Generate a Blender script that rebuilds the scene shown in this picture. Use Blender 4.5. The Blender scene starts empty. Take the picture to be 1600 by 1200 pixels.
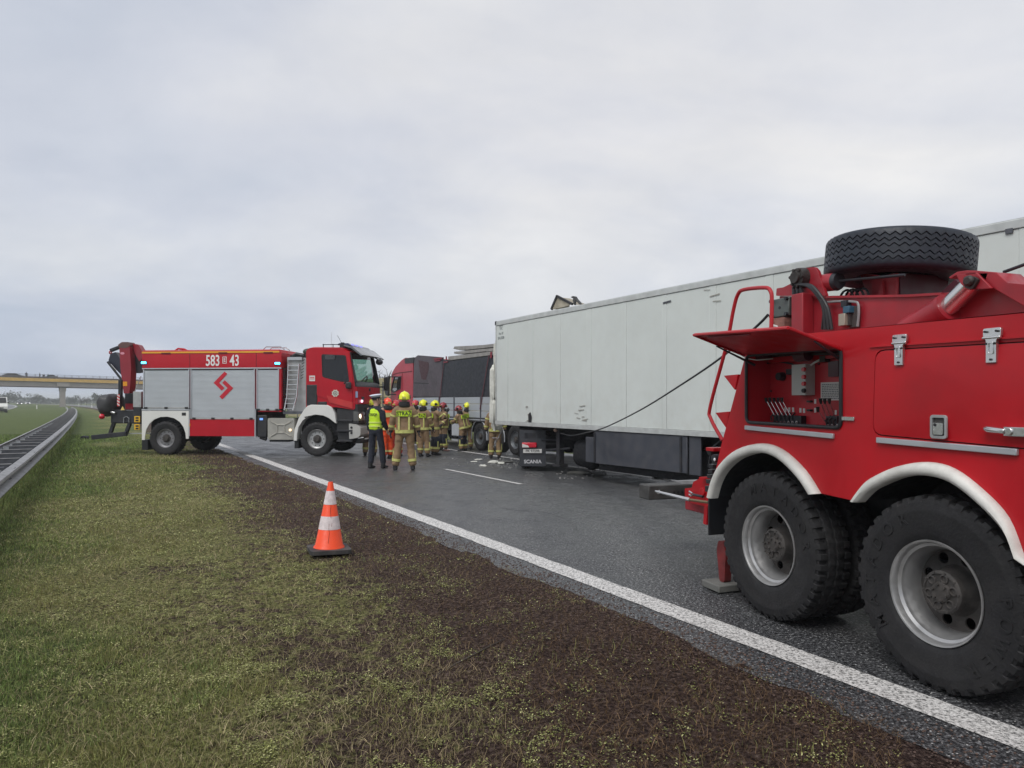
import bpy, bmesh, math, random
import numpy as np
from mathutils import Vector, Matrix, Euler
from mathutils.geometry import tessellate_polygon
random.seed(11); RNG = np.random.default_rng(5)
S = bpy.context.scene; COL = S.collection; PI = math.pi
R = math.radians
# ------------------------------------------------------------------ camera
FOC, EYE, HOR = 1115.0, 1.65, 626.0          # focal length in photo pixels, eye height, horizon row
cam = bpy.data.cameras.new('camera'); camo = bpy.data.objects.new('camera', cam); COL.objects.link(camo)
camo.location = (0, 0, EYE); camo.rotation_euler = (R(90), 0, 0)
cam.sensor_width = 36; cam.lens = 36*FOC/1600; cam.shift_y = 26/1600
cam.clip_start = .05; cam.clip_end = 9000
S.camera = camo
# ------------------------------------------------------------------ sky, sun, exposure
SUN_EL, SUN_AZ = 52, 215     # soft sun behind the clouds, behind-left of the camera
w = bpy.data.worlds.new('World'); S.world = w; w.use_nodes = True
nt = w.node_tree; nt.nodes.clear()
def N(t, ty, **kw):
    n = t.nodes.new(ty)
    for k, v in kw.items():
        if k.startswith('_'): setattr(n, k[1:], v)
        else: n.inputs[k.replace('__', ' ')].default_value = v
    return n
def ramp(t, pts, fac):
    n = t.nodes.new('ShaderNodeValToRGB'); e = n.color_ramp.elements
    while len(e) < len(pts): e.new(.5)
    for i, (p, c) in enumerate(pts):
        e[i].position = p; e[i].color = c if len(c) == 4 else (*c, 1)
    t.links.new(fac, n.inputs[0]); return n
out = N(nt, 'ShaderNodeOutputWorld')
sky = N(nt, 'ShaderNodeTexSky', _sky_type='NISHITA', _sun_disc=False, _sun_elevation=R(SUN_EL), _sun_rotation=R(SUN_AZ), _dust_density=3.0)
bg1 = N(nt, 'ShaderNodeBackground', Strength=.09); nt.links.new(sky.outputs[0], bg1.inputs[0])
tc = N(nt, 'ShaderNodeTexCoord')
sep = N(nt, 'ShaderNodeSeparateXYZ'); nt.links.new(tc.outputs['Generated'], sep.inputs[0])
zz = N(nt, 'ShaderNodeMath', _operation='ADD'); zz.inputs[1].default_value = .22; nt.links.new(sep.outputs['Z'], zz.inputs[0])
zm = N(nt, 'ShaderNodeMath', _operation='MAXIMUM'); zm.inputs[1].default_value = .1; nt.links.new(zz.outputs[0], zm.inputs[0])
vx = N(nt, 'ShaderNodeMath', _operation='DIVIDE'); nt.links.new(sep.outputs['X'], vx.inputs[0]); nt.links.new(zm.outputs[0], vx.inputs[1])
vy = N(nt, 'ShaderNodeMath', _operation='DIVIDE'); nt.links.new(sep.outputs['Y'], vy.inputs[0]); nt.links.new(zm.outputs[0], vy.inputs[1])
cv = N(nt, 'ShaderNodeCombineXYZ'); nt.links.new(vx.outputs[0], cv.inputs[0]); nt.links.new(vy.outputs[0], cv.inputs[1])
n1 = N(nt, 'ShaderNodeTexNoise', Scale=.55, Detail=7.0, Roughness=.5, Distortion=.5); nt.links.new(cv.outputs[0], n1.inputs['Vector'])
n2 = N(nt, 'ShaderNodeTexNoise', Scale=1.7, Detail=7.0, Roughness=.6, Distortion=.3); nt.links.new(cv.outputs[0], n2.inputs['Vector'])
r1 = ramp(nt, [(.32, (.49, .53, .60)), (.45, (.58, .60, .65)), (.56, (.695, .695, .70)), (.70, (.83, .825, .815))], n1.outputs[0])
r2 = ramp(nt, [(.32, (.915, .925, .945)), (.66, (1.06, 1.055, 1.045))], n2.outputs[0])
mx = N(nt, 'ShaderNodeMix', _data_type='RGBA', _blend_type='MULTIPLY'); mx.inputs[0].default_value = 1
nt.links.new(r1.outputs[0], mx.inputs[6]); nt.links.new(r2.outputs[0], mx.inputs[7])
# towards the horizon the deck of cloud turns bluer and a little darker, brighter to the right
hz = ramp(nt, [(.0, (.86, .90, .97)), (.12, (.95, .97, 1.0)), (.35, (1.03, 1.02, 1.02)), (.7, (.95, .96, .98))], sep.outputs['Z'])
mx2 = N(nt, 'ShaderNodeMix', _data_type='RGBA', _blend_type='MULTIPLY'); mx2.inputs[0].default_value = 1
nt.links.new(mx.outputs[2], mx2.inputs[6]); nt.links.new(hz.outputs[0], mx2.inputs[7])
xr = N(nt, 'ShaderNodeMapRange'); xr.inputs[1].default_value = -1; xr.inputs[2].default_value = 1
nt.links.new(sep.outputs['X'], xr.inputs[0])
rx = ramp(nt, [(.2, (.93, .95, .975)), (.55, (1.0, 1.0, 1.0)), (.85, (1.10, 1.09, 1.06))], xr.outputs[0])
mx3 = N(nt, 'ShaderNodeMix', _data_type='RGBA', _blend_type='MULTIPLY'); mx3.inputs[0].default_value = 1
nt.links.new(mx2.outputs[2], mx3.inputs[6]); nt.links.new(rx.outputs[0], mx3.inputs[7])
bg2 = N(nt, 'ShaderNodeBackground', Strength=.90); nt.links.new(mx3.outputs[2], bg2.inputs[0])
ms = N(nt, 'ShaderNodeMixShader', Fac=.95); nt.links.new(bg1.outputs[0], ms.inputs[1]); nt.links.new(bg2.outputs[0], ms.inputs[2])
nt.links.new(ms.outputs[0], out.inputs[0])
sl = bpy.data.lights.new('sun', 'SUN'); sl.energy = 1.5; sl.angle = R(35); sl.color = (1, .98, .95)
so = bpy.data.objects.new('sun', sl); COL.objects.link(so)
so.rotation_euler = (R(90-SUN_EL), 0, R(-35)); so.location = (-8, -10, 30)
vs = S.view_settings; vs.view_transform = 'Standard'; vs.look = 'None'; vs.exposure = 0.38; vs.gamma = 1; vs.use_curve_mapping = False
S.cycles.max_bounces = 6; S.cycles.transparent_max_bounces = 12; S.cycles.volume_bounces = 1
# ------------------------------------------------------------------ materials
MATS = {}
def mat(name, col, rough=.5, metal=0, var=.12, vs=3., bump=0., bs=60., coat=0., dust=0., dcol=(.16, .14, .12), spec=.5, det=5., emit=None, es=1.):
    if name in MATS: return MATS[name]
    m = bpy.data.materials.new(name); m.use_nodes = True; t = m.node_tree; L = t.links.new
    b = t.nodes['Principled BSDF']
    b.inputs['Roughness'].default_value = rough; b.inputs['Metallic'].default_value = metal
    b.inputs['Coat Weight'].default_value = coat; b.inputs['Coat Roughness'].default_value = .12
    b.inputs['Specular IOR Level'].default_value = spec
    tc = N(t, 'ShaderNodeTexCoord'); V = tc.outputs['Object']
    n = N(t, 'ShaderNodeTexNoise', Scale=vs, Detail=det, Roughness=.6); L(V, n.inputs['Vector'])
    c = Vector(col)
    rp = ramp(t, [(.3, tuple(c*(1-var))), (.7, tuple(min(1, q*(1+var)) for q in c))], n.outputs[0])
    co = rp.outputs[0]
    if dust:
        g = N(t, 'ShaderNodeNewGeometry'); s = N(t, 'ShaderNodeSeparateXYZ'); L(g.outputs['Position'], s.inputs[0])
        mr = N(t, 'ShaderNodeMapRange'); mr.inputs[1].default_value = 0; mr.inputs[2].default_value = 2.2; mr.inputs[3].default_value = 1; mr.inputs[4].default_value = .25
        L(s.outputs['Z'], mr.inputs[0])
        nn = N(t, 'ShaderNodeTexNoise', Scale=4., Detail=8., Roughness=.7); L(V, nn.inputs['Vector'])
        rr = ramp(t, [(.42, (0, 0, 0)), (.78, (1, 1, 1))], nn.outputs[0])
        mu = N(t, 'ShaderNodeMath', _operation='MULTIPLY'); L(mr.outputs[0], mu.inputs[0]); L(rr.outputs[0], mu.inputs[1])
        m3 = N(t, 'ShaderNodeMath', _operation='MULTIPLY'); L(mu.outputs[0], m3.inputs[0]); m3.inputs[1].default_value = dust
        mi = N(t, 'ShaderNodeMix', _data_type='RGBA'); L(m3.outputs[0], mi.inputs[0]); L(co, mi.inputs[6]); mi.inputs[7].default_value = (*dcol, 1)
        co = mi.outputs[2]
    L(co, b.inputs['Base Color'])
    n3 = N(t, 'ShaderNodeTexNoise', Scale=vs*4, Detail=6.); L(V, n3.inputs['Vector'])
    mr = N(t, 'ShaderNodeMapRange'); mr.inputs[1].default_value = .3; mr.inputs[2].default_value = .7
    mr.inputs[3].default_value = max(.03, rough*.8); mr.inputs[4].default_value = min(1, rough*1.25)
    L(n3.outputs[0], mr.inputs[0]); L(mr.outputs[0], b.inputs['Roughness'])
    if bump:
        nb = N(t, 'ShaderNodeTexNoise', Scale=bs, Detail=5.); L(V, nb.inputs['Vector'])
        bp = N(t, 'ShaderNodeBump', Strength=bump, Distance=.01); L(nb.outputs[0], bp.inputs['Height']); L(bp.outputs[0], b.inputs['Normal'])
    if emit:
        b.inputs['Emission Color'].default_value = (*emit, 1); b.inputs['Emission Strength'].default_value = es
    MATS[name] = m; return m
def glass(name, tint=(.5, .62, .58), gloss=.10, rough=.02):
    if name in MATS: return MATS[name]
    m = bpy.data.materials.new(name); m.use_nodes = True; t = m.node_tree; t.nodes.clear()
    o = N(t, 'ShaderNodeOutputMaterial'); tr = N(t, 'ShaderNodeBsdfTransparent'); tr.inputs[0].default_value = (*tint, 1)
    g = N(t, 'ShaderNodeBsdfGlossy', Roughness=rough); lw = N(t, 'ShaderNodeFresnel', IOR=1.5)
    ad = N(t, 'ShaderNodeMath', _operation='ADD'); ad.inputs[1].default_value = gloss; t.links.new(lw.outputs[0], ad.inputs[0])
    mi = N(t, 'ShaderNodeMixShader'); t.links.new(ad.outputs[0], mi.inputs[0]); t.links.new(tr.outputs[0], mi.inputs[1]); t.links.new(g.outputs[0], mi.inputs[2])
    t.links.new(mi.outputs[0], o.inputs[0]); MATS[name] = m; return m
RED = mat('red_paint', (.42, .005, .016), .40, var=.10, vs=1.2, coat=.1, spec=.3, dust=.10, dcol=(.22, .07, .06))
REDW = mat('wrecker_red', (.43, .006, .013), .40, var=.16, vs=2.2, coat=.12, spec=.3, dust=.2, dcol=(.20, .05, .045), bump=.06, bs=9)
REDB = mat('boom_red', (.30, .012, .022), .46, var=.25, vs=4, coat=.1, dust=.3, dcol=(.16, .05, .05), bump=.15, bs=14)
REDT = mat('truck_red', (.38, .012, .032), .4, var=.1, coat=.2, dust=.2)
CRANE = mat('crane_red', (.25, .010, .022), .38, var=.1, coat=.3)
WHITE = mat('white_paint', (.70, .70, .67), .4, var=.07, vs=2, coat=.1, dust=.3, dcol=(.33, .31, .27))
FENDW = mat('fender_white', (.66, .65, .61), .5, var=.12, vs=9, dust=.6, dcol=(.28, .26, .23), bump=.25, bs=40)
ALU = mat('aluminium', (.50, .52, .55), .38, metal=.55, var=.08, vs=3)
ALUD = mat('aluminium_dull', (.40, .41, .41), .5, metal=.5, var=.15, vs=6)
STEEL = mat('chrome_steel', (.62, .62, .62), .22, metal=.9, var=.08, vs=10)
GALV = mat('galvanised_steel', (.29, .29, .295), .55, metal=.35, var=.25, vs=5, bump=.1, bs=30)
GALVD = mat('galvanised_dark', (.095, .10, .115), .6, metal=.3, var=.3, vs=6)
BLK = mat('black_plastic', (.018, .019, .022), .5, var=.3, vs=6, dust=.2)
BLKM = mat('black_metal', (.022, .024, .03), .45, metal=.2, var=.4, vs=6, dust=.3, bump=.2, bs=30)
DGREY = mat('dark_grey_panel', (.045, .05, .064), .5, var=.15, vs=2, dust=.3)
UNDER = mat('underbody_dark', (.008, .009, .012), .7, var=.4, vs=5)
TYRE = mat('tyre_rubber', (.010, .010, .0115), .72, var=.4, vs=7, dust=.4, dcol=(.045, .042, .038), bump=.3, bs=60)
TYRES = mat('spare_tyre_rubber', (.012, .017, .027), .5, var=.25, vs=8, bump=.15, bs=50)
RIM = mat('rim_silver', (.44, .44, .44), .38, metal=.7, var=.2, vs=8, dust=.5, dcol=(.10, .09, .08))
RIMD = mat('rim_dirty', (.05, .047, .045), .7, var=.4, vs=14, bump=.4, bs=40, dust=.5, dcol=(.085, .065, .052))
GUM = mat('rubber_seal', (.012, .013, .016), .5, var=.2)
REEF = mat('trailer_white', (.60, .635, .61), .42, var=.05, vs=.8, dust=.55, dcol=(.44, .42, .36), bump=.03, bs=2.5)
REEFR = mat('trailer_rail', (.50, .52, .51), .45, metal=.2, var=.12, vs=6, dust=.3)
CONC = mat('concrete', (.27, .26, .245), .85, var=.2, vs=5, bump=.4, bs=30)
ORANGE = mat('cone_orange', (.85, .07, .012), .45, var=.06, vs=8)
REFL = mat('reflective_white', (.72, .68, .68), .4, var=.12, vs=25)
YEL = mat('helmet_yellow', (.78, .80, .02), .3, var=.05, coat=.3)
HRED = mat('helmet_red', (.55, .035, .045), .35, var=.1, coat=.3)
KHAKI = mat('fire_suit_khaki', (.235, .155, .085), .85, var=.22, vs=7, bump=.6, bs=25)
LIME = mat('reflective_lime', (.50, .50, .16), .5, var=.15, vs=15)
LIMEB = mat('vest_lime', (.55, .80, .02), .6, var=.1, vs=8, bump=.4, bs=20)
NAVY = mat('navy_cloth', (.012, .015, .026), .8, var=.3, vs=8, bump=.4, bs=25)
OSUIT = mat('orange_suit', (.75, .075, .012), .75, var=.15, vs=7, bump=.5, bs=22)
SKIN = mat('skin', (.50, .30, .22), .55, var=.08)
BLKC = mat('black_cloth', (.02, .02, .022), .85, var=.2)
CAPW = mat('cap_white', (.62, .66, .75), .6, var=.05)
BLUEL = mat('blue_light', (.05, .35, .8), .2, emit=(.05, .55, 1.0), es=7)
PINKL = mat('marker_light', (.9, .7, .9), .2, emit=(.95, .75, 1.0), es=1.5)
AMBER = mat('amber', (.75, .30, .01), .4, var=.05)
PYEL = mat('plate_yellow', (.72, .42, .02), .5, var=.08)
STRIPEY = mat('stripe_yellow', (.75, .36, .03), .4, var=.05)
LAMPR = mat('tail_lamp_red', (.55, .01, .03), .2, coat=.5)
LAMPW = mat('lamp_white', (.75, .75, .75), .15, coat=.5)
PAPER = mat('paper_white', (.62, .62, .60), .6, var=.06)
INK = mat('ink_black', (.015, .015, .018), .6)
INKG = mat('ink_grey', (.16, .18, .18), .6)
LETW = mat('letter_white', (.75, .75, .75), .5)
GLD = glass('dark_window', (.13, .17, .17), .03); GLG = glass('green_window', (.62, .78, .72), .04); GLP = glass('pale_window', (.5, .62, .58), .32)
TARP = mat('dark_tarp', (.016, .019, .027), .55, var=.25, vs=2.5, bump=.3, bs=4)
TARPB = mat('brown_tarp', (.058, .045, .055), .45, var=.3, vs=2, bump=.3, bs=5)
SEAT = mat('seat_cloth', (.04, .04, .045), .8)
YBEAM = mat('bridge_yellow', (.60, .38, .10), .6, var=.15, vs=1.5)
BCONC = mat('bridge_concrete', (.36, .33, .31), .8, var=.1, vs=.5)
BDARK = mat('bridge_dark', (.10, .08, .08), .8)
BARK = mat('bark', (.06, .05, .042), .9, var=.3)
LEAFG = mat('tree_foliage', (.045, .055, .035), .8, var=.4, vs=.4)
BARR1 = mat('barrier_olive', (.26, .235, .115), .7, var=.15, vs=2); BARR2 = mat('barrier_tan', (.34, .30, .17), .7, var=.15, vs=2)
FOAM = mat('foam_white', (.66, .66, .60), .8, var=.15, vs=8, bump=.6, bs=12)
COVER = mat('grey_cover', (.042, .042, .045), .55, var=.4, vs=4, bump=1., bs=5)
# ------------------------------------------------------------------ mesh builder
class MB:
    def __init__(s): s.v = []; s.f = []
    def add(s, vs, fs):
        o = len(s.v); s.v += [tuple(q) for q in vs]; s.f += [tuple(i+o for i in f) for f in fs]; return s
    def box(s, x0, x1, y0, y1, z0, z1):
        return s.add([(x, y, z) for x in (x0, x1) for y in (y0, y1) for z in (z0, z1)],
                     [(0, 1, 3, 2), (4, 6, 7, 5), (0, 4, 5, 1), (2, 3, 7, 6), (0, 2, 6, 4), (1, 5, 7, 3)])
    def obox(s, c, sz, rot=(0, 0, 0)):
        m = Euler([R(a) for a in rot]).to_matrix(); h = [q/2 for q in sz]; c = Vector(c)
        return s.add([c + m @ Vector((x*h[0], y*h[1], z*h[2])) for x in (-1, 1) for y in (-1, 1) for z in (-1, 1)],
                     [(0, 1, 3, 2), (4, 6, 7, 5), (0, 4, 5, 1), (2, 3, 7, 6), (0, 2, 6, 4), (1, 5, 7, 3)])
    def beam(s, a, b, wd, ht, up=(0, 0, 1)):
        a = Vector(a); b = Vector(b); d = (b-a).normalized(); u = Vector(up)
        sd = d.cross(u).normalized()*wd/2; u = sd.cross(d).normalized()*ht/2
        vs = [p + q*sd + r*u for p in (a, b) for q in (-1, 1) for r in (-1, 1)]
        return s.add(vs, [(0, 1, 3, 2), (4, 6, 7, 5), (0, 4, 5, 1), (2, 3, 7, 6), (0, 2, 6, 4), (1, 5, 7, 3)])
    def ring(s, c, d, r, n, ref=None, ry=None):
        d = Vector(d).normalized(); ref = Vector(ref) if ref else (Vector((1, 0, 0)) if abs(d.x) < .9 else Vector((0, 1, 0)))
        a = (ref - d*ref.dot(d)).normalized(); b = d.cross(a); ry = ry if ry is not None else r
        return [Vector(c) + a*math.cos(2*PI*i/n)*r + b*math.sin(2*PI*i/n)*ry for i in range(n)]
    def loft(s, rings, caps=True, closed=False):
        n = len(rings[0]); k = len(rings); vs = [v for r in rings for v in r]; fs = []
        for j in range(k if closed else k-1):
            a = j*n; b = ((j+1) % k)*n
            for i in range(n): fs.append((a+i, a+(i+1) % n, b+(i+1) % n, b+i))
        if caps and not closed: fs += [tuple(range(n-1, -1, -1)), tuple(range((k-1)*n, k*n))]
        return s.add(vs, fs)
    def cyl(s, a, b, r, r2=None, n=16):
        a = Vector(a); b = Vector(b); return s.loft([s.ring(a, b-a, r, n), s.ring(b, b-a, r if r2 is None else r2, n)])
    def tube(s, pts, r, n=8, caps=True):
        P = [Vector(p) for p in pts]; rings = []; ref = None
        for i, p in enumerate(P):
            d = (P[min(i+1, len(P)-1)] - P[max(i-1, 0)]).normalized()
            if ref is None: ref = Vector((0, 0, 1)) if abs(d.z) < .9 else Vector((1, 0, 0))
            a = (ref - d*ref.dot(d)).normalized(); ref = a
            rr = r[i] if isinstance(r, (list, tuple)) else r
            rings.append(s.ring(p, d, rr, n, a))
        return s.loft(rings, caps)
    def lathe(s, prof, c=(0, 0, 0), axis='y', n=32, sc=(1, 1, 1), closed=False, a0=0, a1=2*PI):
        full = abs(a1-a0-2*PI) < 1e-6; vs = []; k = len(prof); m = n if full else n+1
        for i in range(m):
            t = a0+(a1-a0)*i/n
            for r, h in prof:
                q = (r*math.cos(t), h, r*math.sin(t)) if axis == 'y' else ((r*math.cos(t), r*math.sin(t), h) if axis == 'z' else (h, r*math.cos(t), r*math.sin(t)))
                vs.append((c[0]+q[0]*sc[0], c[1]+q[1]*sc[1], c[2]+q[2]*sc[2]))
        fs = []
        for i in range(m if full else n):
            j = (i+1) % m
            for q in range(k if closed else k-1): fs.append((i*k+q, i*k+(q+1) % k, j*k+(q+1) % k, j*k+q))
        return s.add(vs, fs)
    def plate(s, loops, y0, y1, T=None):
        """extruded outline (first loop) with holes (other loops), drawn in x,z between y0 and y1; T maps (x,y,z)"""
        T = T or (lambda x, y, z: (x, y, z)); flat = [p for l in loops for p in l]
        tri = tessellate_polygon([[Vector((p[0], p[1], 0)) for p in l] for l in loops]); n = len(flat)
        vs = [T(p[0], y0, p[1]) for p in flat] + [T(p[0], y1, p[1]) for p in flat]
        fs = [tuple(t) for t in tri] + [tuple(i+n for i in reversed(t)) for t in tri]; o = 0
        for l in loops:
            k = len(l)
            for i in range(k):
                a, b = o+i, o+(i+1) % k; fs.append((a, b, b+n, a+n))
            o += k
        return s.add(vs, fs)
    def sphere(s, c, r, sc=(1, 1, 1), n=14, h0=-90, h1=90):
        k = max(4, n//2); return s.lathe([(r*math.cos(R(h0+(h1-h0)*i/k)), r*math.sin(R(h0+(h1-h0)*i/k))) for i in range(k+1)], c, 'z', n, sc)
    def xf(s, M):
        s.v = [tuple(M @ Vector(q)) for q in s.v]; return s
    def mesh(s, name, smooth=35):
        me = bpy.data.meshes.new(name); me.from_pydata(s.v, [], s.f)
        bm = bmesh.new(); bm.from_mesh(me); bmesh.ops.remove_doubles(bm, verts=bm.verts, dist=1e-5)
        bmesh.ops.recalc_face_normals(bm, faces=bm.faces); bm.to_mesh(me); bm.free()
        if smooth:
            me.polygons.foreach_set('use_smooth', [True]*len(me.polygons)); me.set_sharp_from_angle(angle=R(smooth))
        return me
    def build(s, name, m, parent=None, smooth=35, bevel=0, seg=2, loc=None, rot=None):
        me = s.mesh(name, smooth); me.materials.append(m)
        return place(name, me, parent, bevel, seg, loc, rot)
def place(name, me, parent=None, bevel=0, seg=2, loc=None, rot=None):
    o = bpy.data.objects.new(name, me); COL.objects.link(o)
    if parent: o.parent = parent
    if loc: o.location = loc
    if rot: o.rotation_euler = rot
    if bevel:
        b = o.modifiers.new('bevel', 'BEVEL'); b.width = bevel; b.segments = seg; b.limit_method = 'ANGLE'; b.angle_limit = R(40)
        b.harden_normals = False
    return o
def tag(o, label=None, cat=None, group=None, kind=None):
    for k, v in (('label', label), ('category', cat), ('group', group), ('kind', kind)):
        if v: o[k] = v
    return o
def empty(name, loc, rz=0, parent=None, **kw):
    o = bpy.data.objects.new(name, None); COL.objects.link(o); o.location = loc; o.rotation_euler = (0, 0, rz); o.empty_display_size = .1
    if parent: o.parent = parent
    return tag(o, **kw)
def copy_tree(o, parent=None, **kw):
    c = o.copy(); COL.objects.link(c)
    if parent: c.parent = parent
    for ch in [q for q in o.children]: copy_tree(ch, c)
    return tag(c, **kw)
def rrect(x0, x1, z0, z1, r=.05, n=5, sk=0):
    P = []
    for cx, cz, a in ((x1-r, z1-r, 0), (x0+r, z1-r, 90), (x0+r, z0+r, 180), (x1-r, z0+r, 270)):
        for i in range(n+1):
            t = R(a+90*i/n); P.append((cx+r*math.cos(t), cz+r*math.sin(t)))
    return P
def rpoly(pts, r=.03, n=4):
    """polygon with rounded corners"""
    P = []; k = len(pts)
    for i in range(k):
        a, b, c = Vector(pts[i-1]), Vector(pts[i]), Vector(pts[(i+1) % k])
        u = (a-b); v = (c-b); d = min(r, u.length*.45, v.length*.45); u.normalize(); v.normalize()
        p, q = b+u*d, b+v*d
        for j in range(n+1):
            t = j/n; P.append(tuple(p*(1-t)**2 + b*2*t*(1-t) + q*t*t))
    return P
def circ(cx, cz, r, n=24, rz=None, a0=0):
    return [(cx+r*math.cos(2*PI*i/n+a0), cz+(rz or r)*math.sin(2*PI*i/n+a0)) for i in range(n)]
def catmull(pts, k=5):
    P = [Vector(p) for p in pts]; o = []
    for i in range(len(P)-1):
        a, b, c, d = P[max(i-1, 0)], P[i], P[i+1], P[min(i+2, len(P)-1)]
        for j in range(k):
            t = j/k; o.append(.5*((2*b) + (c-a)*t + (2*a-5*b+4*c-d)*t*t + (3*b-a-3*c+d)*t**3))
    return o + [P[-1]]
TXT = {}
def text(m, s, size, M, extrude=.002, bold=0., sx=1., spacing=1.):
    """adds lettering to builder m; text lies in local x (right) / z (up), centred, facing -y, mapped by matrix M"""
    key = (s, bold, spacing)
    if key not in TXT:
        c = bpy.data.curves.new('lettering', 'FONT'); c.body = s; c.size = 1; c.align_x = 'CENTER'; c.align_y = 'CENTER'; c.offset = bold; c.space_character = spacing
        c.resolution_u = 3
        o = bpy.data.objects.new('lettering', c); COL.objects.link(o); bpy.context.view_layer.update()
        me = bpy.data.meshes.new_from_object(o.evaluated_get(bpy.context.evaluated_depsgraph_get()))
        TXT[key] = ([tuple(v.co) for v in me.vertices], [tuple(p.vertices) for p in me.polygons])
        bpy.data.objects.remove(o); bpy.data.curves.remove(c); bpy.data.meshes.remove(me)
    V, F = TXT[key]; n = len(V); vs = []
    for y in (-extrude, 0):
        for v in V: vs.append(M @ Vector((v[0]*size*sx, y, v[1]*size)))
    fs = [f for f in F] + [tuple(i+n for i in reversed(f)) for f in F]
    ec = {}
    for f in F:
        for i in range(len(f)):
            e = (f[i], f[(i+1) % len(f)]); ec[tuple(sorted(e))] = ec.get(tuple(sorted(e)), 0)+1
    for (a, b), k in ec.items():
        if k == 1: fs.append((a, b, b+n, a+n))
    m.add(vs, fs); return m
def T3(x, y, z, rz=0, ry=0, rx=0): return Matrix.Translation((x, y, z)) @ Euler((rx, ry, rz)).to_matrix().to_4x4()
# ------------------------------------------------------------------ road geometry: s metres along, t metres to the right of the edge line
BASE = Vector((1.72, 4.79)); DIR = Vector((-.4955, .8686)); NRM = Vector((.8686, .4955))
def road(s, t, z=0.):
    c = -max(s, 0)**2/5600
    p = BASE + DIR*s + NRM*(t+c); return (p.x, p.y, z)
def st(x, y):
    d = Vector((x, y))-BASE; s = d.dot(DIR); return s, d.dot(NRM)+max(s, 0)**2/5600
def gz(x, y):
    s, t = st(x, y)
    return -.035*min(max(t-2, 0), 9.5)
class Frame:
    """a vehicle's own frame: x along it (towards the camera end), y away from the visible side, z up"""
    def __init__(s, px, py, ang, half, z=0.):
        s.f = Vector((math.sin(ang), -math.cos(ang))); s.l = Vector((-s.f.y, s.f.x)); s.z = z
        s.o = Vector((px, py)) + s.l*half; s.rz = math.atan2(s.f.y, s.f.x)
    def at(s, px, py, y):
        u = (px-800)/FOC; b = s.o+s.l*y; det = -s.f.x+u*s.f.y
        x = (b.x-u*b.y)/det; t = b.y+x*s.f.y
        return (x, EYE-(py-HOR)/FOC*t-s.z)
    def pts(s, L, y): return [s.at(a, b, y) for a, b in L]
    def root(s, name, **kw): return empty(name, (s.o.x, s.o.y, s.z), s.rz, **kw)
# ================================================================== SETTING
def vnoise(x, y, sc, seed=0):
    r = np.random.default_rng(seed); g = r.random((128, 128)); X = x*sc; Y = y*sc
    xi = np.floor(X).astype(int); yi = np.floor(Y).astype(int); fx = X-xi; fy = Y-yi
    fx = fx*fx*(3-2*fx); fy = fy*fy*(3-2*fy); a = g[xi % 128, yi % 128]; b = g[(xi+1) % 128, yi % 128]; c = g[xi % 128, (yi+1) % 128]; d = g[(xi+1) % 128, (yi+1) % 128]
    return a*(1-fx)*(1-fy)+b*fx*(1-fy)+c*(1-fx)*fy+d*fx*fy
def fbm(x, y, sc, seed=0, o=4):
    s = 0; a = .5; q = 0
    for i in range(o): s = s+a*vnoise(x, y, sc*2**i, seed+i); q += a; a *= .55
    return s/q
def green(s, t):
    """0 bare dark soil .. 1 full grass, on the verge left of the edge line"""
    base = np.interp(t, [-60, -4.6, -3.8, -3.0, -2.2, -1.5, -.8, -.45], [1, .97, .86, .72, .50, .10, .02, .16])
    far = np.clip((s-5)/14, 0, 1)
    base = base+far*np.interp(t, [-60, -4, -1.7, -.9, -.4], [0, .1, .36, .22, .02])
    base = base-np.clip((3-s)/4, 0, 1)*np.interp(t, [-3.4, -2.7, -1.4], [0, .34, .30])
    n = fbm(s, t, .9, 3, 5)-.5; n2 = fbm(s*.6, t*1.6, .35, 9, 3)-.5
    return np.clip(base+(n*.95+n2*.5)*np.interp(t, [-2.6, -1.6, -.9], [1, .6, .45]), 0, 1)
def lush(s, t):
    return np.clip(np.interp(t, [-60, -5.0, -4.3, -3.5, -2.4, -1], [1, .93, .62, .22, .06, 0])+(fbm(s, t, .5, 21, 4)-.5)*1.5+np.clip((s-10)/20, 0, .5), 0, 1)
# --- ground sheet, in road coordinates, one mesh to the horizon
sl_ = np.concatenate([np.linspace(-60, -6, 10)[:-1], np.arange(-6, 24, .13), np.arange(24, 80, 2.), np.arange(80, 400, 12.), np.array([420, 500, 650, 900, 1300, 2000, 3200])])
tl_ = np.concatenate([np.array([-3000, -1500, -700, -300, -120, -60, -40, -32, -27.5, -26.5, -15.1, -14.6]), np.arange(-14, -5.8, .5), np.arange(-5.6, -.62, .085), np.arange(-.62, -.15, .03), np.array([0, 11.1, 11.6, 13, 16, 22, 40, 80, 200, 600, 1500, 3000])])
SS, TT = np.meshgrid(sl_, tl_, indexing='ij')
cc = -np.minimum(np.maximum(SS, 0), 700)**2/5600
PX = BASE.x+DIR.x*SS+NRM.x*(TT+cc); PY = BASE.y+DIR.y*SS+NRM.y*(TT+cc)
ZG = np.interp(TT, [-3000, -27, -15, -14.4, -5, -.42, -.26, 0, 11.2, 11.8, 16, 3000], [-.5, -.45, -.05, 0, 0, .002, -.014, -.03, -.36, -.36, -.6, -.6])
ver = (TT < -.20) & (TT > -14.2)
bumpz = (fbm(SS, TT, 1.3, 40, 5)-.5)*.07+(fbm(SS, TT, 6, 50, 3)-.5)*.03
ZG = ZG+np.where(ver, bumpz*np.clip((-.20-TT)/.6, 0, 1), 0)
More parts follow.
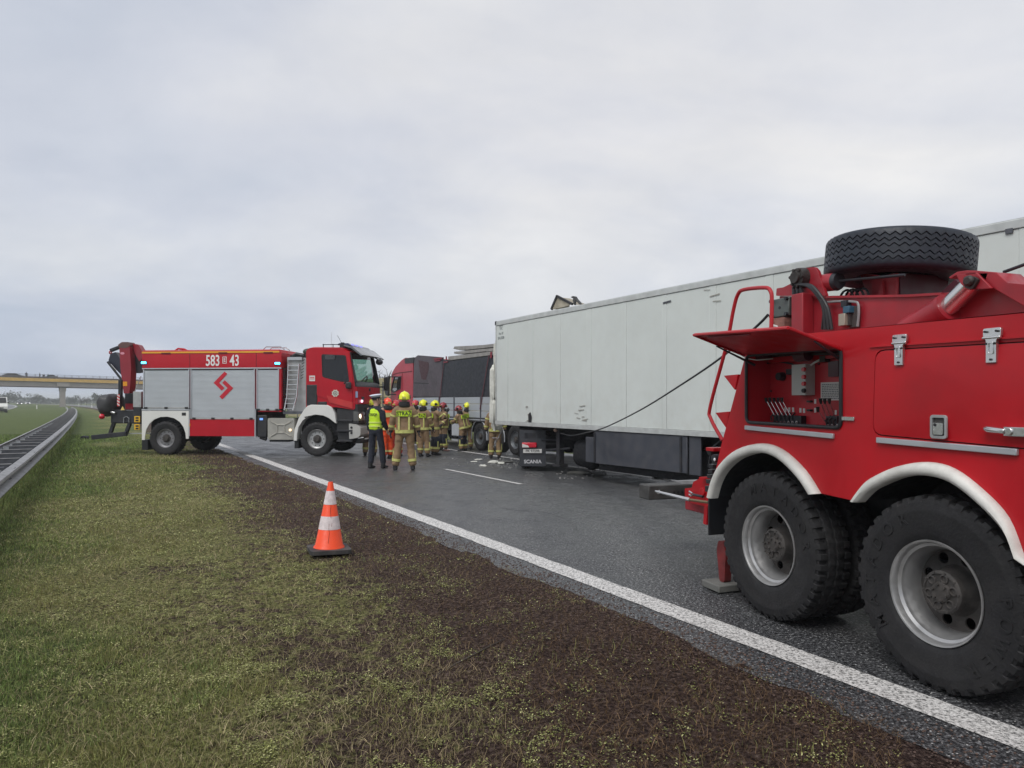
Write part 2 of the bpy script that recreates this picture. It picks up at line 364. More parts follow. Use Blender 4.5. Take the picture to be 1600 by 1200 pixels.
# the verge is a touch proud of the asphalt edge, ragged
ni, nj = SS.shape
me = bpy.data.meshes.new('ground')
V = np.stack([PX, PY, ZG], -1).reshape(-1, 3); idx = np.arange(ni*nj).reshape(ni, nj)
F = np.stack([idx[:-1, :-1], idx[1:, :-1], idx[1:, 1:], idx[:-1, 1:]], -1).reshape(-1, 4)
me.from_pydata(V.tolist(), [], F.tolist())
G = np.where(TT > -.20, np.where(TT > 11, .8, .25), green(SS, TT)); LU = np.where(TT > -.20, .6, lush(SS, TT))
ca = me.color_attributes.new('cover', 'FLOAT_COLOR', 'POINT')
ca.data.foreach_set('color', np.stack([G, LU, G*0, G*0+1], -1).reshape(-1).astype(np.float32))
me.polygons.foreach_set('use_smooth', [True]*len(me.polygons)); me.update()
def soil_mat():
    m = bpy.data.materials.new('verge_soil'); m.use_nodes = True; t = m.node_tree; L = t.links.new; b = t.nodes['Principled BSDF']
    at = N(t, 'ShaderNodeAttribute', _attribute_name='cover'); sp = N(t, 'ShaderNodeSeparateColor'); L(at.outputs['Color'], sp.inputs[0])
    tc = N(t, 'ShaderNodeTexCoord'); V = tc.outputs['Object']
    nA = N(t, 'ShaderNodeTexNoise', Scale=9., Detail=9., Roughness=.72); L(V, nA.inputs['Vector'])
    nB = N(t, 'ShaderNodeTexNoise', Scale=34., Detail=7., Roughness=.8); L(V, nB.inputs['Vector'])
    nC = N(t, 'ShaderNodeTexNoise', Scale=1.1, Detail=6., Roughness=.6); L(V, nC.inputs['Vector'])
    soil = ramp(t, [(.40, (.010, .005, .005)), (.48, (.050, .030, .025)), (.55, (.100, .067, .056)), (.64, (.24, .18, .155))], nB.outputs[0])
    moss = ramp(t, [(.39, (.020, .016, .007)), (.48, (.118, .122, .042)), (.60, (.36, .345, .15))], nB.outputs[0])
    grs = ramp(t, [(.40, (.014, .022, .007)), (.49, (.080, .108, .035)), (.62, (.21, .25, .10))], nB.outputs[0])
    # fine break-up of the borders
    s1 = N(t, 'ShaderNodeMath', _operation='SUBTRACT'); L(nA.outputs[0], s1.inputs[0]); s1.inputs[1].default_value = .5
    s2 = N(t, 'ShaderNodeMath', _operation='MULTIPLY_ADD'); L(s1.outputs[0], s2.inputs[0]); s2.inputs[1].default_value = 2.1; L(sp.outputs[0], s2.inputs[2])
    f1 = ramp(t, [(.38, (0, 0, 0)), (.62, (1, 1, 1))], s2.outputs[0])
    s3 = N(t, 'ShaderNodeMath', _operation='MULTIPLY_ADD'); L(s1.outputs[0], s3.inputs[0]); s3.inputs[1].default_value = 1.2; L(sp.outputs[1], s3.inputs[2])
    f2 = ramp(t, [(.3, (0, 0, 0)), (.75, (1, 1, 1))], s3.outputs[0])
    m1 = N(t, 'ShaderNodeMix', _data_type='RGBA'); L(f2.outputs[0], m1.inputs[0]); L(moss.outputs[0], m1.inputs[6]); L(grs.outputs[0], m1.inputs[7])
    m2 = N(t, 'ShaderNodeMix', _data_type='RGBA'); L(f1.outputs[0], m2.inputs[0]); L(soil.outputs[0], m2.inputs[6]); L(m1.outputs[2], m2.inputs[7])
    rc = ramp(t, [(.3, (.82, .82, .82)), (.7, (1.15, 1.15, 1.12))], nC.outputs[0])
    m3 = N(t, 'ShaderNodeMix', _data_type='RGBA', _blend_type='MULTIPLY'); m3.inputs[0].default_value = 1; L(m2.outputs[2], m3.inputs[6]); L(rc.outputs[0], m3.inputs[7])
    L(m3.outputs[2], b.inputs['Base Color']); b.inputs['Roughness'].default_value = .95; b.inputs['Specular IOR Level'].default_value = .15
    bp = N(t, 'ShaderNodeBump', Strength=1., Distance=.04); L(nB.outputs[0], bp.inputs['Height']); L(bp.outputs[0], b.inputs['Normal'])
    return m
me.materials.append(soil_mat()); tag(place('ground', me), kind='structure')
# --- asphalt
def asphalt(name, c0, c1, c2):
    m = bpy.data.materials.new(name); m.use_nodes = True; t = m.node_tree; L = t.links.new; b = t.nodes['Principled BSDF']
    tc = N(t, 'ShaderNodeTexCoord'); V = tc.outputs['Object']
    nA = N(t, 'ShaderNodeTexNoise', Scale=42., Detail=6., Roughness=.85); L(V, nA.inputs['Vector'])
    vo = N(t, 'ShaderNodeTexVoronoi', Scale=72.); L(V, vo.inputs['Vector'])
    mp = N(t, 'ShaderNodeMapping'); mp.inputs['Rotation'].default_value = (0, 0, R(-29.7)); mp.inputs['Scale'].default_value = (1, .07, 1); L(V, mp.inputs[0])
    nC = N(t, 'ShaderNodeTexNoise', Scale=1.1, Detail=5., Roughness=.6); L(mp.outputs[0], nC.inputs['Vector'])
    nD = N(t, 'ShaderNodeTexNoise', Scale=1.6, Detail=8., Roughness=.7); L(V, nD.inputs['Vector'])
    base = ramp(t, [(.42, c0), (.49, c1), (.54, c2), (.60, tuple(q*3.2 for q in c2))], nA.outputs[0])
    wt = N(t, 'ShaderNodeTexWhiteNoise'); L(vo.outputs['Position'], wt.inputs['Vector'])
    chip = ramp(t, [(.84, (0, 0, 0)), (.96, (1, 1, 1))], wt.outputs[0])
    near = ramp(t, [(.28, (1, 1, 1)), (.44, (0, 0, 0))], vo.outputs['Distance'])
    mu = N(t, 'ShaderNodeMath', _operation='MULTIPLY'); L(chip.outputs[0], mu.inputs[0]); L(near.outputs[0], mu.inputs[1])
    mi = N(t, 'ShaderNodeMix', _data_type='RGBA'); L(mu.outputs[0], mi.inputs[0]); L(base.outputs[0], mi.inputs[6]); mi.inputs[7].default_value = (.50, .50, .49, 1)
    pat = ramp(t, [(.36, (.78, .79, .81)), (.5, (1, 1, 1)), (.64, (1.16, 1.15, 1.13))], nC.outputs[0])
    m3 = N(t, 'ShaderNodeMix', _data_type='RGBA', _blend_type='MULTIPLY'); m3.inputs[0].default_value = 1; L(mi.outputs[2], m3.inputs[6]); L(pat.outputs[0], m3.inputs[7])
    L(m3.outputs[2], b.inputs['Base Color'])
    rr = ramp(t, [(.32, (.26, .26, .26)), (.5, (.40, .40, .40)), (.66, (.58, .58, .58))], nD.outputs[0]); L(rr.outputs[0], b.inputs['Roughness'])
    bp = N(t, 'ShaderNodeBump', Strength=.55, Distance=.006); L(vo.outputs['Distance'], bp.inputs['Height'])
    bp2 = N(t, 'ShaderNodeBump', Strength=.5, Distance=.006); L(nA.outputs[0], bp2.inputs['Height']); L(bp.outputs[0], bp2.inputs['Normal']); L(bp2.outputs[0], b.inputs['Normal'])
    return m
ASPH = asphalt('asphalt_damp', (.010, .010, .011), (.034, .0345, .037), (.080, .081, .084))
def strip(name, s0, s1, tf0, tf1, zf, m, ds=2., kind='structure', thick=None):
    n = max(1, int((s1-s0)/ds)); vs = []; fs = []
    for i in range(n+1):
        s = s0+(s1-s0)*i/n; a = tf0(s) if callable(tf0) else tf0; b = tf1(s) if callable(tf1) else tf1
        vs += [road(s, a, zf(a)), road(s, b, zf(b))]
    for i in range(n): fs.append((2*i, 2*i+1, 2*i+3, 2*i+2))
    mb = MB(); mb.v = vs; mb.f = fs
    return tag(mb.build(name, m, smooth=0), kind=kind)
rj = np.random.default_rng(2).normal(0, 1, 4000); rj = np.convolve(rj, [.1, .2, .4, .2, .1], 'same')
cz_ = lambda t: -.035*max(t-2, 0)
edge = lambda s: -.46+.05*rj[int((s+40)*12) % 3900]+.05*rj[int((s+50)*1.7) % 3900]+.03*math.sin(s*1.3)
strip('road', -40, 60, edge, 0, cz_, ASPH, .1)
strip('road', -40, 60, 0, 2, cz_, ASPH, 4); strip('road', -40, 60, 2, 11.2, cz_, ASPH, 4)
strip('road', 60, 900, -.40, 0, cz_, ASPH, 10); strip('road', 60, 900, 0, 2, cz_, ASPH, 10); strip('road', 60, 900, 2, 11.2, cz_, ASPH, 10)
zl_ = lambda t: -.03+.025*min(0, t+14.9)
strip('far_carriageway', -40, 900, -26.6, -14.9, zl_, ASPH, 10)
def paint_mat():
    m = bpy.data.materials.new('road_paint'); m.use_nodes = True; t = m.node_tree; L = t.links.new; b = t.nodes['Principled BSDF']
    tc = N(t, 'ShaderNodeTexCoord'); nA = N(t, 'ShaderNodeTexNoise', Scale=48., Detail=7., Roughness=.85); L(tc.outputs['Object'], nA.inputs['Vector'])
    vo = N(t, 'ShaderNodeTexVoronoi', Scale=20., _feature='DISTANCE_TO_EDGE'); L(tc.outputs['Object'], vo.inputs['Vector'])
    c = ramp(t, [(.41, (.05, .05, .05)), (.46, (.34, .33, .32)), (.51, (.68, .665, .64)), (.6, (.80, .78, .76))], nA.outputs[0])
    e = ramp(t, [(.0, (.25, .25, .25)), (.045, (1, 1, 1))], vo.outputs['Distance'])
    m3 = N(t, 'ShaderNodeMix', _data_type='RGBA', _blend_type='MULTIPLY'); m3.inputs[0].default_value = .5; L(c.outputs[0], m3.inputs[6]); L(e.outputs[0], m3.inputs[7])
    L(m3.outputs[2], b.inputs['Base Color']); b.inputs['Roughness'].default_value = .6
    bp = N(t, 'ShaderNodeBump', Strength=.6, Distance=.006); L(nA.outputs[0], bp.inputs['Height']); L(bp.outputs[0], b.inputs['Normal']); return m
PAINT = paint_mat()
up = lambda d: (lambda t: cz_(t)+d)
j1 = lambda s: .006*rj[int((s+41)*20) % 3900]
strip('edge_line_marking', -40, 60, lambda s: -.12+j1(s), lambda s: .12+j1(s+90), up(.005), PAINT, .05)
strip('edge_line_marking', 60, 900, -.12, .12, up(.02), PAINT, 8)
s = 9.2-12*3
while s < 400:
    strip('lane_line_marking', s, s+3.7, 3.44, 3.56, up(.006 if s < 60 else .02), PAINT, 1.9); s += 12
strip('road_shoulder_marking', -40, 300, 7.35, 7.59, up(.006), PAINT, 4)
strip('far_line_marking', -40, 900, -15.5, -15.2, lambda t: zl_(t)+.02, PAINT, 8)
# damp reddish grit lying along the asphalt edge
grit = MB(); rg = random.Random(4)
for i in range(7000):
    s = rg.uniform(-2.5, 14); t = -.40+abs(rg.gauss(0, .16))*rg.choice((-1.6, 1)); x, y, z = road(s, t, 0); r = rg.uniform(.003, .009)
    if t > -.14: continue
    grit.sphere((x, y, .004), r, (1, rg.uniform(.7, 1), .6), 5)
tag(grit.build('gravel_grit', mat('grit', (.10, .065, .052), .8, var=.6, vs=40), smooth=0), 'loose reddish grit along the ragged edge of the asphalt', 'gravel', kind='stuff')
# --- grass blades and weeds: numpy meshes
def blades(name, n, hh, ww, picker, colf, seg=2, lean=.5, seed=1, rmin=2.7, rmax=34, lab=None):
    r = np.random.default_rng(seed); k = n*14
    d = rmin*np.exp(r.random(k)*math.log(rmax/rmin)); a = r.uniform(-.72, .5, k)
    X = np.tan(a)*d; Y = d*1.0; X, Y = X, Y
    dx = X-BASE.x; dy = Y-BASE.y; s = dx*DIR.x+dy*DIR.y; t = dx*NRM.x+dy*NRM.y+np.maximum(s, 0)**2/5600
    ok = picker(s, t, r.random(k)); X, Y, s, t, d = [q[ok][:n] for q in (X, Y, s, t, d)]; n = len(X)
    Z = ((fbm(s, t, 1.3, 40, 5)-.5)*.07+(fbm(s, t, 6, 50, 3)-.5)*.03)*np.clip((-.20-t)/.6, 0, 1)-.004
    lod = np.clip(d/5.5, 1, 4.5); h = hh(s, t, r, n)*(1+.15*(lod-1)); wd = ww*r.uniform(.7, 1.3, n)*lod
    th = r.uniform(0, 2*PI, n); ph = r.uniform(0, 2*PI, n); ln = lean*r.random(n)*h
    cx, cy = np.cos(th), np.sin(th); lx, ly = np.cos(ph), np.sin(ph)
    def P(f, q, e): return np.stack([X+cx*wd*f+lx*ln*e, Y+cy*wd*f+ly*ln*e, Z+h*q], -1)
    if seg == 2: pts = [P(-.5, 0, 0), P(.5, 0, 0), P(.38, .55, .35), P(-.38, .55, .35), P(0, 1, 1.1)]; fc = [(0, 1, 2, 3), (3, 2, 4)]
    else:        # small rosette leaf, nearly flat, held just above the soil
        e = np.stack([cx, cy], -1); o = np.stack([-cy, cx], -1); tl = r.uniform(-.5, .5, n)
        def Q(a_, b_): return np.stack([X+cx*wd*a_-cy*wd*b_, Y+cy*wd*a_+cx*wd*b_, Z+h+wd*a_*tl], -1)
        pts = [Q(-1, 0), Q(0, -.55), Q(1, 0), Q(0, .55)]; fc = [(0, 1, 2, 3)]
    K = len(pts); V = np.stack(pts, 1).reshape(-1, 3)
    loops = []; starts = []; tot = []; p = 0
    per = np.concatenate([np.array(f) for f in fc]); m_ = len(per)
    L = (np.arange(n)[:, None]*K+per[None]).reshape(-1)
    tot1 = np.array([len(f) for f in fc]); st1 = np.concatenate([[0], np.cumsum(tot1)[:-1]])
    ST = (np.arange(n)[:, None]*m_+st1[None]).reshape(-1)
    me = bpy.data.meshes.new(name); me.vertices.add(len(V)); me.vertices.foreach_set('co', V.reshape(-1).astype(np.float32))
    me.loops.add(len(L)); me.loops.foreach_set('vertex_index', L.astype(np.int32)); me.polygons.add(len(ST)); me.polygons.foreach_set('loop_start', ST.astype(np.int32))
    me.update(calc_edges=True)
    C = colf(s, t, r, n); C = np.concatenate([C, np.ones((n, 1))], 1); C = np.repeat(C[:, None], K, 1)
    ca = me.color_attributes.new('tint', 'FLOAT_COLOR', 'POINT'); ca.data.foreach_set('color', C.reshape(-1).astype(np.float32))
    me.materials.append(BLADE); return tag(place(name, me), lab, 'plants', kind='stuff')
BLADE = bpy.data.materials.new('blade'); BLADE.use_nodes = True
_t = BLADE.node_tree; _b = _t.nodes['Principled BSDF']; _a = N(_t, 'ShaderNodeAttribute', _attribute_name='tint'); _t.links.new(_a.outputs['Color'], _b.inputs['Base Color'])
_b.inputs['Roughness'].default_value = .75; _b.inputs['Specular IOR Level'].default_value = .2
def mixc(a, b, f): return np.array(a)[None]*(1-f[:, None])+np.array(b)[None]*f[:, None]
inv = lambda s, t: (t < -.42) & (t > -14.4) & (s > -4)
def pk_grass(s, t, u):
    g = green(s, t); l = lush(s, t); tuft = np.clip((fbm(s, t, 2.2, 77, 3)-.52)*6, 0, 1)
    return inv(s, t) & (u < np.clip(.05*g+l*g*.8+.45*tuft*g, 0, 1))
blades('grass', 150000, lambda s, t, r, n: (.012+.032*r.random(n))*(.5+1.0*lush(s, t)), .0034, pk_grass,
       lambda s, t, r, n: mixc((.23, .22, .075), (.14, .20, .06), np.clip(lush(s, t)*1.0+r.random(n)*.5-.2, 0, 1))*r.uniform(.35, 1.7, (n, 1)), seed=3, lean=.9, lab='short green grass of the median strip between barrier and road')
blades('dry_grass', 70000, lambda s, t, r, n: .015+.035*r.random(n), .0028, lambda s, t, u: inv(s, t) & (u < .10*green(s, t)+.34),
       lambda s, t, r, n: mixc((.42, .35, .21), (.24, .20, .10), r.random(n))*(mixc((1, 1, 1), (.42, .32, .30), 1-np.clip(green(s, t)*2.2, 0, 1)))*r.uniform(.35, 1.4, (n, 1)), seed=8, lean=2.4, rmax=22, lab='dry straw-coloured grass blades lying over the verge')
def pk_weed(s, t, u):
    c = np.clip((fbm(s, t, 3.2, 61, 4)-.43)*5, 0, 1)*np.clip((vnoise(s, t, 15, 31)-.38)*4, .04, 1); g = green(s, t)
    return inv(s, t) & (t > -9) & (u < np.clip(c*(.07+.93*g)*(1-.6*lush(s, t)), 0, 1))
blades('low_weeds', 150000, lambda s, t, r, n: .004+.030*r.random(n)**1.5, .0060, pk_weed,
       lambda s, t, r, n: mixc((.16, .175, .045), (.44, .43, .21), r.random(n)**2.2)*r.uniform(.35, 1.5, (n, 1)), seg=1, seed=13, rmax=18, lab='low yellow-green weeds creeping over the dark soil')
def pk_tuft(s, t, u): return inv(s, t) & (t > -7.5) & (u < np.clip((fbm(s, t, 2.1, 99, 2)-.56)*4, 0, 1)*np.interp(t, [-3.8, -2.4, -1.4], [1, .22, .05]))
blades('grass_tufts', 17000, lambda s, t, r, n: .02+.055*r.random(n), .0032, pk_tuft,
       lambda s, t, r, n: mixc((.13, .20, .06), (.26, .23, .09), np.clip(r.random(n)*.5+.5*(vnoise(s, t, .8, 5) > .5), 0, 1))*r.uniform(.5, 1.3, (n, 1)), seed=17, lean=.9, rmax=26, lab='taller fresh green tufts of grass standing in the verge')
blades('tall_grass', 26000, lambda s, t, r, n: .04+.10*r.random(n), .0042, lambda s, t, u: (s > -4) & (t < -5.0) & (t > -6.3), lambda s, t, r, n: mixc((.11, .17, .05), (.20, .21, .08), r.random(n))*r.uniform(.5, 1.3, (n, 1)), seed=23, lean=.8, rmin=4, rmax=70, lab='taller grass growing up around the foot of the crash barrier')
# a shallow rut / twig line in the soil
tw = MB(); P = [(-.28, 4.55), (-.12, 4.78), (.02, 4.93), (-.40, 4.35)]
tw.tube([(-.52, 4.15, .008), (-.36, 4.42, .014), (-.2, 4.68, .012), (-.05, 4.9, .016)], [.003, .006, .006, .003], 5)
tag(tw.build('twig', BARK), 'thin dark twig lying on the bare soil of the verge', 'twig')
# --- steel barrier
rail = empty('crash_barrier', road(0, -5.35, 0), 0, label='double galvanised crash barrier with cross plates along the green median', cat='crash barrier')
ro = Vector(rail.location)
def rr_(s, t, z): return tuple(Vector(road(s, t, z))-ro)
SA, SB = -9, 150
ZR = -.19; W = [(0, .445), (.035, .46), (.100, .475), (.110, .500), (.060, .53), (-.010, .555), (-.010, .63), (.060, .655), (.110, .685), (.100, .72), (.035, .735), (0, .75)]
def wbeam(t0, sg, s0, s1):
    m = MB(); rings = []; prof = [(x, z+ZR) for x, z in W]+[(x-.006, z+ZR) for x, z in reversed(W)]
    n = max(2, int((s1-s0)/1.3))
    for i in range(n+1): rings.append([rr_(s0+(s1-s0)*i/n, t0+sg*x, z) for x, z in prof])
    return m.loft(rings)
for t0, sg in ((-5.22, 1), (-6.02, -1)):
    s = SA
    while s < SB:
        L_ = 4.0 if s < 40 else 12.
        b_ = wbeam(t0+(.003*sg if int(s*10) % 80 < 40 else 0), sg, s-.12, s+L_).build('rail_beam', GALV, rail)
        if s < 30:
            bm_ = MB()
            for dz in (.475, .72, .55, .65):
                for ds in (-.06, .1): bm_.sphere(rr_(s+ds, t0+sg*(.078 if dz in (.475, .72) else .02), dz+ZR), .014, n=6)
            bm_.build('bolts', GALVD, b_, smooth=0)['kind'] = 'stuff'
        s += L_
pm = MB().box(-.03, .03, -.05, .05, -.1, .52).mesh('post'); pm.materials.append(GALVD)
s = SA+.5
while s < 110:
    if abs(s-(-3.3)) > .01:
        for t0 in (-5.36, -5.88): o = place('post', pm, rail, loc=rr_(s, t0, 0), rot=(0, 0, R(30)))
    s += 4 if s < 60 else 8
# cross plates: C channels standing between the two rails
cp = MB(); cp.box(-.30, .30, -.004, .004, .46, .72); cp.box(-.30, .30, .005, .05, .708, .716); cp.box(-.30, .30, .005, .05, .464, .472)
cpm = cp.mesh('cross_plate'); cpm.materials.append(GALVD)
lp = MB(); lp.box(-.30, .30, -.010, .052, .717, .728); lpm = lp.mesh('top_flange'); lpm.materials.append(GALV)
hb = MB()
for dx in (-.05, .05): hb.cyl((dx, -.012, .60), (dx, -.005, .60), .022, n=8)
hb = hb.mesh('bolt_holes'); hb.materials.append(INK)
bk = MB(); bk.obox((-.26, -.02, .66), (.10, .05, .09), (0, 0, 20)); bk = bk.mesh('bracket'); bk.materials.append(ALU)
s = SA
while s < 118:
    a = math.atan2(NRM.y, NRM.x)+max(s, 0)/2800
    c = place('cross_plate', cpm, rail, loc=rr_(s, -5.62, ZR), rot=(0, 0, a)); c.scale = (1.15, 1, 1); place('top_flange', lpm, c)
    if s < 40: place('bolt_holes', hb, c)['kind'] = 'stuff'; place('bracket', bk, c)
    s += 1.5
# --- overpass
A0 = Vector((-116, 185)); AD = Vector((.766, .643)); AN = Vector((-.643, .766)); brg = empty('overpass_bridge', (A0.x, A0.y, 0), math.atan2(AD.y, AD.x), label='road bridge with yellow edge beam crossing the motorway on grey pillar', cat='bridge')
def slope(m): m.v = [(x, y, z-.0135*x) for x, y, z in m.v]; return m
x0, x1 = -90, 95
slope(MB().box(x0, x1, .35, 9.6, 5.18, 6.42)).build('main_girder', BCONC, brg)
slope(MB().box(x0, x1, .2, 9.7, 5.08, 5.178)).build('girder_flange', BDARK, brg)
slope(MB().box(x0, x1, -.1, 10.1, 6.43, 6.60)).build('deck_slab', BDARK, brg)
slope(MB().box(x0, x1, -.32, -.12, 6.46, 7.26)).build('edge_beam', YBEAM, brg); slope(MB().box(x0, x1, 10.12, 10.3, 6.38, 7.12)).build('edge_beam', YBEAM, brg)
slope(MB().box(x0, x1, 0, 9.9, 6.61, 7.0)).build('bridge_deck', BCONC, brg)
slope(MB().box(x0, x1, .3, .42, 7.45, 7.72).box(x0, x1, -.25, -.2, 8.2, 8.27)).build('guard_rail', BDARK, brg)
slope(MB().box(x0, x1, 9.5, 9.6, 7.45, 7.72).box(x0, x1, 9.9, 9.95, 8.2, 8.27)).build('guard_rail', BDARK, brg)
ps = MB().box(-.05, .05, -.05, .05, 7.1, 8.3).mesh('rail_post'); ps.materials.append(BDARK)
x = -32
while x < 62: place('rail_post', ps, brg, loc=(x, -.225, -.0135*x)); x += 1.6
for xp in (-.3,):
    MB().box(xp-1.4, xp+1.4, -.1, 9.9, 5.3, 6.36).xf(Matrix.Translation((0, -.02, -.0135*xp))).build('pier_cap', BCONC, brg)
    for yp in (1.2,):
        MB().box(xp-.75, xp+.75, yp-.7, yp+.7, 4.1, 5.07-.0135*xp).build('pillar_head', BCONC, brg, bevel=.05)
        MB().box(xp-.62, xp+.62, yp-.6, yp+.6, -.5, 4.1).build('pillar', BCONC, brg, bevel=.08)
em = MB()
for sg, xe in ((1, 62), (-1, -72)):
    em.add([(xe, -9, -.5), (xe, 19, -.5), (xe+sg*14, .5, 6), (xe+sg*14, 9.5, 6), (xe+sg*260, .5, 2), (xe+sg*260, 9.5, 2), (xe+sg*260, -9, -.5), (xe+sg*260, 19, -.5)],
           [(0, 1, 3, 2), (2, 3, 5, 4), (0, 2, 4, 6), (1, 7, 5, 3), (4, 5, 7, 6), (0, 6, 7, 1)])
MATG = mat('embankment_grass', (.07, .085, .035), .9, var=.3, vs=.3)
o = em.build('embankment_terrain', MATG, smooth=0, loc=brg.location, rot=brg.rotation_euler); tag(o, kind='structure')
# --- trees far behind
def tree(x, y, h, wd, seed, label, bare=False, n=420, grp='hazy trees on the horizon'):
    r = random.Random(seed); root = empty('tree', (x, y, -.5), label=label, cat='tree', group=grp)
    t = MB(); t.tube([(0, 0, 0), (.02*h, 0, h*.3), (0, .02*h, h*.6)], [h*.028, h*.02, h*.01], 6)
    tips = []
    for i in range(11 if not bare else 34):
        a = r.uniform(0, 2*PI); z0 = h*r.uniform(.18, .55); L = wd*.5*r.uniform(.5, 1.05); z1 = min(h*.98, z0+h*r.uniform(.15, .45))
        p = (math.cos(a)*L, math.sin(a)*L, z1); t.tube([(0, 0, z0), (p[0]*.5, p[1]*.5, (z0+z1)/2+.02*h), p], [h*.012, h*.007, h*.002], 4); tips.append(p)
        if bare:
            for q in range(6):
                b = Vector(p)*r.uniform(.5, 1); e = b+Vector((r.gauss(0, 1), r.gauss(0, 1), abs(r.gauss(0, 1))))*wd*.12; t.tube([b, e], [h*.004, h*.0012], 3)
    t.build('trunk', BARK, root, smooth=0)
    if not bare:
        c = MB(); cl = [(Vector(p)+Vector((0, 0, r.uniform(-.05, .1)*h)), wd*r.uniform(.14, .28)) for p in tips]+[(Vector((0, 0, h*r.uniform(.6, .85))), wd*.25)]
        for i in range(n):
            o_, rad = r.choice(cl); d = Vector((r.gauss(0, 1), r.gauss(0, 1), r.gauss(0, .8))).normalized()*rad*r.random()**.4
            p = o_+d; sz = wd*.035*r.uniform(.6, 1.6); u = Vector((r.gauss(0, 1), r.gauss(0, 1), r.gauss(0, 1))).normalized()*sz; v = u.orthogonal().normalized()*sz
            c.add([p-u, p-v, p+u, p+v], [(0, 1, 2, 3)])
        c.build('crown', LEAFG, root, smooth=0)
    return root
TR_ = [(8, 616, 380, 'tall'), (14, 612, 380, 'a'), (22, 618, 390, 'a'), (50, 619, 420, 'a'), (57, 615, 400, 'a'), (67, 620, 420, 'a'), (72, 621, 450, 'a'), (82, 621, 430, 'a'), (88, 622, 450, 'a'), (94, 622, 440, 'a'), (108, 619, 380, 'a'), (116, 618, 360, 'a'), (127, 616, 330, 'bare'), (135, 615, 330, 'bare'), (150, 619, 340, 'a'), (155, 615, 300, 'big'), (172, 618, 320, 'a'), (187, 617, 330, 'a')]
TLAB = ['slim hazy tree just right of the white van', 'tallest hazy tree of the clump beside the white van', 'low rounded hazy tree ending the clump by the van', 'hazy tree over the two oncoming cars', 'peaked hazy tree just left of the marker post by the far lanes', 'small hazy tree between the marker post and the bridge pillar', 'low hazy bush tree second left of the bridge pillar group', 'wide low hazy tree a little left of the bridge pillar', 'faint hazy tree next to the bridge pillar on its left', 'faint hazy tree partly behind the bridge pillar', 'dark rounded hazy tree touching the bridge pillar on its right', 'dark rounded hazy tree second right of the bridge pillar', 'bare-branched hazy tree right of the dark rounded ones', 'bare-branched hazy tree nearest the covered winch', 'low hazy tree behind the covered winch of the fire engine', 'broad hazy tree rising over the covered winch of the fire engine', 'hazy tree seen through the crane gap of the fire engine', 'hazy tree beside the crane column of the fire engine', 'hazy tree hidden behind the fire engine tail', 'hazy tree outside the left edge, nearer the van', 'hazy tree outside the left edge, farther from the van']
for i, (px, top, Z, k) in enumerate(TR_):
    x = (px-800)/FOC*Z; h = 1.65+(HOR-top-1.5)/FOC*Z+.5; wd = h*(1.25 if k in ('a', 'big') else .8)
    lab = TLAB[i]
    tree(x, Z, h, wd, 100+i, lab, bare=(k == 'bare'), grp='hazy trees on the horizon')
# low far hedge line that reads as one mass
hd = MB(); r = random.Random(5)
for i in range(7000):
    x = r.uniform(-900, 900); Z = 470+r.uniform(0, 40); hh = 2.2+1.3*math.sin(x*.031)+1.0*math.sin(x*.13+2)
    p = Vector((x, Z, -.5+r.random()**1.2*max(1.2, hh))); u = Vector((r.gauss(0, 1), r.gauss(0, .5), r.gauss(0, 1)))*.75; v = u.orthogonal().normalized()*.9
    hd.add([p-u, p-v, p+u, p+v], [(0, 1, 2, 3)])
tag(hd.build('treeline', LEAFG, smooth=0), 'low far-off treeline merging into the haze', 'treeline', kind='stuff')
# --- noise barrier right of the road
nb_ = empty('noise_barrier', road(40, 14.0, -.5), 0, label='noise barrier of horizontal olive and tan boards behind the trucks', cat='noise barrier'); no_ = Vector(nb_.location)
bay = 4.0
for i in range(11):
    s0 = 30+i*bay
    def W_(s, t, z): return tuple(Vector(road(s, t, z))-no_)
    a = W_(s0, 14, 0); pz = MB(); pz.box(a[0]-.1, a[0]+.1, a[1]-.1, a[1]+.1, 0, 3.5); pz.build('post', GALVD, nb_)
    for k in range(7):
        p, q = Vector(W_(s0+.13, 14, .5+k*.47+.23-.5)), Vector(W_(s0+bay-.13, 14, .5+k*.47+.23-.5)); 
        MB().beam(p, q, .12 if k % 2 else .16, .45).build('board', BARR1 if k % 2 else BARR2, nb_, bevel=.02, seg=1)
for i, (px, Z) in enumerate(((592, 60), (598, 62), (604, 61), (611, 63))):
    tree((px-800)/FOC*Z, Z, 4.9+.25*(i % 2), 2.6, 300+i, ['bare shrub over the noise barrier, closest to the fire engine windscreen', 'taller bare shrub, second from the fire engine over the noise barrier', 'bare shrub third from the fire engine over the noise barrier', 'bare shrub over the noise barrier, closest to the red lorry cab'][i], bare=True, grp='bare shrubs behind the noise barrier')
# --- marker posts
for px, by, ty, lab in ((57.6, 639, 633, 'white marker post beside the far carriageway'), (123, 635, 628, 'white marker post just right of the bridge pillar'), (143.5, 637.6, 629, 'white marker post nearest the grey covered winch of the fire engine')):
    Z = FOC*EYE/(by-HOR); x = (px-800)/FOC*Z; r_ = empty('marker_post', (x, Z, 0), label=lab, cat='marker post')
    MB().box(-.07, .07, -.05, .05, 0, .8).build('post', WHITE, r_); MB().box(-.071, .071, -.051, .051, .8, .93).build('band', INK, r_); MB().box(-.07, .07, -.05, .05, .93, 1.05).build('cap', WHITE, r_)
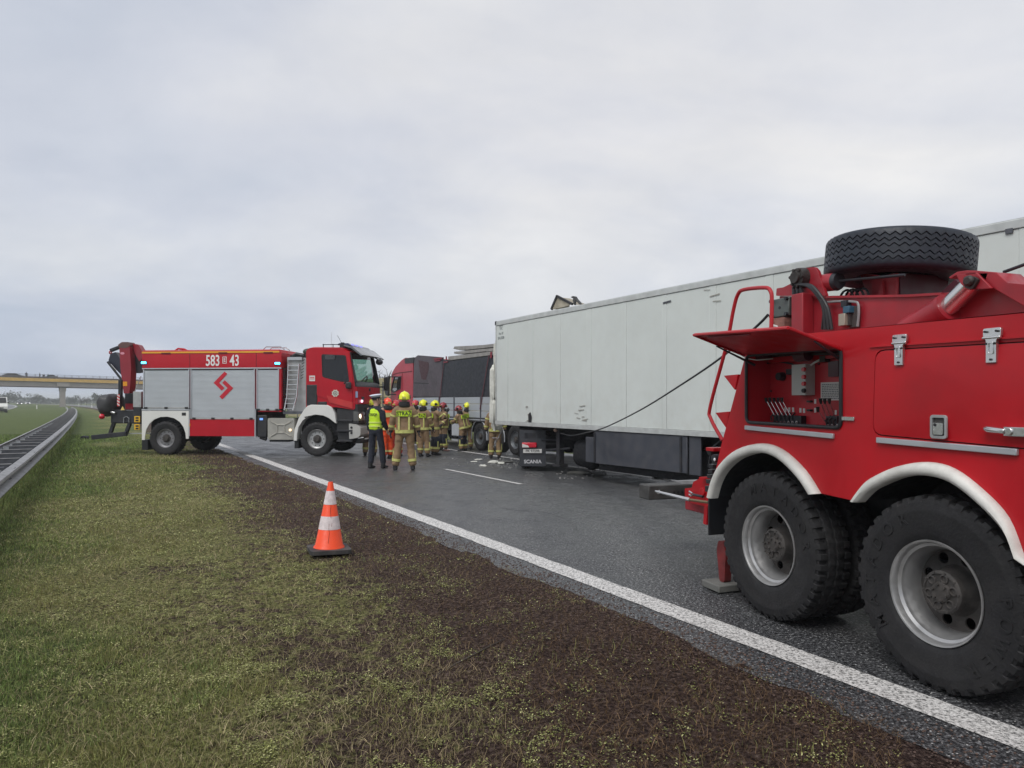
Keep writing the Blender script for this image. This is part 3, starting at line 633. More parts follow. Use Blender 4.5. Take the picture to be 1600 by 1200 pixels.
# --- haze
hb_ = MB().box(-1500, 1500, -60, 1500, -2.2, 10.5); hz_ = bpy.data.materials.new('haze'); hz_.use_nodes = True; t = hz_.node_tree; t.nodes.clear()
o = N(t, 'ShaderNodeOutputMaterial'); pv = N(t, 'ShaderNodeVolumePrincipled', Density=.00075, Color=(.86, .89, .93, 1)); pv.inputs['Anisotropy'].default_value = .2; t.links.new(pv.outputs[0], o.inputs['Volume'])
HAZE = hb_.build('haze', hz_, smooth=0); tag(HAZE, kind='stuff')
# ================================================================== WHEELS
def tyre_mesh(Rr, rr, w, lugs=40, style='block', n=None):
    hw = w/2; prof = []; P = []
    side = [(rr, -hw*.62), (rr+.006, -hw*.80), (rr+.02, -hw*.90), (rr+.045, -hw*.955), (rr+.05, -hw*.965), (rr+(Rr-rr)*.40, -hw*1.0), (rr+(Rr-rr)*.62, -hw*1.0), (rr+(Rr-rr)*.66, -hw*1.012), (rr+(Rr-rr)*.70, -hw*.995), (rr+(Rr-rr)*.84, -hw*.96)]
    def prof_at(phase, k):
        pts = [(r, y) for r, y in side]
        if style == 'block':
            gap = phase in (2, 3); d = .018 if gap else 0; g2 = (phase in (0, 3))
            pts += [(Rr-.03-d*.9, -hw*.93), (Rr-.010-d, -hw*.88), (Rr-.004-d, -hw*.70), (Rr-.004-d, -hw*.52), (Rr-.016, -hw*.50), (Rr-.016, -hw*.44), (Rr-(.014 if g2 else 0), -hw*.42), (Rr-(.014 if g2 else 0), -hw*.08), (Rr-.014, -hw*.06)]
        elif style == 'rib':
            zg = (.022 if k % 2 else -.022)*w/.3; sh = .008 if k % 2 else 0
            pts += [(Rr-.030, -hw*.95), (Rr-.012-sh, -hw*.90), (Rr-.004, -hw*.80)]
            for c in (.56, .30, .04):
                pts += [(Rr-.002, -hw*c-.006+zg*.55), (Rr-.016, -hw*c-.004+zg*.55), (Rr-.016, -hw*c+.004+zg*.55), (Rr-.002, -hw*c+.006+zg*.55)]
        else: pts += [(Rr-.03, -hw*.93), (Rr-.008, -hw*.85), (Rr, -hw*.5)]
        if style == 'rib':
            m = [(r, -y) for r, y in reversed(pts[:-4])]
            return pts+[(r, y) for r, y in m]
        return pts+[(r, -y) for r, y in reversed(pts)]
    if style == 'block':
        offs = [0, .50, .56, .94]; seq = [((i+offs[j])/lugs, j, i) for i in range(lugs) for j in range(4)]
    elif style == 'rib': seq = [(i/(lugs*2), 0, i) for i in range(lugs*2)]
    else: seq = [(i/48, 0, i) for i in range(48)]
    rings = []
    for f, j, i in seq:
        a = 2*PI*f; rings.append([Vector((r*math.cos(a), y, r*math.sin(a))) for r, y in prof_at(j, i)])
    mb = MB(); k = len(rings[0]); nn = len(rings); vs = [v for r in rings for v in r]
    fs = [(i*k+q, i*k+q+1, ((i+1) % nn)*k+q+1, ((i+1) % nn)*k+q) for i in range(nn) for q in range(k-1)]
    mb.add(vs, fs); return mb
def wheel(Rr=.55, rr=.285, w=.30, style='block', lugs=42, deep=True, letters=None, dual=False, rimmat=None):
    """returns (tyre mesh, rim mesh, hub mesh, ...) with the axle along local y, outer side at -y"""
    out = []
    t = tyre_mesh(Rr, rr, w, lugs, style)
    if letters:
        for word, a0, step in letters:
            for i, ch in enumerate(word):
                a = R(a0-step*i); rad = rr+(Rr-rr)*.53
                text(t, ch, .105, T3(rad*math.cos(a), -w/2*1.0, rad*math.sin(a)) @ Matrix.Rotation(-(a-PI/2), 4, 'Y'), .006, .01)
    me = t.mesh('tyre', 38); me.materials.append(TYRE); out.append(('tyre', me))
    yo = -w/2*.80; m = MB()
    if deep:
        dp = .175
        m.lathe([(rr-.004, yo+.05), (rr+.004, yo-.002), (rr+.012, yo-.012), (rr+.010, yo-.020), (rr+.001, yo-.018), (rr-.006, yo-.004), (rr-.010, yo+.022), (rr-.026, yo+.034), (rr-.030, yo+.060), (rr-.046, yo+.085), (rr-.052, yo+dp-.02), (rr-.056, yo+dp)], n=64)
    else:
        dp = .06
        m.lathe([(rr-.004, yo+.05), (rr+.004, yo-.002), (rr+.012, yo-.012), (rr+.006, yo-.018), (rr-.006, yo-.004), (rr-.012, yo+.02), (rr-.035, yo+.035), (rr-.055, yo+dp)], n=48)
    me = m.mesh('rim', 30); me.materials.append(rimmat or RIM); out.append(('rim', me))
    d = MB(); ro = rr-.050 if deep else rr-.05; yd = yo+dp
    holes = [circ((ro-.048)*math.cos(2*PI*(i+.5)/8), (ro-.048)*math.sin(2*PI*(i+.5)/8), .033, 16) for i in range(8)] if deep else [circ((ro-.03)*math.cos(2*PI*(i+.5)/10), (ro-.03)*math.sin(2*PI*(i+.5)/10), .017, 10) for i in range(10)]
    ri = ro-.09 if deep else .12
    d.plate([circ(0, 0, ro+.004, 48), circ(0, 0, ri, 48)]+holes, yd-.012, yd)
    if deep:    # conical hub well, then the hub carrying planet cover with lobes and bolts
        d.lathe([(ri, yd-.012), (ri-.012, yd-.03), (ri-.030, yd-.10), (.118, yd-.105)], n=40)
        me = d.mesh('disc', 30); me.materials.append(RIMD); out.append(('disc', me))
        h = MB(); yh = yd-.13
        h.lathe([(.122, yd-.09), (.122, yh+.004), (.112, yh-.006), (.104, yh-.008), (.102, yh), (.06, yh+.002), (.055, yh-.012), (.0, yh-.014)], n=40)
        for i in range(6):
            a = 2*PI*i/6+.2
            h.lathe([(.026, yh+.006), (.026, yh-.008), (.020, yh-.010), (.018, yh+.003), (0, yh+.004)], (0.081*math.cos(a), 0, .081*math.sin(a)), n=12)
            a += PI/6; h.cyl((.045*math.cos(a), yh+.01, .045*math.sin(a)), (.045*math.cos(a), yh-.026, .045*math.sin(a)), .0085, n=6)
        for i in range(10):
            a = 2*PI*i/10; h.cyl((.112*math.cos(a), yh+.01, .112*math.sin(a)), (.112*math.cos(a), yh-.012, .112*math.sin(a)), .006, n=6)
        me = h.mesh('hub', 30); me.materials.append(RIMD); out.append(('hub', me))
    else:
        me = d.mesh('disc', 30); me.materials.append(rimmat or ALUD); out.append(('disc', me))
        h = MB(); h.lathe([(.125, yd), (.12, yd-.03), (.085, yd-.035), (.082, yd-.075), (.07, yd-.085), (0, yd-.088)], n=28)
        for i in range(10):
            a = 2*PI*i/10; h.cyl((.112*math.cos(a), yd, .112*math.sin(a)), (.112*math.cos(a), yd-.055, .112*math.sin(a)), .013, n=6)
        me = h.mesh('hub', 30); me.materials.append(RIMD); out.append(('hub', me))
    if dual:
        t2 = tyre_mesh(Rr, rr, w*.95, lugs, style); t2.v = [(x, y+w*1.12, z) for x, y, z in t2.v]; me = t2.mesh('inner_tyre', 38); me.materials.append(TYRE); out.append(('inner_tyre', me))
    # dark drum and axle behind the disc
    b = MB(); b.lathe([(rr-.06, yd+.02), (rr-.07, yd+.25), (0, yd+.25)], n=24); b.cyl((0, yd+.2, 0), (0, 1.1, 0), .07, n=12)
    me = b.mesh('drum'); me.materials.append(UNDER); out.append(('brake_drum', me)); return out
def put_wheel(parts, parent, x, y, z, flip=False, a=0., name='wheel'):
    e = empty(name, (x, y, z), 0, parent=parent); e.rotation_euler = (0, a, PI if flip else 0)
    for nm, me in parts: place(nm, me, e)
    return e
# ================================================================== WRECKER (heavy recovery truck)
WK = Frame(1.94, 5.35, R(19.3), 1.25); A = WK.at
wk = WK.root('wrecker_truck', label='big red recovery truck with spare tyre on top and open control hatch', cat='recovery truck', group=None)
YS = -1.25
z7 = lambda u, v: (1060+u/2.609, 640+v/2.609)
arc1o = catmull([(*p, 0) for p in WK.pts([z7(*p) for p in [(130, 355), (146, 290), (180, 220), (250, 160), (345, 137), (430, 163), (520, 245), (583, 342)]], YS)], 4)
arc1i = catmull([(*p, 0) for p in WK.pts([z7(*p) for p in [(150, 362), (168, 300), (200, 245), (260, 197), (350, 176), (425, 203), (500, 275), (548, 346)]], YS)], 4)
arc2o = catmull([(*p, 0) for p in WK.pts([z7(*p) for p in [(716, 372), (750, 320), (795, 278), (900, 230), (1020, 213), (1130, 240), (1250, 330), (1350, 440), (1410, 590)]], YS)], 4)
arc2i = catmull([(*p, 0) for p in WK.pts([z7(*p) for p in [(748, 378), (790, 335), (830, 312), (920, 277), (1020, 268), (1130, 298), (1250, 390), (1350, 500), (1395, 610)]], YS)], 4)
def fix(Lst): return [(p[0], p[1]) for p in Lst]
a1o, a1i, a2o, a2i = fix(arc1o), fix(arc1i), fix(arc2o), fix(arc2i)
# mirror the second arch's far end down to wheel height
a2o = a2o+[(2.05, .80), (2.10, .62)]; a2i = a2i+[(1.98, .80), (2.02, .62)]
ZT = 2.135; opn = WK.pts([(1167, 555), (1316, 547.5), (1315, 670.5), (1165.5, 658.5)], YS)
ox0, ox1 = -.285, .70; oz0, oz1 = 1.475, 2.005
hatch = rpoly([(ox1, oz1), (ox0, oz1+.005), (ox0, oz0), (ox1, oz0-.012)], .05)
out_ = [(-.275, ZT), (-.30, 2.0), (-.62, 1.26), (-.735, .93)]+a1o[0:]+a2o+[(2.16, .60), (2.6, .60), (3.3, .60), (3.3, 2.07), (1.9, 2.088)]
door = rpoly([(2.55, 1.935), (.965, 1.965), (.945, 1.435), (2.55, 1.385)], .07)
p = MB().plate([out_, hatch, door], YS, YS+.025); p.build('side_panel', REDW, wk, bevel=.004)
def inset(loop, d):
    c = Vector((sum(p[0] for p in loop)/len(loop), sum(p[1] for p in loop)/len(loop))); o = []
    for q in loop: q = Vector(q); v = q-c; o.append((q.x-math.copysign(min(d, abs(v.x)), v.x), q.y-math.copysign(min(d, abs(v.y)), v.y)))
    return o
# door: shallow pyramid creases like the pressed sheet in the photograph
dl = inset(door, .008); dm = MB(); k = len(dl); ap = (1.75, YS-.034, 1.69)
dm.add([(q[0], YS-.004, q[1]) for q in dl]+[ap]+[(q[0], YS+.02, q[1]) for q in dl], [(i, (i+1) % k, k) for i in range(k)]+[(i, (i+1) % k, (i+1) % k+k+1, i+k+1) for i in range(k)])
dob = dm.build('locker_door', REDW, wk, smooth=12)
MB().plate([inset(door, -.004), inset(door, .012)], YS+.006, YS+.03).build('door_seal', GUM, dob)
# hinges of the locker door
def hinge(px0, px1):
    (xa, za), (xb, zb) = A(px0[0], px0[1], YS), A(px1[0], px1[1], YS); xc = (xa+xb)/2; wd = abs(xb-xa); m = MB()
    zt, zl = max(za, zb), min(za, zb); h = zt-zl
    m.plate([rrect(xa, xb, zt-h*.26, zt, .008, 2)], YS-.020, YS-.002)
    m.plate([[(xa+.01, zt-h*.27), (xb-.01, zt-h*.27), (xb-.02, zt-h*.36), (xb-.02, zl), (xa+.02, zl), (xa+.02, zt-h*.36)]], YS-.026, YS-.005)
    m.cyl((xa, YS-.02, zt-h*.28), (xb, YS-.02, zt-h*.28), .009, n=8)
    m.plate([rrect(xc-wd*.16, xc+wd*.16, zl+h*.25, zt-h*.40, .004, 2), rrect(xc-wd*.10, xc+wd*.10, zl+h*.29, zt-h*.44, .003, 2)], YS-.032, YS-.025)
    o = m.build('hinge', STEEL, dob, bevel=.0015, seg=1)
    s_ = MB()
    for dx, z in ((.18, zt-h*.1), (.82, zt-h*.1), (.28, zt-h*.45), (.72, zt-h*.45), (.5, zl+h*.09)):
        s_.cyl((xa+wd*dx, YS-.020, z), (xa+wd*dx, YS-.033, z), .006, n=8)
    s_.build('screws', BLKM, o); o.children[0]['kind'] = 'stuff'; return o
hinge((1398, 524), (1420, 570)); hinge((1540, 514), (1568, 566))
# flush latch
(xa, za), (xb, zb) = A(1459, 648, YS), A(1485, 686, YS); yl = YS-.03
m = MB().plate([rrect(xa, xb, zb, za, .018), rrect(xa+.014, xb-.014, zb+.016, za-.016, .008)], yl, yl+.012); lt = m.build('latch_frame', ALUD, dob, bevel=.002)
MB().box(xa+.012, xb-.012, yl+.010, yl+.016, zb+.014, za-.014).build('latch_cup', RIMD, lt)
MB().plate([rrect(xa+.022, xb-.020, zb+.022, za-.045, .008)], yl-.004, yl+.008).build('latch_paddle', STEEL, lt, bevel=.003); MB().cyl((xa+.036, yl-.006, za-.056), (xa+.036, yl-.001, za-.056), .009).build('key_hole', INK, lt)
# swing handle at the right
h = MB(); (hx, hz) = A(1546, 671, YS); h.tube([(hx, YS-.03, hz+.004), (hx+.03, YS-.045, hz+.002), (hx+.12, YS-.05, hz-.004)], [.012, .016, .014], 10)
h.box(hx+.11, hx+.27, YS-.05, YS-.02, hz-.028, hz+.018).cyl((hx+.14, YS-.058, hz-.005), (hx+.14, YS-.02, hz-.005), .02); h.build('door_handle', STEEL, dob, bevel=.003)
# gap shadow line above the door = rain gutter, trims
def trim(p0, p1, name='trim_strip', hgt=.017):
    (xa, za), (xb, zb) = A(*p0, YS), A(*p1, YS); m = MB()
    m.plate([[(xa, za+hgt), (xa, za-hgt), (xb, zb-hgt), (xb, zb+hgt)]], YS-.022, YS-.001); return m.build(name, ALU, wk, bevel=.004)
trim((1166.6, 668), (1304.7, 681.5)); trim((1372.7, 687.5), (1593, 706.5))
g = MB(); g.plate([[(.93, 1.992), (2.9, 1.955), (2.9, 1.945), (.93, 1.982)]], YS-.012, YS); g.build('gutter_lip', REDW, wk)
# body behind the panel: top sheet, rear sheet, inner faces
tp = MB()
tp.add([(-.275, YS+.005, ZT), (3.3, YS+.005, 2.068), (3.3, -1.05, 2.09), (-.275, -1.05, 2.155), (-.275, -1.05, 1.95), (3.3, -1.05, 1.95)], [(0, 1, 2, 3), (3, 2, 5, 4)])
tp.add([(-.27, -1.05, 1.95), (3.3, -1.05, 1.95), (3.3, 1.05, 1.95), (-.27, 1.05, 1.95)], [(0, 1, 2, 3)]); tp.build('deck_top', REDW, wk, smooth=0)
rs = MB(); prof_ = [(-.275, ZT), (-.30, 2.0), (-.62, 1.26), (-.735, .93)]
for i in range(len(prof_)-1):
    (xa, za), (xb, zb) = prof_[i], prof_[i+1]; rs.add([(xa+.004, YS+.004, za), (xb+.004, YS+.004, zb), (xb+.004, 1.22, zb), (xa+.004, 1.22, za)], [(0, 1, 2, 3)])
rs.build('rear_sheet', REDW, wk, smooth=0)
fp = MB(); fp.plate([[(-.275, ZT), (-.62, 1.26), (-.735, .93), (3.3, .93), (3.3, 2.07)]], 1.2, 1.24); fp.build('far_side_panel', REDW, wk)
MB().box(3.2, 3.3, -1.2, 1.2, .6, 2.06).build('front_bulkhead', REDW, wk)
# wheel housings (dark)
wh = MB()
for L_ in (a1i, a2i):
    n = len(L_); wh.add([(q[0], YS+.01, q[1]+.012) for q in L_]+[(q[0], YS+.55, q[1]+.012) for q in L_], [(i, i+1, n+i+1, n+i) for i in range(n-1)])
wh.box(-.75, 2.2, -.70, -.68, .75, 1.35); wh.build('wheel_housing', UNDER, wk, smooth=0)
# fender lips
for lo, li in ((a1o, a1i), (a2o, a2i)):
    m = MB(); n = min(len(lo), len(li)); rings = []
    for i in range(n):
        o_, n_ = Vector((lo[i][0], 0, lo[i][1])), Vector((li[i][0], 0, li[i][1])); d = n_-o_
        rings.append([o_+Vector((0, YS-.001, 0)), o_+d*.06+Vector((0, YS-.030, 0)), o_+d*.28+Vector((0, YS-.052, 0)), o_+d*.65+Vector((0, YS-.058, 0)), o_+d*.95+Vector((0, YS-.045, 0)), o_+d*1.0+Vector((0, YS-.028, 0)), o_+d*.98+Vector((0, YS+.03, 0)), o_+d*.3+Vector((0, YS+.03, 0))])
    m.loft(rings); m.build('fender', FENDW, wk, smooth=50)
WW = wheel(.556, .287, .30, 'block', 38, True, [('MATADOR', 212, 16.5), ('POWER', 4, 15.5)], dual=True)
WW2 = wheel(.556, .287, .30, 'block', 46, True, [('MATADOR', 110, 16.5)], dual=True)
put_wheel(WW2, wk, -.045, YS+.14, .556, a=R(0)); put_wheel(WW, wk, 1.37, YS+.14, .556, a=R(-4))
for x in (-.045, 1.37): put_wheel([q for q in WW if q[0] in ('tyre', 'inner_tyre', 'rim', 'disc')], wk, x, 1.11, .556, flip=True)
# chassis
ch = MB(); ch.box(-1.0, 3.3, -.45, -.33, .78, 1.1).box(-1.0, 3.3, .33, .45, .78, 1.1).box(-.9, -.7, -1.0, 1.0, .7, .95).box(-.2, .1, -1.0, 1.0, .42, .7).box(1.2, 1.5, -1., 1., .42, .7).box(.3, 1.1, -.7, .7, .5, .9)
ch.build('chassis', UNDER, wk)
# mud flap, with mounting
(xa, za), (xb, zb) = A(1107, 768, YS+.03), A(1124, 841, YS+.03)
MB().box(-.83, -.815, YS+.02, YS+.42, zb, za+.03).build('mud_flap', GUM, wk, bevel=.006)
MB().box(-.845, -.80, YS+.0, YS+.45, za, za+.05).build('flap_bracket', BLKM, wk, bevel=.004)
# hatch interior
YB = -1.005
hb2 = MB()
hb2.add([(ox0-.02, YB, oz0-.03), (ox1+.02, YB, oz0-.03), (ox1+.02, YB, oz1+.02), (ox0-.02, YB, oz1+.02)], [(0, 1, 2, 3)])
hb2.add([(ox0-.02, YS+.024, oz0-.03), (ox1+.02, YS+.024, oz0-.03), (ox1+.02, YS+.024, oz1+.02), (ox0-.02, YS+.024, oz1+.02), (ox0-.02, YB, oz0-.03), (ox1+.02, YB, oz0-.03), (ox1+.02, YB, oz1+.02), (ox0-.02, YB, oz1+.02)], [(0, 1, 5, 4), (1, 2, 6, 5), (3, 2, 6, 7), (0, 3, 7, 4)])
cbx = hb2.build('control_box', mat('hatch_red', (.42, .014, .024), .45, var=.15, vs=3), wk, smooth=0)
sl2 = MB(); k = len(hatch); hp = [Vector((q[0], YS-.006, q[1])) for q in inset(hatch, .006)]; sl2.tube(hp+[hp[0], hp[1]], .013, 8); sl2.build('hatch_seal', GUM, wk)
def zc(u, v, y=YB): return A(1100+u/6.154, 520+v/6.154, y)
def cb(u0, v0, u1, v1, d, m, nm, y=YB, bev=.002):
    (xa, za), (xb, zb) = zc(u0, v0, y), zc(u1, v1, y); o = MB().box(min(xa, xb), max(xa, xb), y-d, y-.001, min(za, zb), max(za, zb)).build(nm, m, cbx, bevel=bev, seg=1); return o, (xa+xb)/2, y-d, (za+zb)/2
GREYB = mat('switch_box_grey', (.42, .43, .41), .5)
o, xc, yc, z_ = cb(935, 310, 1070, 600, .09, GREYB, 'switch_box')
for v, c in ((352, HRED), (424, HRED), (490, HRED), (556, INK)):
    x, z = zc(968, v, yc); MB().cyl((x, yc, z), (x, yc-.018, z), .017, .015, 14).build('push_button', c, o)
cb(815, 350, 905, 400, .03, BLKM, 'label_plate'); x, z = zc(760, 420); MB().cyl((x, YB, z), (x, YB-.05, z), .035, .03, 16).build('round_knob', BLKM, cbx)
o, xc, yc, z_ = cb(1125, 478, 1322, 650, .003, PAPER, 'instruction_sheet')
tm = MB(); rt = random.Random(3)
(xa, za), (xb, zb) = zc(1135, 490, YB-.003), zc(1312, 640, YB-.003)
for i in range(9):
    z = za+(zb-za)*(i+.5)/9; x = xa
    while x < xb-.01:
        l = rt.uniform(.006, .022); tm.box(x, min(x+l, xb), YB-.0055, YB-.0035, z-.0035, z+.0035); x += l+.006
o2 = tm.build('printed_lines', INKG, o, smooth=0); o2['kind'] = 'stuff'
for i, u in enumerate((685, 722, 762, 802, 838)):
    x0_, z0_ = zc(u+22, 860); x1_, z1_ = zc(u, 650); m = MB(); m.tube([(x0_+.02, YB-.03, z0_+.03), (x1_, YB-.085, z1_)], .0035, 6); L_ = m.build('lever', STEEL, cbx)
    MB().tube([(x1_, YB-.085, z1_-.018), (x1_, YB-.087, z1_), (x1_, YB-.089, z1_+.022)], [.006, .011, .013], 8).build('lever_knob', BLK, L_)
for u, v in ((1215, 660), (1255, 660), (1300, 660), (1188, 740)):
    x0_, z0_ = zc(u+5, 880); x1_, z1_ = zc(u, v); m = MB(); m.tube([(x0_, YB-.03, z0_+.02), (x1_, YB-.085, z1_)], .0035, 6); L_ = m.build('lever', STEEL, cbx)
    MB().tube([(x1_, YB-.085, z1_-.018), (x1_, YB-.087, z1_), (x1_, YB-.089, z1_+.022)], [.006, .011, .013], 8).build('lever_knob', BLK, L_)
cb(715, 790, 985, 890, .05, BLKM, 'valve_block'); cb(1225, 800, 1330, 900, .05, BLKM, 'valve_block')
for u in (708, 745, 782, 820, 858, 897): x, z = zc(u, 862, YB-.05); MB().lathe([(.010, -.004), (.012, -.008), (.006, -.008), (.005, 0)], (x, YB-.05, z), n=10).build('valve_plug', STEEL, cbx)
for u in (1200, 1240, 1287): x, z = zc(u, 892, YB-.05); MB().lathe([(.010, -.004), (.012, -.008), (.006, -.008), (.005, 0)], (x, YB-.05, z), n=10).build('valve_plug', STEEL, cbx)
for u, v in ((785, 740), (822, 740), (860, 740), (930, 745), (965, 748), (1072, 660), (1072, 745), (1270, 765), (1310, 765)): cb(u-9, v-22, u+9, v+22, .004, PAPER, 'label_tag', bev=0)
for v in (660, 745): cb(1015, v-10, 1050, v+10, .03, BLK, 'toggle_switch')
cb(1160, 225, 1215, 280, .05, RIMD, 'lamp_socket'); m = MB(); 
x0_, z0_ = zc(420, 235); x1_, z1_ = zc(1190, 200)
m.tube([(ox0+.03, YB-.05, z0_-.01), (.1, YB-.09, z1_+.012), (ox1-.05, YB-.05, z1_-.02)], .014, 8); m.build('cable_duct', BLKM, cbx)
m = MB(); x, z = zc(540, 215, YB-.1); m.cyl((x-.02, YB-.11, z), (x+.1, YB-.11, z), .045, n=16); m.build('lamp_housing', mat('hatch_dark', (.06, .01, .02), .4), cbx); 
m = MB(); x, z = zc(960, 215, YB-.1); m.cyl((x-.06, YB-.11, z), (x+.06, YB-.11, z), .045, n=16); m.build('lamp_housing', MATS['hatch_dark'], cbx)
m = MB(); x, z = zc(380, 215, YS); m.tube([(x, YS-.03, z), (x+.05, YS, z-.03), (x+.12, YS+.03, z-.045), (x+.17, YB-.1, z-.035)], .004, 6); m.build('white_wire', PAPER, cbx)
x, z = A(1326, 654, YS); MB().plate([rrect(x-.055, x+.055, z-.012, z+.012, .003, 2)], YS-.012, YS-.001).build('latch_plate', STEEL, wk, bevel=.001, seg=1)
for u in (700, 740, 780, 820, 860, 895):
    P_ = [Vector((*zc(u, 800, YB-.06),)), Vector((*zc(u+6, 840, YB-.07),))]; (xa, za), (xb, zb) = zc(u, 770, YB), zc(u+8, 845, YB); MB().tube([(xa, YB-.02, za), (xa+.004, YB-.06, (za+zb)/2), (xb, YB-.055, zb)], .007, 6).build('hydraulic_stub', BLK, cbx)
for u, v, c in ((600, 660, STEEL), (640, 700, STEEL), (540, 760, STEEL), (1090, 885, HRED), (1110, 300, BLKM), (650, 560, INK)): x, z = zc(u, v, YB); MB().cyl((x, YB-.012, z), (x, YB, z), .007, n=8).build('bolt_head', c, cbx)
for k, (u, v) in enumerate(((1240, 840), (1275, 835), (1310, 845))): (xa, za) = zc(u, v, YB); MB().tube([(xa, YB-.02, za+.03), (xa+.006, YB-.07, za), (xa, YB-.05, za-.04)], .008, 6).build('hydraulic_stub', BLK, cbx)
P_ = [zc(q, w_, YB) for q, w_ in ((470, 240), (620, 300), (720, 270), (880, 300), (930, 340))]; MB().tube([(a, YB-.03, b) for a, b in P_], .007, 6).build('control_wire', BLK, cbx)
P_ = [zc(q, w_, YB) for q, w_ in ((1180, 250), (1100, 290), (1060, 320))]; MB().tube([(a, YB-.04, b) for a, b in P_], .008, 6).build('control_wire', PAPER, cbx)
P_ = [zc(q, w_, YB) for q, w_ in ((480, 880), (600, 900), (720, 895))]; MB().tube([(a, YB-.05, b) for a, b in P_], .008, 6).build('control_wire', BLK, cbx)
x, z = zc(1265, 340, YB); MB().box(x-.05, x+.045, YB-.02, YB-.001, z-.06, z+.05).build('hinge_bracket', mat('hatch_dark', (.06, .01, .02), .4), cbx)
# raised hatch lid, hinged along the top of the opening
def ray3(px, py, ylo): x, z = A(px, py, ylo); return Vector((x, ylo, z))
H1, H2 = Vector((-.29, YS-.008, 2.02)), Vector((.70, YS-.008, 2.0)); O2 = ray3(1232, 509, YS-.50); O1 = ray3(1074.5, 522, YS-.50); O1.x = max(O1.x, O2.x-1.03)
nrm_ = (H2-H1).cross(O1-H1).normalized(); nrm_ = nrm_ if nrm_.z > 0 else -nrm_
def quadslab(P, th, m): P = [Vector(p) for p in P]; m.add(P+[p-nrm_*th for p in P], [(0, 1, 2, 3), (7, 6, 5, 4), (0, 1, 5, 4), (1, 2, 6, 5), (2, 3, 7, 6), (3, 0, 4, 7)]); return m
lid = quadslab([H1, H2, O2, O1], .012, MB()).build('hatch_lid', REDW, wk, bevel=.004)
m = MB(); ins = lambda a, b, f: a*(1-f)+b*f
m.tube([H1-nrm_*.016, O1-nrm_*.016], .010, 6).tube([O1-nrm_*.016, O2-nrm_*.016], .010, 6).tube([O2-nrm_*.016, H2-nrm_*.016], .010, 6); m.build('lid_rim', REDW, lid)
m = MB(); c_ = (H1+H2+O1+O2)/4-nrm_*.02; q = ins(O1, O2, .12)-nrm_*.02; q2 = ins(O1, O2, .5)-nrm_*.02; m.tube([ins(q, H1, .12), ins(q2, H2, .14)], .006, 6); m.build('lid_stiffener', REDB, lid)
MB().tube([ins(H1, H2, .04)+Vector((0, .06, -.09)), ins(O1, H1, .45)-nrm_*.03], [.011, .006], 8).build('gas_strut', BLKM, lid); m = MB(); m.tube([ins(H1, H2, .95)+Vector((0, .06, -.09)), ins(O2, H2, .5)-nrm_*.03], [.011, .006], 8); m.build('gas_strut', BLKM, lid)
# handrail at the rear corner
yr = YS+.02
HP = [ray3(*q, yr) for q in [(1129, 688), (1111, 655), (1110, 634), (1135, 540), (1146, 484), (1153, 460), (1163, 452.5), (1195, 449.5), (1204, 455), (1206, 470), (1205, 512)]]
MB().tube(catmull(HP, 5), .0155, 10).build('grab_rail', mat('rail_red', (.40, .012, .02), .4, var=.1), wk)
for (px, py, px2, py2) in ((1131, 587, 1142, 609), (1118, 645, 1128, 668)):
    a = ray3(px, py, yr+.10); b = ray3(px+22, py-2, yr+.10); c = ray3(px2+6, py2, yr+.10)
    m = MB(); m.add([a, b, c, a+Vector((0, .3, 0)), b+Vector((0, .3, 0)), c+Vector((0, .3, 0))], [(0, 1, 2), (5, 4, 3), (0, 1, 4, 3), (1, 2, 5, 4), (0, 2, 5, 3)]); m.build('step_plate', REDW, wk, smooth=0)
# rear corner lamps and brackets
yq = YS+.10
x, z = A(1110, 701, yq); MB().box(x-.04, x+.07, yq-.02, yq+.25, z-.02, z+.01).build('lamp_bracket', REDW, wk, bevel=.003)
x, z = A(1109, 706, yq); MB().cyl((x-.01, yq, z), (x-.01, yq+.09, z+.01), .035, n=12).build('lamp_body', BLKM, wk)
x, z = A(1118, 718, yq-.05); MB().sphere((x, yq-.05, z), .018).build('side_marker', LAMPW, wk); x, z = A(1124, 716, yq); MB().cyl((x, yq-.06, z), (x, yq-.02, z), .036, n=14).build('lamp_body', BLKM, wk)
m = MB()
for k in range(4): x, z = A(1112-k*1.5, 728+k*8, yq); m.box(x-.03, x+.03, yq-.01, yq+.04, z-.02, z+.015)
m.build('lamp_cluster', BLKM, wk, bevel=.004)['kind'] = 'stuff'
# underlift arm and cross bar behind the truck
ub = MB(); yb = -.95; x, z = A(1008, 757, yb); x2, z2 = A(1004, 778, yb)
zt, zbm = z, z-.155; XB = x
bar = MB().box(XB-.10, XB+.11, -.97, .97, zbm, zt).build('cross_bar', mat('bar_grey', (.055, .054, .052), .6, var=.35, vs=8, bump=.3), wk, bevel=.012)
m = MB(); 
for k in range(4): m.cyl((XB+.111, -.66+.05*k, zbm+.07), (XB+.114, -.66+.05*k, zbm+.07), .012, n=8)
m.build('pin_holes', INK, bar)['kind'] = 'stuff'
MB().box(XB-.08, -.75, -.20, .12, zt-.04, zt+.005).build('underlift_boom', mat('bar_grey', (.1, .1, .1), .6), wk, bevel=.01)
def UQ(px, py, y): x, z = A(px, py, y); return Vector((x, y, z))
tpq = [UQ(1047, 751, -.75), UQ(1100, 750, -.75), UQ(1100, 757, -.75), UQ(1066, 756.5, -.75)]; MB().plate([[(q.x, q.z) for q in tpq]], -.75, -.30).build('underlift_top_plate', GALV, wk, bevel=.004)
hp2 = [UQ(*q, -.80) for q in [(1083, 753), (1096, 746), (1112, 746), (1112, 792), (1100, 791), (1080, 786), (1076, 776), (1070, 775), (1070, 763), (1081, 762)]]
uh = MB().plate([rpoly([(q.x, q.z) for q in hp2], .01, 2)], -.80, -.45).build('underlift_head', REDW, wk, bevel=.008)
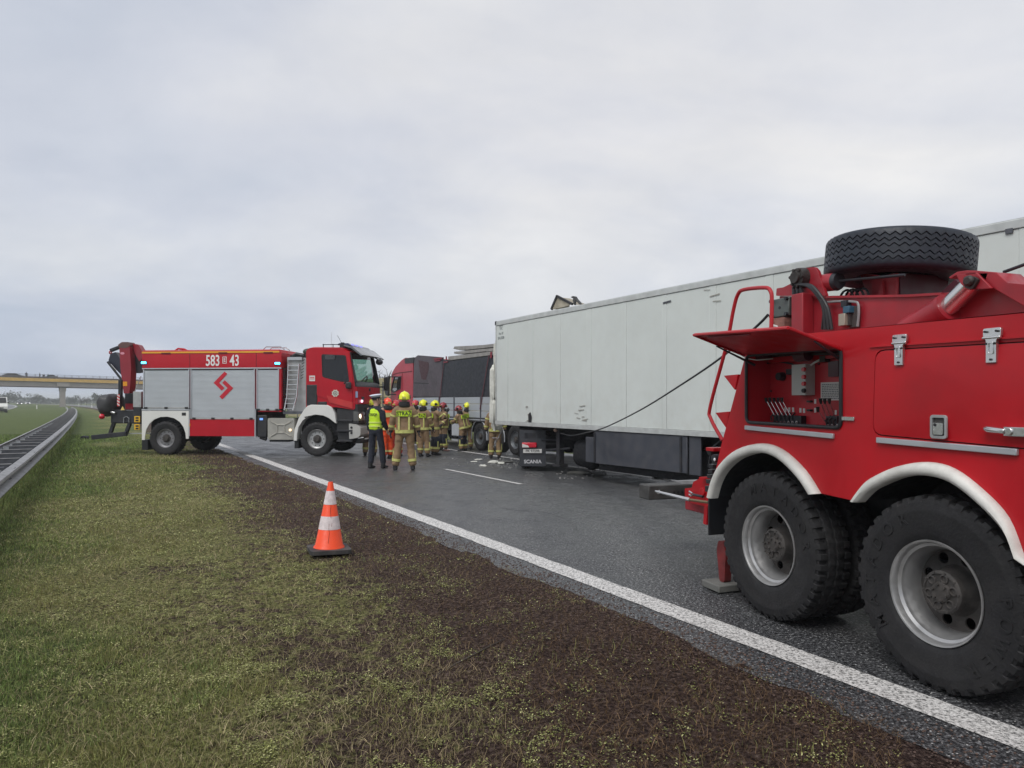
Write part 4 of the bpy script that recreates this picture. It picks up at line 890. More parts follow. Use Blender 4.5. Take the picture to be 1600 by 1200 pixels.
MB().plate([[(q.x, q.z) for q in [UQ(*p_, -.84) for p_ in [(1095, 745), (1113, 745), (1113, 748), (1095, 748)]]]], -.86, -.4).build('head_flange', REDW, uh)
c_ = UQ(1096, 769, -.82); MB().cyl(c_, c_+Vector((0, .05, 0)), .042, n=16).build('pivot_boss', REDW, uh, bevel=.004)
m = MB(); m.tube([UQ(1084, 773, -.86), UQ(1098, 776, -.86)], .013, 8); m.build('locking_pin', MATS['oily_metal'] if 'oily_metal' in MATS else BLKM, uh)
MB().tube([UQ(1077, 768, -.85), UQ(1082, 771, -.86), UQ(1081, 775, -.86), UQ(1077, 773, -.85)], .010, 6).build('shackle', STEEL, uh)
MB().box(-2.0, -.8, -.70, -.45, .52, .66).build('underlift_arm', REDB, wk, bevel=.01)
p0, p1, p2 = UQ(1026, 768, -1.0), UQ(1078, 781, -1.02), UQ(1107, 785, -1.04); m = MB(); m.tube([p0, (p0+p1)/2, p1], [.012, .016, .018], 8); o = m.build('tie_rod', STEEL, wk)
MB().tube([p1, p2], .013, 8).build('rod_thread', mat('brass_dull', (.20, .15, .08), .5, metal=.5), o); MB().tube([UQ(1024, 767, -1.0), UQ(1029, 771, -1.0), UQ(1034, 770, -1.0), UQ(1030, 766.5, -1.0)], .009, 6).build('shackle', STEEL, o)
q_ = [UQ(*p_, -.95) for p_ in [(1102, 790), (1107, 790), (1105, 820), (1100, 818)]]; MB().plate([[(q.x, q.z) for q in q_]], -.96, -.92).build('skid_plate', REDW, wk)
# rear stabiliser leg standing on its foot
x, z = 0, 0
MB().plate([rpoly([(-.89, .07), (-.82, .07), (-.80, .34), (-.85, .43), (-.91, .42), (-.93, .34)], .03)], -1.07, -1.0).build('stabiliser_leg', mat('leg_dirty_red', (.16, .02, .02), .6, var=.4, vs=10), wk, bevel=.01)
MB().box(-.86, -.74, -1.0, -.9, .3, .85).build('stabiliser_ram', UNDER, wk)
MB().box(-1.0, -.74, -1.18, -.86, .01, .07).build('stabiliser_foot', mat('foot_grey', (.13, .13, .12), .7, var=.3, bump=.3), wk, bevel=.008)
# --- boom structure above the deck; measured on planes at y = YB_
yb = -.40
def BP(L, y=yb): return [A(a, b, y) for a, b in L]
def BZ(u, v): return (1060+u/2.963, 330+v/2.963)
def B4(u, v): return (1180+u/6., 340+v/6.)
def B5(u, v): return (1380+u/6., 340+v/6.)
zl = 1.96
bl = BP([B4(225, 735), B4(480, 740), B4(1440, 725), B5(560, 705)])
beam_ = [(bl[0][0], zl)]+[bl[0], bl[1], bl[2], bl[3], (2.6, bl[3][1]-.1), (2.6, zl)]
bmo = MB().plate([beam_], yb, .40).build('boom_base', REDB, wk, bevel=.008)
fl = BP([B4(480, 738), B4(1440, 722), B5(560, 703)]); MB().plate([[fl[0], fl[1], fl[2], (fl[2][0], fl[2][1]-.018), (fl[1][0], fl[1][1]-.018), (fl[0][0], fl[0][1]-.018)]], yb-.02, yb-.001).build('top_flange', REDB, bmo)
pl = BP([B4(220, 735), B4(225, 665), B4(290, 655), B4(360, 620), B4(370, 560), B4(490, 475), B4(580, 465), B4(612, 500), B4(690, 735)])
o1 = MB().plate([rpoly(pl, .01, 2)], yb-.03, yb).build('winch_cheek', REDB, bmo, bevel=.005)
pl2 = [(q[0]+.27, q[1]-.01) for q in BP([B4(490, 500), B4(612, 490), B4(800, 530), B4(850, 560), B4(900, 735), B4(560, 735)])]; pl2 = BP([B4(610, 490), B4(820, 520), B4(850, 560), B4(905, 738), B4(690, 738)])
MB().plate([pl2], .02, .05).build('winch_cheek', REDB, bmo, bevel=.005)
MB().plate([[pl[0], pl[1], pl[2], pl[3], pl[8]]], .37, .40).build('winch_cheek', REDB, bmo, bevel=.005)
c = A(*B4(440, 500), yb-.04); dr = MB(); dr.lathe([(0, -.10), (.05, -.10), (.055, -.075), (.08, -.07), (.088, -.02), (.088, .0)], (c[0], yb-.03, c[1]-.06), n=20)
for i in range(6): dr.cyl((c[0]+.07*math.cos(i), yb-.115, c[1]-.06+.07*math.sin(i)), (c[0]+.07*math.cos(i), yb-.09, c[1]-.06+.07*math.sin(i)), .014, n=6)
dr.build('winch_hub', mat('oily_metal', (.05, .045, .042), .5, metal=.5, var=.4, vs=12, bump=.4), bmo)
c = A(*B4(770, 600), yb+.06); m = MB(); m.cyl((c[0]-.16, yb+.05, c[1]+.01), (c[0], yb+.05, c[1]), .075, n=20); m.build('winch_drum', REDB, bmo); m = MB(); m.cyl((c[0], yb+.05, c[1]), (c[0]+.035, yb+.05, c[1]), .078, .065, n=20); m.build('drum_cap', BLKM, bmo)
c2 = A(*B4(1100, 585), yb+.1); m = MB(); m.tube([(c[0]+.02, yb+.05, c[1]), (c2[0]+.3, yb+.1, c2[1]-.01)], .012, 8); m.build('winch_cable', BLKM, bmo)
# hose coil on the beam
hc = A(*B4(980, 730), -.2); m = MB()
for i in range(4): m.tube([(hc[0]-.09+.035*i+.07*math.cos(R(a)), -.25+.02*i, hc[1]-.02+.075*math.sin(R(a))) for a in range(0, 181, 20)], .010, 6)
m.build('hose_loop', BLK, bmo)
# pedestal with spare wheel lying flat on it
TX, TY = -.14, .15; ped = BP([B4(1085, 722), B4(1095, 530), B4(1325, 515), B4(1315, 720)])
ped = BP([B4(1085, 722), B4(1095, 530), B4(1325, 515), B4(1315, 720)], -.12); PZ = 2.66
MB().plate([[(ped[0][0], 2.38), (ped[0][0]+.01, PZ), (ped[2][0]-.0, PZ), (ped[3][0], 2.38)]], -.12, -.09).build('tyre_pedestal', REDB, bmo, bevel=.004)
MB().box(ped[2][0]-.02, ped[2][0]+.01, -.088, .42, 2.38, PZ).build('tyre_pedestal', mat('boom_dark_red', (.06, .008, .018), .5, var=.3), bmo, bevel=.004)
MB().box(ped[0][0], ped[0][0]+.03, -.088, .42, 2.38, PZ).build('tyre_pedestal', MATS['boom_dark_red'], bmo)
g_ = BP([B4(1150, 740), B4(1200, 590), B4(1212, 740)], -.14); MB().plate([g_], -.15, -.125).build('gusset', REDB, bmo)
sw = wheel(.565, .287, .33, 'rib', 50, True)
e = empty('spare_wheel', (TX, TY, PZ+.155), 0, parent=wk)
tiltq = Matrix.Rotation(R(5), 3, Vector((-.944, .33, 0))); e.rotation_euler = (tiltq @ Euler((R(-90), 0, 0)).to_matrix()).to_euler()
for nm, me in sw:
    if nm in ('tyre', 'rim', 'disc'):
        me = me.copy()
        if nm == 'tyre': me.materials.clear(); me.materials.append(TYRES)
        else: me.materials.clear(); me.materials.append(BLKM)
        place(nm, me, e)
# small valves and hoses on the boom side
q0, q1 = B4(180, 775), B4(350, 920); (xa, za), (xb, zb) = A(*q0, yb-.06), A(*q1, yb-.06)
mp = mat('motor_plate', (.11, .125, .12), .5, metal=.5, var=.3, vs=9); o = MB().box(xa, xb, yb-.10, yb-.03, zb, za).build('hydraulic_motor', mp, bmo, bevel=.01)
m = MB(); m.cyl(((xa+xb)/2, yb-.103, (za+zb)/2), ((xa+xb)/2, yb-.10, (za+zb)/2), .014, n=10)
for i in (0, 1):
    for j_ in (0, 1): m.cyl((xa+(xb-xa)*(.08+.84*i), yb-.125, zb+(za-zb)*(.1+.8*j_)), (xa+(xb-xa)*(.08+.84*i), yb-.09, zb+(za-zb)*(.1+.8*j_)), .017, n=6)
m.build('motor_bolts', BLKM, o); o.children[0]['kind'] = 'stuff'
m = MB(); m.plate([rrect(xa+.06, xb-.02, zb-.13, zb-.01, .02)], yb-.13, yb-.02); m.build('motor_foot', mat('rust', (.20, .09, .07), .7, var=.4, vs=10, bump=.5), o)
m = MB(); m.tube([(xa+.04, yb-.16, zb-.10), (xa+.10, yb-.17, zb-.16), (xa+.17, yb-.16, zb-.13), (xa+.25, yb-.15, zb-.15)], .016, 8); m.build('white_hose', PAPER, o)
x, z = A(1217, 508, yb-.1); m = MB(); m.tube([(x-.06, yb-.12, z+.05), (x-.02, yb-.16, z), (x+.02, yb-.12, z-.02)], .012, 6).tube([(x-.05, yb-.10, z+.02), (x, yb-.14, z-.04), (x+.05, yb-.10, z-.04)], .01, 6); m.build('white_hose', PAPER, bmo)
# vertical valve block + three hoses arching over
q0, q1 = B4(372, 725), B4(480, 1050); (xa, za), (xb, zb) = A(*q0, yb-.08), A(*q1, yb-.08); MB().box(xa, xb, yb-.12, yb-.001, zl, za).build('valve_box', REDB, bmo, bevel=.008)
for i in range(3):
    s0 = ray3(*B4(365+35*i, 700), yb-.09); P = [s0, ray3(*B4(360+35*i, 655-i*2), yb-.09), ray3(*B4(400+30*i, 628), yb-.10), ray3(*B4(500+18*i, 645), yb-.12), ray3(*B4(590+14*i, 740), yb-.12), ray3(*B4(640+22*i, 860), yb-.11), ray3(*B4(655+32*i, 1050), yb-.10)]
    MB().tube(catmull(P, 4), .014, 8).build('hydraulic_hose', BLK, bmo); MB().cyl(s0-Vector((0, 0, .03)), s0+Vector((0, 0, .02)), .018, n=8).build('hose_fitting', BLKM, bmo)
    P = [ray3(*B4(625+18*i, 780), yb-.05), ray3(*B4(640+18*i, 900), yb-.05), ray3(*B4(625+25*i, 1050), yb-.05)]; MB().tube(P, .009, 6).build('hydraulic_hose', BLK, bmo)
def bb(u0, v0, u1, v1, d, m, nm, y=yb, par=None): (xa, za), (xb, zb) = A(*B4(u0, v0), y-d), A(*B4(u1, v1), y-d); return MB().box(min(xa, xb), max(xa, xb), y-d, y-.001, min(za, zb), max(za, zb)).build(nm, m, par or bmo, bevel=.004)
bb(880, 840, 960, 1025, .03, RIMD, 'valve_mount'); bb(820, 835, 880, 890, .08, mat('solenoid_blue', (.03, .10, .16), .4), 'solenoid'); bb(778, 905, 838, 1010, .09, mat('valve_alloy', (.40, .37, .30), .5, metal=.4), 'pressure_valve'); bb(800, 780, 850, 835, .06, BLKM, 'solenoid_cap'); bb(838, 900, 880, 1010, .06, RIMD, 'valve_body')
P = [ray3(*B4(*q), yb-.03) for q in ((660, 795), (800, 785), (930, 790), (965, 810), (972, 900), (960, 1020))]; MB().tube(catmull(P, 4), .010, 6).build('steel_pipe', GALV, bmo)
# lifting cylinder and the raised boom head at the right
c0 = ray3(*B5(330, 1010), yb-.08); c1 = ray3(*B5(600, 850), yb-.08); c2 = ray3(*B5(830, 620), yb-.08)
c1m = c0+(c1-c0)*1.0
MB().cyl(c0+(c0-c1)*.4, c1, .095, n=24).build('lift_cylinder', REDB, bmo); MB().cyl(c1-(c1-c0).normalized()*.02, c1+(c1-c0).normalized()*.012, .102, n=24).build('cylinder_collar', REDB, bmo)
MB().cyl(c1, c2, .062, n=24).build('piston_rod', STEEL, bmo)
arm = BP([B5(610, 560), B5(690, 508), B5(780, 498), B5(880, 500), B5(1010, 640), B5(1320, 830)], yb-.12)
armp = arm+[(2.6, arm[-1][1]-.55), (2.6, arm[-1][1]+.25)]+BP([B5(1320, 690), B5(1230, 680), B5(1170, 605), B5(1065, 512)], yb-.12)
armp = BP([B5(610, 560), B5(690, 508), B5(780, 495), B5(880, 497), B5(1060, 512), B5(1170, 612), B5(1320, 625)], yb-.12)+[(2.7, 2.36), (2.7, 2.0)]+BP([B5(1320, 830), B5(1010, 650), B5(900, 530), B5(690, 545), B5(630, 575)], yb-.12)
MB().plate([armp], yb-.12, yb+.10).build('boom_arm', REDB, bmo, bevel=.006)
hd_ = BP([B5(695, 540), B5(880, 515), B5(1030, 665), B5(800, 678), B5(735, 620)], yb-.14); MB().plate([rpoly(hd_, .01, 2)], yb-.15, yb-.13).build('boom_head_plate', REDB, bmo, bevel=.004)
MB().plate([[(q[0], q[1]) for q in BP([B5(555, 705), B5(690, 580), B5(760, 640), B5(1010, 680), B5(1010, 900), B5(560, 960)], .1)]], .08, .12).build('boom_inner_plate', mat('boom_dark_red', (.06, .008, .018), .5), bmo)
c = A(*B5(825, 595), yb-.16); k_ = BP([B5(765, 560), B5(860, 550), B5(905, 580), B5(850, 675), B5(775, 655)], yb-.16); MB().plate([rpoly(k_, .012, 3)], yb-.175, yb-.152).build('pivot_plate', MATS['oily_metal'], bmo, bevel=.003)
MB().lathe([(0, -.022), (.022, -.022), (.034, -.012), (.036, 0)], (c[0], yb-.178, c[1]), n=16).build('pivot_pin', MATS['oily_metal'], bmo)
g0, g1 = ray3(*B5(255, 985), yb-.05), ray3(*B5(430, 835), yb-.05); MB().tube([g0, g1], .009, 6).build('steel_pipe', BLKM, bmo); MB().sphere(g1, .025, n=10).build('pipe_fitting', BLKM, bmo)
# rope running away to the right over the arm
c = ray3(*B5(1130, 510), yb+.05); MB().tube([c, c+Vector((.3, 0, .055)), c+Vector((.8, 0, .10))], .011, 8).build('wire_rope', BLKM, bmo)
# far rail of the deck, second lift cylinder
MB().cyl((c0.x-.2, .55, 2.05), (c1.x+.25, .55, 2.45), .09, n=16).build('lift_cylinder', REDB, bmo)
# ================================================================== electric cable from wrecker to trailer
cab = [((1200, 492), 6.5), ((1180, 512), 6.75), ((1125, 560), 7.9), ((1060, 604), 9.6), ((1000, 641), 11.8), ((945, 668), 14.3), ((915, 676.5), 15.6), ((893, 680.5), 16.3), ((876, 677), 16.9)]
P = [((a-800)/FOC*Z, Z, EYE-(b-HOR)/FOC*Z) for (a, b), Z in cab]
tag(MB().tube(catmull(P, 5), .0125, 8).build('power_cable', BLK), 'black cable slung from the recovery truck down under the white trailer', 'cable')
# ================================================================== FIRE ENGINE
FT = Frame((258-800)/FOC*21.5, 21.5, R(90-5.5), 1.25); Af = FT.at
ft = FT.root('fire_engine', label='red and white fire engine with roller shutters and crane parked across the motorway', cat='fire engine')
def f1(u, v): return (130+u/4.571, 510+v/4.571)      # enlargements of the photograph used for measuring
def f2(u, v): return (400+u/5.456, 520+v/5.456)
def f6(u, v): return (500+u/10.909, 530+v/10.909)
def f4(u, v): return (150+u/6.667, 520+v/6.667)
y0 = -1.25
def FP(L, y=y0): return [Af(a, b, y) for a, b in L]
MB().box(-.72, 3.62, -1.20, 1.22, 1.42, 2.62).build('body_core', RED, ft)
MB().box(-.6, 2.8, -1.0, 1.0, .75, 1.42).build('body_underside', UNDER, ft)
# upper locker band with rounded top edge and lid hinges
pr = [(-1.25, 2.635), (-1.25, 3.10), (-1.235, 3.15), (-1.19, 3.175), (1.19, 3.175), (1.235, 3.15), (1.25, 3.10), (1.25, 2.635)]
m = MB(); xs = (-.735, 3.56, 3.63); rings = [[Vector((-.735, a, b)) for a, b in pr], [Vector((3.55, a, b)) for a, b in pr], [Vector((3.63, a*.99, b if b < 3.0 else b-.10)) for a, b in pr]]; m.loft(rings)
ub_ = m.build('upper_locker', RED, ft, bevel=.006)
MB().box(-.735, 3.57, -1.262, -1.2515, 3.075, 3.125).build('yellow_stripe', STRIPEY, ub_)
for u0, u1 in ((560, 625), (968, 1030), (1290, 1355)): (xa, za), (xb, _) = Af(*f1(u0, 190), y0), Af(*f1(u1, 190), y0); MB().box(xa, xb, -1.268, -1.2525, 3.055, 3.095).build('lid_handle', mat('dark_red', (.12, .01, .015), .5), ub_)
for x in (.78, 2.86): MB().box(x-.006, x+.006, -1.256, -1.2505, 2.64, 3.10).build('locker_seam', MATS['dark_red'], ub_)
MB().box(-.735, 3.63, -1.262, -1.20, 2.598, 2.632).build('cornice_rail', ALU, ft, bevel=.004)
def logo(L): return [(1.514+(u-263)*.00175, 2.512-(v-354)*.001676) for u, v in L]
def shutter(x0, x1, z0, z1, nm='roller_shutter', bars=3):
    fr = MB(); fr.box(x0-.035, x0, -1.262, -1.20, z0-.03, z1).box(x1, x1+.035, -1.262, -1.20, z0-.03, z1)
    e = MB(); n = int((z1-z0)/.036); rings = []
    pts = []
    for i in range(n):
        a = z0+(z1-z0)*i/n; b = z0+(z1-z0)*(i+1)/n; pts += [(-1.232, a+.001), (-1.240, a+.006), (-1.242, (a+b)/2), (-1.240, b-.006), (-1.232, b-.001)]
    k = len(pts); e.add([(x0, y, z) for y, z in pts]+[(x1, y, z) for y, z in pts], [(i, i+1, i+1+k, i+k) for i in range(k-1)])
    o = e.build(nm, mat('shutter_silver', (.52, .55, .58), .42, metal=.4, var=.05, vs=1.5, dust=.15), ft, smooth=20)
    fr.build('shutter_frame', ALU, o, bevel=.004)
    MB().box(x0, x1, -1.256, -1.215, z0-.045, z0-.002).build('lift_bar', ALUD, o, bevel=.006)
    for i in range(bars):
        x = x0+(x1-x0)*(.04+.92*i/(bars-1)) if bars > 1 else (x0+x1)/2; MB().box(x-.05, x+.05, -1.275, -1.257, z0-.045, z0+.012).build('bar_latch', BLK, o, bevel=.008)
    MB().box(x0, x1, -1.246, -1.22, z1-.022, z1).build('shutter_head', GUM, o); return o
s1 = shutter(-.665, .735, 1.45, 2.585); s2 = shutter(.84, 2.78, 1.135, 2.585, bars=4); s3 = shutter(2.90, 3.525, 1.40, 2.585)
m = MB().plate([logo([(465, 350), (515, 390), (370, 550), (465, 645), (415, 690), (270, 550)])], -1.249, -1.2435).plate([logo([(470, 505), (620, 645), (425, 845), (375, 795), (520, 645), (425, 550)])], -1.249, -1.2435)
m.build('red_emblem', mat('emblem_red', (.50, .012, .03), .4, var=.05), s2, smooth=0)
nm = MB(); text(nm, '583', .455, T3(1.505, -1.252, 2.835), .003, .018, .66); nm.build('fleet_number', LETW, ub_, smooth=0); nm = MB(); text(nm, '43', .455, T3(2.185, -1.252, 2.835), .003, .018, .66); nm.build('fleet_number', LETW, ub_, smooth=0)
nm = MB(); nm.plate([rrect(1.81, 1.935, 2.76, 2.965, .01, 2), rrect(1.825, 1.92, 2.775, 2.95, .006, 2)], -1.255, -1.252); text(nm, 'E', .17, T3(1.872, -1.252, 2.862), .003, .015, .7); nm.build('fleet_letter', LETW, ub_, smooth=0)
# white rear quarter with arch, red lower locker
arch = [( .62*math.cos(R(a)), .50+.66*math.sin(R(a))) for a in range(180, -1, -12)]
wp = [(-.745, .44), (-.745, 1.345), (.74, 1.345), (.74, .52), (.66, .52)]+[(q[0], q[1]) for q in reversed(arch) if q[1] > .5]+[(-.64, .52), (-.65, .44)]
MB().plate([[(-.745, .46), (-.745, 1.345), (.745, 1.345), (.745, .50), (.655, .50), (.64, .68), (.58, .85), (.46, 1.01), (.28, 1.12), (.06, 1.165), (-.15, 1.155), (-.35, 1.08), (-.50, .95), (-.60, .78), (-.64, .60), (-.65, .46)]], -1.25, -1.22).build('rear_wing', WHITE, ft, bevel=.006)
MB().box(-.745, .745, -1.258, -1.20, 1.352, 1.40).build('sill_rail', ALU, ft, bevel=.003)
MB().box(.53, .66, -1.254, -1.249, 1.20, 1.29).build('fuel_flap', INK, ft)
MB().box(-.6, .7, -1.21, -.7, 1.18, 1.22).build('wheel_arch', UNDER, ft)
MB().box(.78, 2.80, -1.25, -1.2, .585, 1.085).build('lower_locker', RED, ft, bevel=.006)
MB().box(.755, .779, -1.256, -1.2, .585, 1.40).build('corner_post', ALU, ft); MB().box(2.805, 2.84, -1.256, -1.2, .55, 1.40).build('corner_post', ALU, ft)
MB().box(.775, .80, -1.262, -1.25, .88, .96).build('marker_lamp', AMBER, ft)
MB().box(2.90, 3.62, -1.235, -1.1, 1.32, 1.355).build('red_sill', RED, ft)
MB().box(3.545, 3.63, -1.245, 1.2, 1.40, 2.63).build('corner_pillar', RED, ft, bevel=.005)
m = MB()
for i in range(22): m.box(3.632, 3.70, -1.15, -1.05, 1.42+.056*i, 1.45+.056*i)
o = m.build('ribbed_hose_duct', BLK, ft, smooth=0); o['kind'] = 'stuff'
# gap between body and cab: silver box, ladder
MB().box(3.705, 4.36, -1.02, 1.05, 1.30, 2.93).build('pump_housing', ALUD, ft, bevel=.01)
MB().box(3.66, 4.38, -1.20, 1.1, 1.25, 1.33).build('walkway', GALVD, ft)
la = MB(); L0, L1 = FP([f2(245, 660), f2(262, 265)], -1.2); R0, R1 = FP([f2(318, 660), f2(352, 265)], -1.2); Lm, Rm = FP([f2(262, 540), f2(345, 540)], -1.2)
for P_ in ((L0, Lm, L1), (R0, Rm, R1)): la.tube([(P_[0][0], -1.24, P_[0][1]), (P_[1][0], -1.18, P_[1][1]), (P_[2][0], -1.08, P_[2][1])], .02, 6)
lad = la.build('ladder_rails', STEEL, ft)
for i in range(10):
    f = .04+i*.103; z = L0[1]+(L1[1]-L0[1])*f; xl = L0[0]+(L1[0]-L0[0])*min(1, f*1.6)*.9; xr = R0[0]+(R1[0]-R0[0])*min(1, f*1.6)*.9; y = -1.24+.16*f
    MB().box(xl, xr, y-.02, y+.02, z-.012, z+.012).build('ladder_rung', STEEL, lad)
MB().box(3.75, 4.2, -1.10, -1.04, 2.86, 2.95).build('ladder_head', ALU, lad)
m = MB(); m.tube([(2.95, -1.0, 3.18), (3.05, -1.0, 3.27), (3.5, -1.0, 3.27), (3.62, -1.0, 3.18)], .018, 6); m.tube([(2.95, -.6, 3.18), (3.05, -.6, 3.27), (3.5, -.6, 3.27), (3.62, -.6, 3.18)], .018, 6).build('roof_hoop', STEEL, ft)
m = MB(); m.tube([(3.85, -.9, 3.0), (3.95, -.9, 3.06), (4.2, -.9, 3.0)], .05, 8).box(3.75, 4.3, -.9, .8, 2.95, 3.02); m.build('roof_pipes', BLKM, ft); MB().sphere((4.3, -.85, 3.12), .13, (1.3, 1, .8)).build('air_filter', mat('dark_green_tank', (.03, .05, .035), .5), ft)
(xa, za) = Af(*f1(655, 155), -.9); MB().tube([(xa, -.9, 3.17), (xa+.1, -.9, 3.24), (xa+.3, -.9, 3.22), (xa+.4, -.9, 3.17)], .03, 6).build('roof_deluge', RED, ft)
# chassis side: black box, exhaust box, tank, flaps
MB().box(2.86, 3.17, -1.22, -.8, .56, 1.22).build('battery_box', BLK, ft, bevel=.03); MB().cyl((2.92, -1.1, .56), (3.1, -1.1, .5), .06, n=10).build('air_tank', BLKM, ft)
MB().box(2.96, 3.05, -1.245, -1.22, 1.07, 1.13).build('blue_marker', mat('blue_marker', (.08, .2, .7), .3, emit=(.2, .4, 1), es=.8), ft)
tk = MB().plate([rrect(3.20, 4.02, .49, 1.13, .05)], -1.23, -.7).build('exhaust_box', mat('exhaust_silver', (.42, .41, .37), .45, metal=.5, var=.1), ft, bevel=.02)
m = MB()
for a, b in (((3.30, 1.03), (3.50, .93)), ((3.50, .93), (3.50, .70)), ((3.50, .70), (3.30, .59)), ((3.92, 1.03), (3.72, .93)), ((3.72, .93), (3.72, .70)), ((3.72, .70), (3.92, .59)), ((3.50, .93), (3.72, .93)), ((3.50, .70), (3.72, .70))): m.tube([(a[0], -1.235, a[1]), (b[0], -1.235, b[1])], .022, 6)
for x, z in ((3.27, 1.06), (3.95, 1.06), (3.27, .56), (3.95, .56)): m.cyl((x, -1.245, z), (x, -1.22, z), .025, n=8)
m.build('pressed_ribs', MATS['exhaust_silver'], tk)['kind'] = 'stuff'; MB().cyl((3.90, -1.26, .78), (3.90, -1.23, .78), .035).build('warm_marker', mat('warm_marker', (.8, .6, .4), .3, emit=(1, .75, .45), es=1.2), tk)
MB().box(3.2, 3.8, -1.1, -.6, .42, .49).build('tank_strap', BLKM, ft)
MB().box(-.745, -.56, -1.24, -.8, .16, .47).build('mud_flap', GUM, ft); MB().box(4.03, 4.15, -1.24, -.9, .24, .50).build('mud_flap', GUM, ft)
m = MB().box(-.9, 5.9, -.48, -.38, .72, .98).box(-.9, 5.9, .38, .48, .72, .98).cyl((0, -1, .5), (0, 1, .5), .14, n=12).cyl((4.7, -1, .5), (4.7, 1, .5), .12, n=12).box(1.0, 3.0, -.3, .3, .55, .8); m.build('chassis', UNDER, ft)
FW = wheel(.508, .275, .34, 'block', 30, False); RWh = wheel(.52, .275, .36, 'block', 30, False, rimmat=mat('rim_grey', (.22, .22, .23), .45, metal=.4))
for x, pf in ((0, RWh), (4.70, FW)): put_wheel(pf, ft, x, -1.07, .512, a=.3); put_wheel(pf, ft, x, 1.07, .512, flip=True)
# ---- cab
cabs = rpoly([(4.385, 1.42), (4.385, 3.13), (4.50, 3.215), (5.42, 3.20), (5.70, 3.08), (5.85, 2.20), (5.87, 2.02), (5.87, 1.42), (5.82, 1.38), (5.30, 1.46)], .05)
win = rpoly([(4.86, 3.02), (5.60, 2.985), (5.705, 2.205), (5.48, 2.20), (4.885, 2.345)], .06)
for yy in (-1.24, 1.19): MB().plate([cabs, win], yy, yy+.05).build('cab_side', RED, ft, bevel=.004)
m = MB()
rf = [(4.385, 3.10), (4.50, 3.212), (5.42, 3.197), (5.70, 3.085)]; n = 4
m.loft([[Vector((x, y, z+dz)) for x, z in rf]+[Vector((x, y, z-.05+dz)) for x, z in reversed(rf)] for y, dz in ((-1.2, 0), (-.9, .05), (0, .08), (.9, .05), (1.2, 0))]); m.build('cab_roof', RED, ft, smooth=60)
MB().box(4.39, 4.43, -1.19, 1.19, 1.42, 3.1).build('cab_rear_wall', RED, ft); MB().box(4.43, 5.8, -1.19, 1.19, 1.40, 1.50).build('cab_floor', UNDER, ft)
dr_ = rpoly([(4.735, 3.075), (5.70, 3.055), (5.80, 2.35), (5.80, 1.60), (5.60, 1.53), (4.72, 1.80)], .05)
dr_o = MB().plate([dr_, win], -1.262, -1.243).build('cab_door', RED, ft, bevel=.006)
MB().plate([win, inset(win, .03)], -1.266, -1.235).build('window_seal', GUM, dr_o)
MB().plate([inset(win, .012)], -1.252, -1.247).build('side_window', GLD, dr_o, smooth=0)
MB().plate([win], 1.2, 1.206).build('far_window', GLG, ft, smooth=0)
MB().plate([rpoly([(5.10, 1.60), (5.80, 1.42), (5.80, 1.60), (5.25, 1.74), (5.02, 1.80)], .02)], -1.268, -1.263).build('door_lower_trim', mat('door_trim', (.50, .03, .03), .4), dr_o)
x, z = Af(524, 614.5, -1.26); m = MB(); st_ = []
for i in range(16): r_ = .115 if i % 2 else .092; st_.append((x+r_*math.cos(PI*i/8), z+r_*math.sin(PI*i/8)))
m.plate([st_], -1.27, -1.2635); eb = m.build('door_badge', mat('badge_silver', (.55, .55, .48), .5, var=.3, vs=30), dr_o, smooth=0)
MB().plate([circ(x, z, .062, 20), circ(x, z, .045, 20)], -1.273, -1.2705).plate([[(x-.03, z-.03), (x, z+.035), (x+.03, z-.03), (x, z-.012)]], -1.273, -1.2705).build('badge_ring', mat('badge_dark', (.12, .10, .08), .5), eb)
for i in range(9): xq, zq = Af(*f2(405-2*i, 190+25*i), -1.24); m = MB(); m.add([(xq-.03, -1.2415, zq-.02), (xq+.05, -1.2415, zq+.03), (xq+.05, -1.2415, zq+.055), (xq-.03, -1.2415, zq+.005), (xq-.03, -1.236, zq-.02), (xq+.05, -1.236, zq+.03), (xq+.05, -1.236, zq+.055), (xq-.03, -1.236, zq+.005)], [(0, 1, 2, 3), (0, 1, 5, 4), (3, 2, 6, 7)]); m.build('louvre', INK, ft, smooth=0)
(xa, za), (xb, zb) = Af(*f2(455, 365), -1.24), Af(*f2(503, 412), -1.24); st__ = MB().box(xa, xb, -1.247, -1.2405, zb, za).build('sticker', PAPER, ft)
MB().box(xa+.02, xb-.02, -1.2485, -1.2475, za-.07, za-.045).box(xa+.02, xb-.02, -1.2485, -1.2475, za-.11, za-.09).build('sticker_print', HRED, st__)
x, z = 5.92, 1.83; MB().box(x-.035, x+.035, -1.247, -1.2405, z-.09, z+.09).build('manufacturer_badge', mat('badge_blue', (.25, .30, .45), .4), ft)
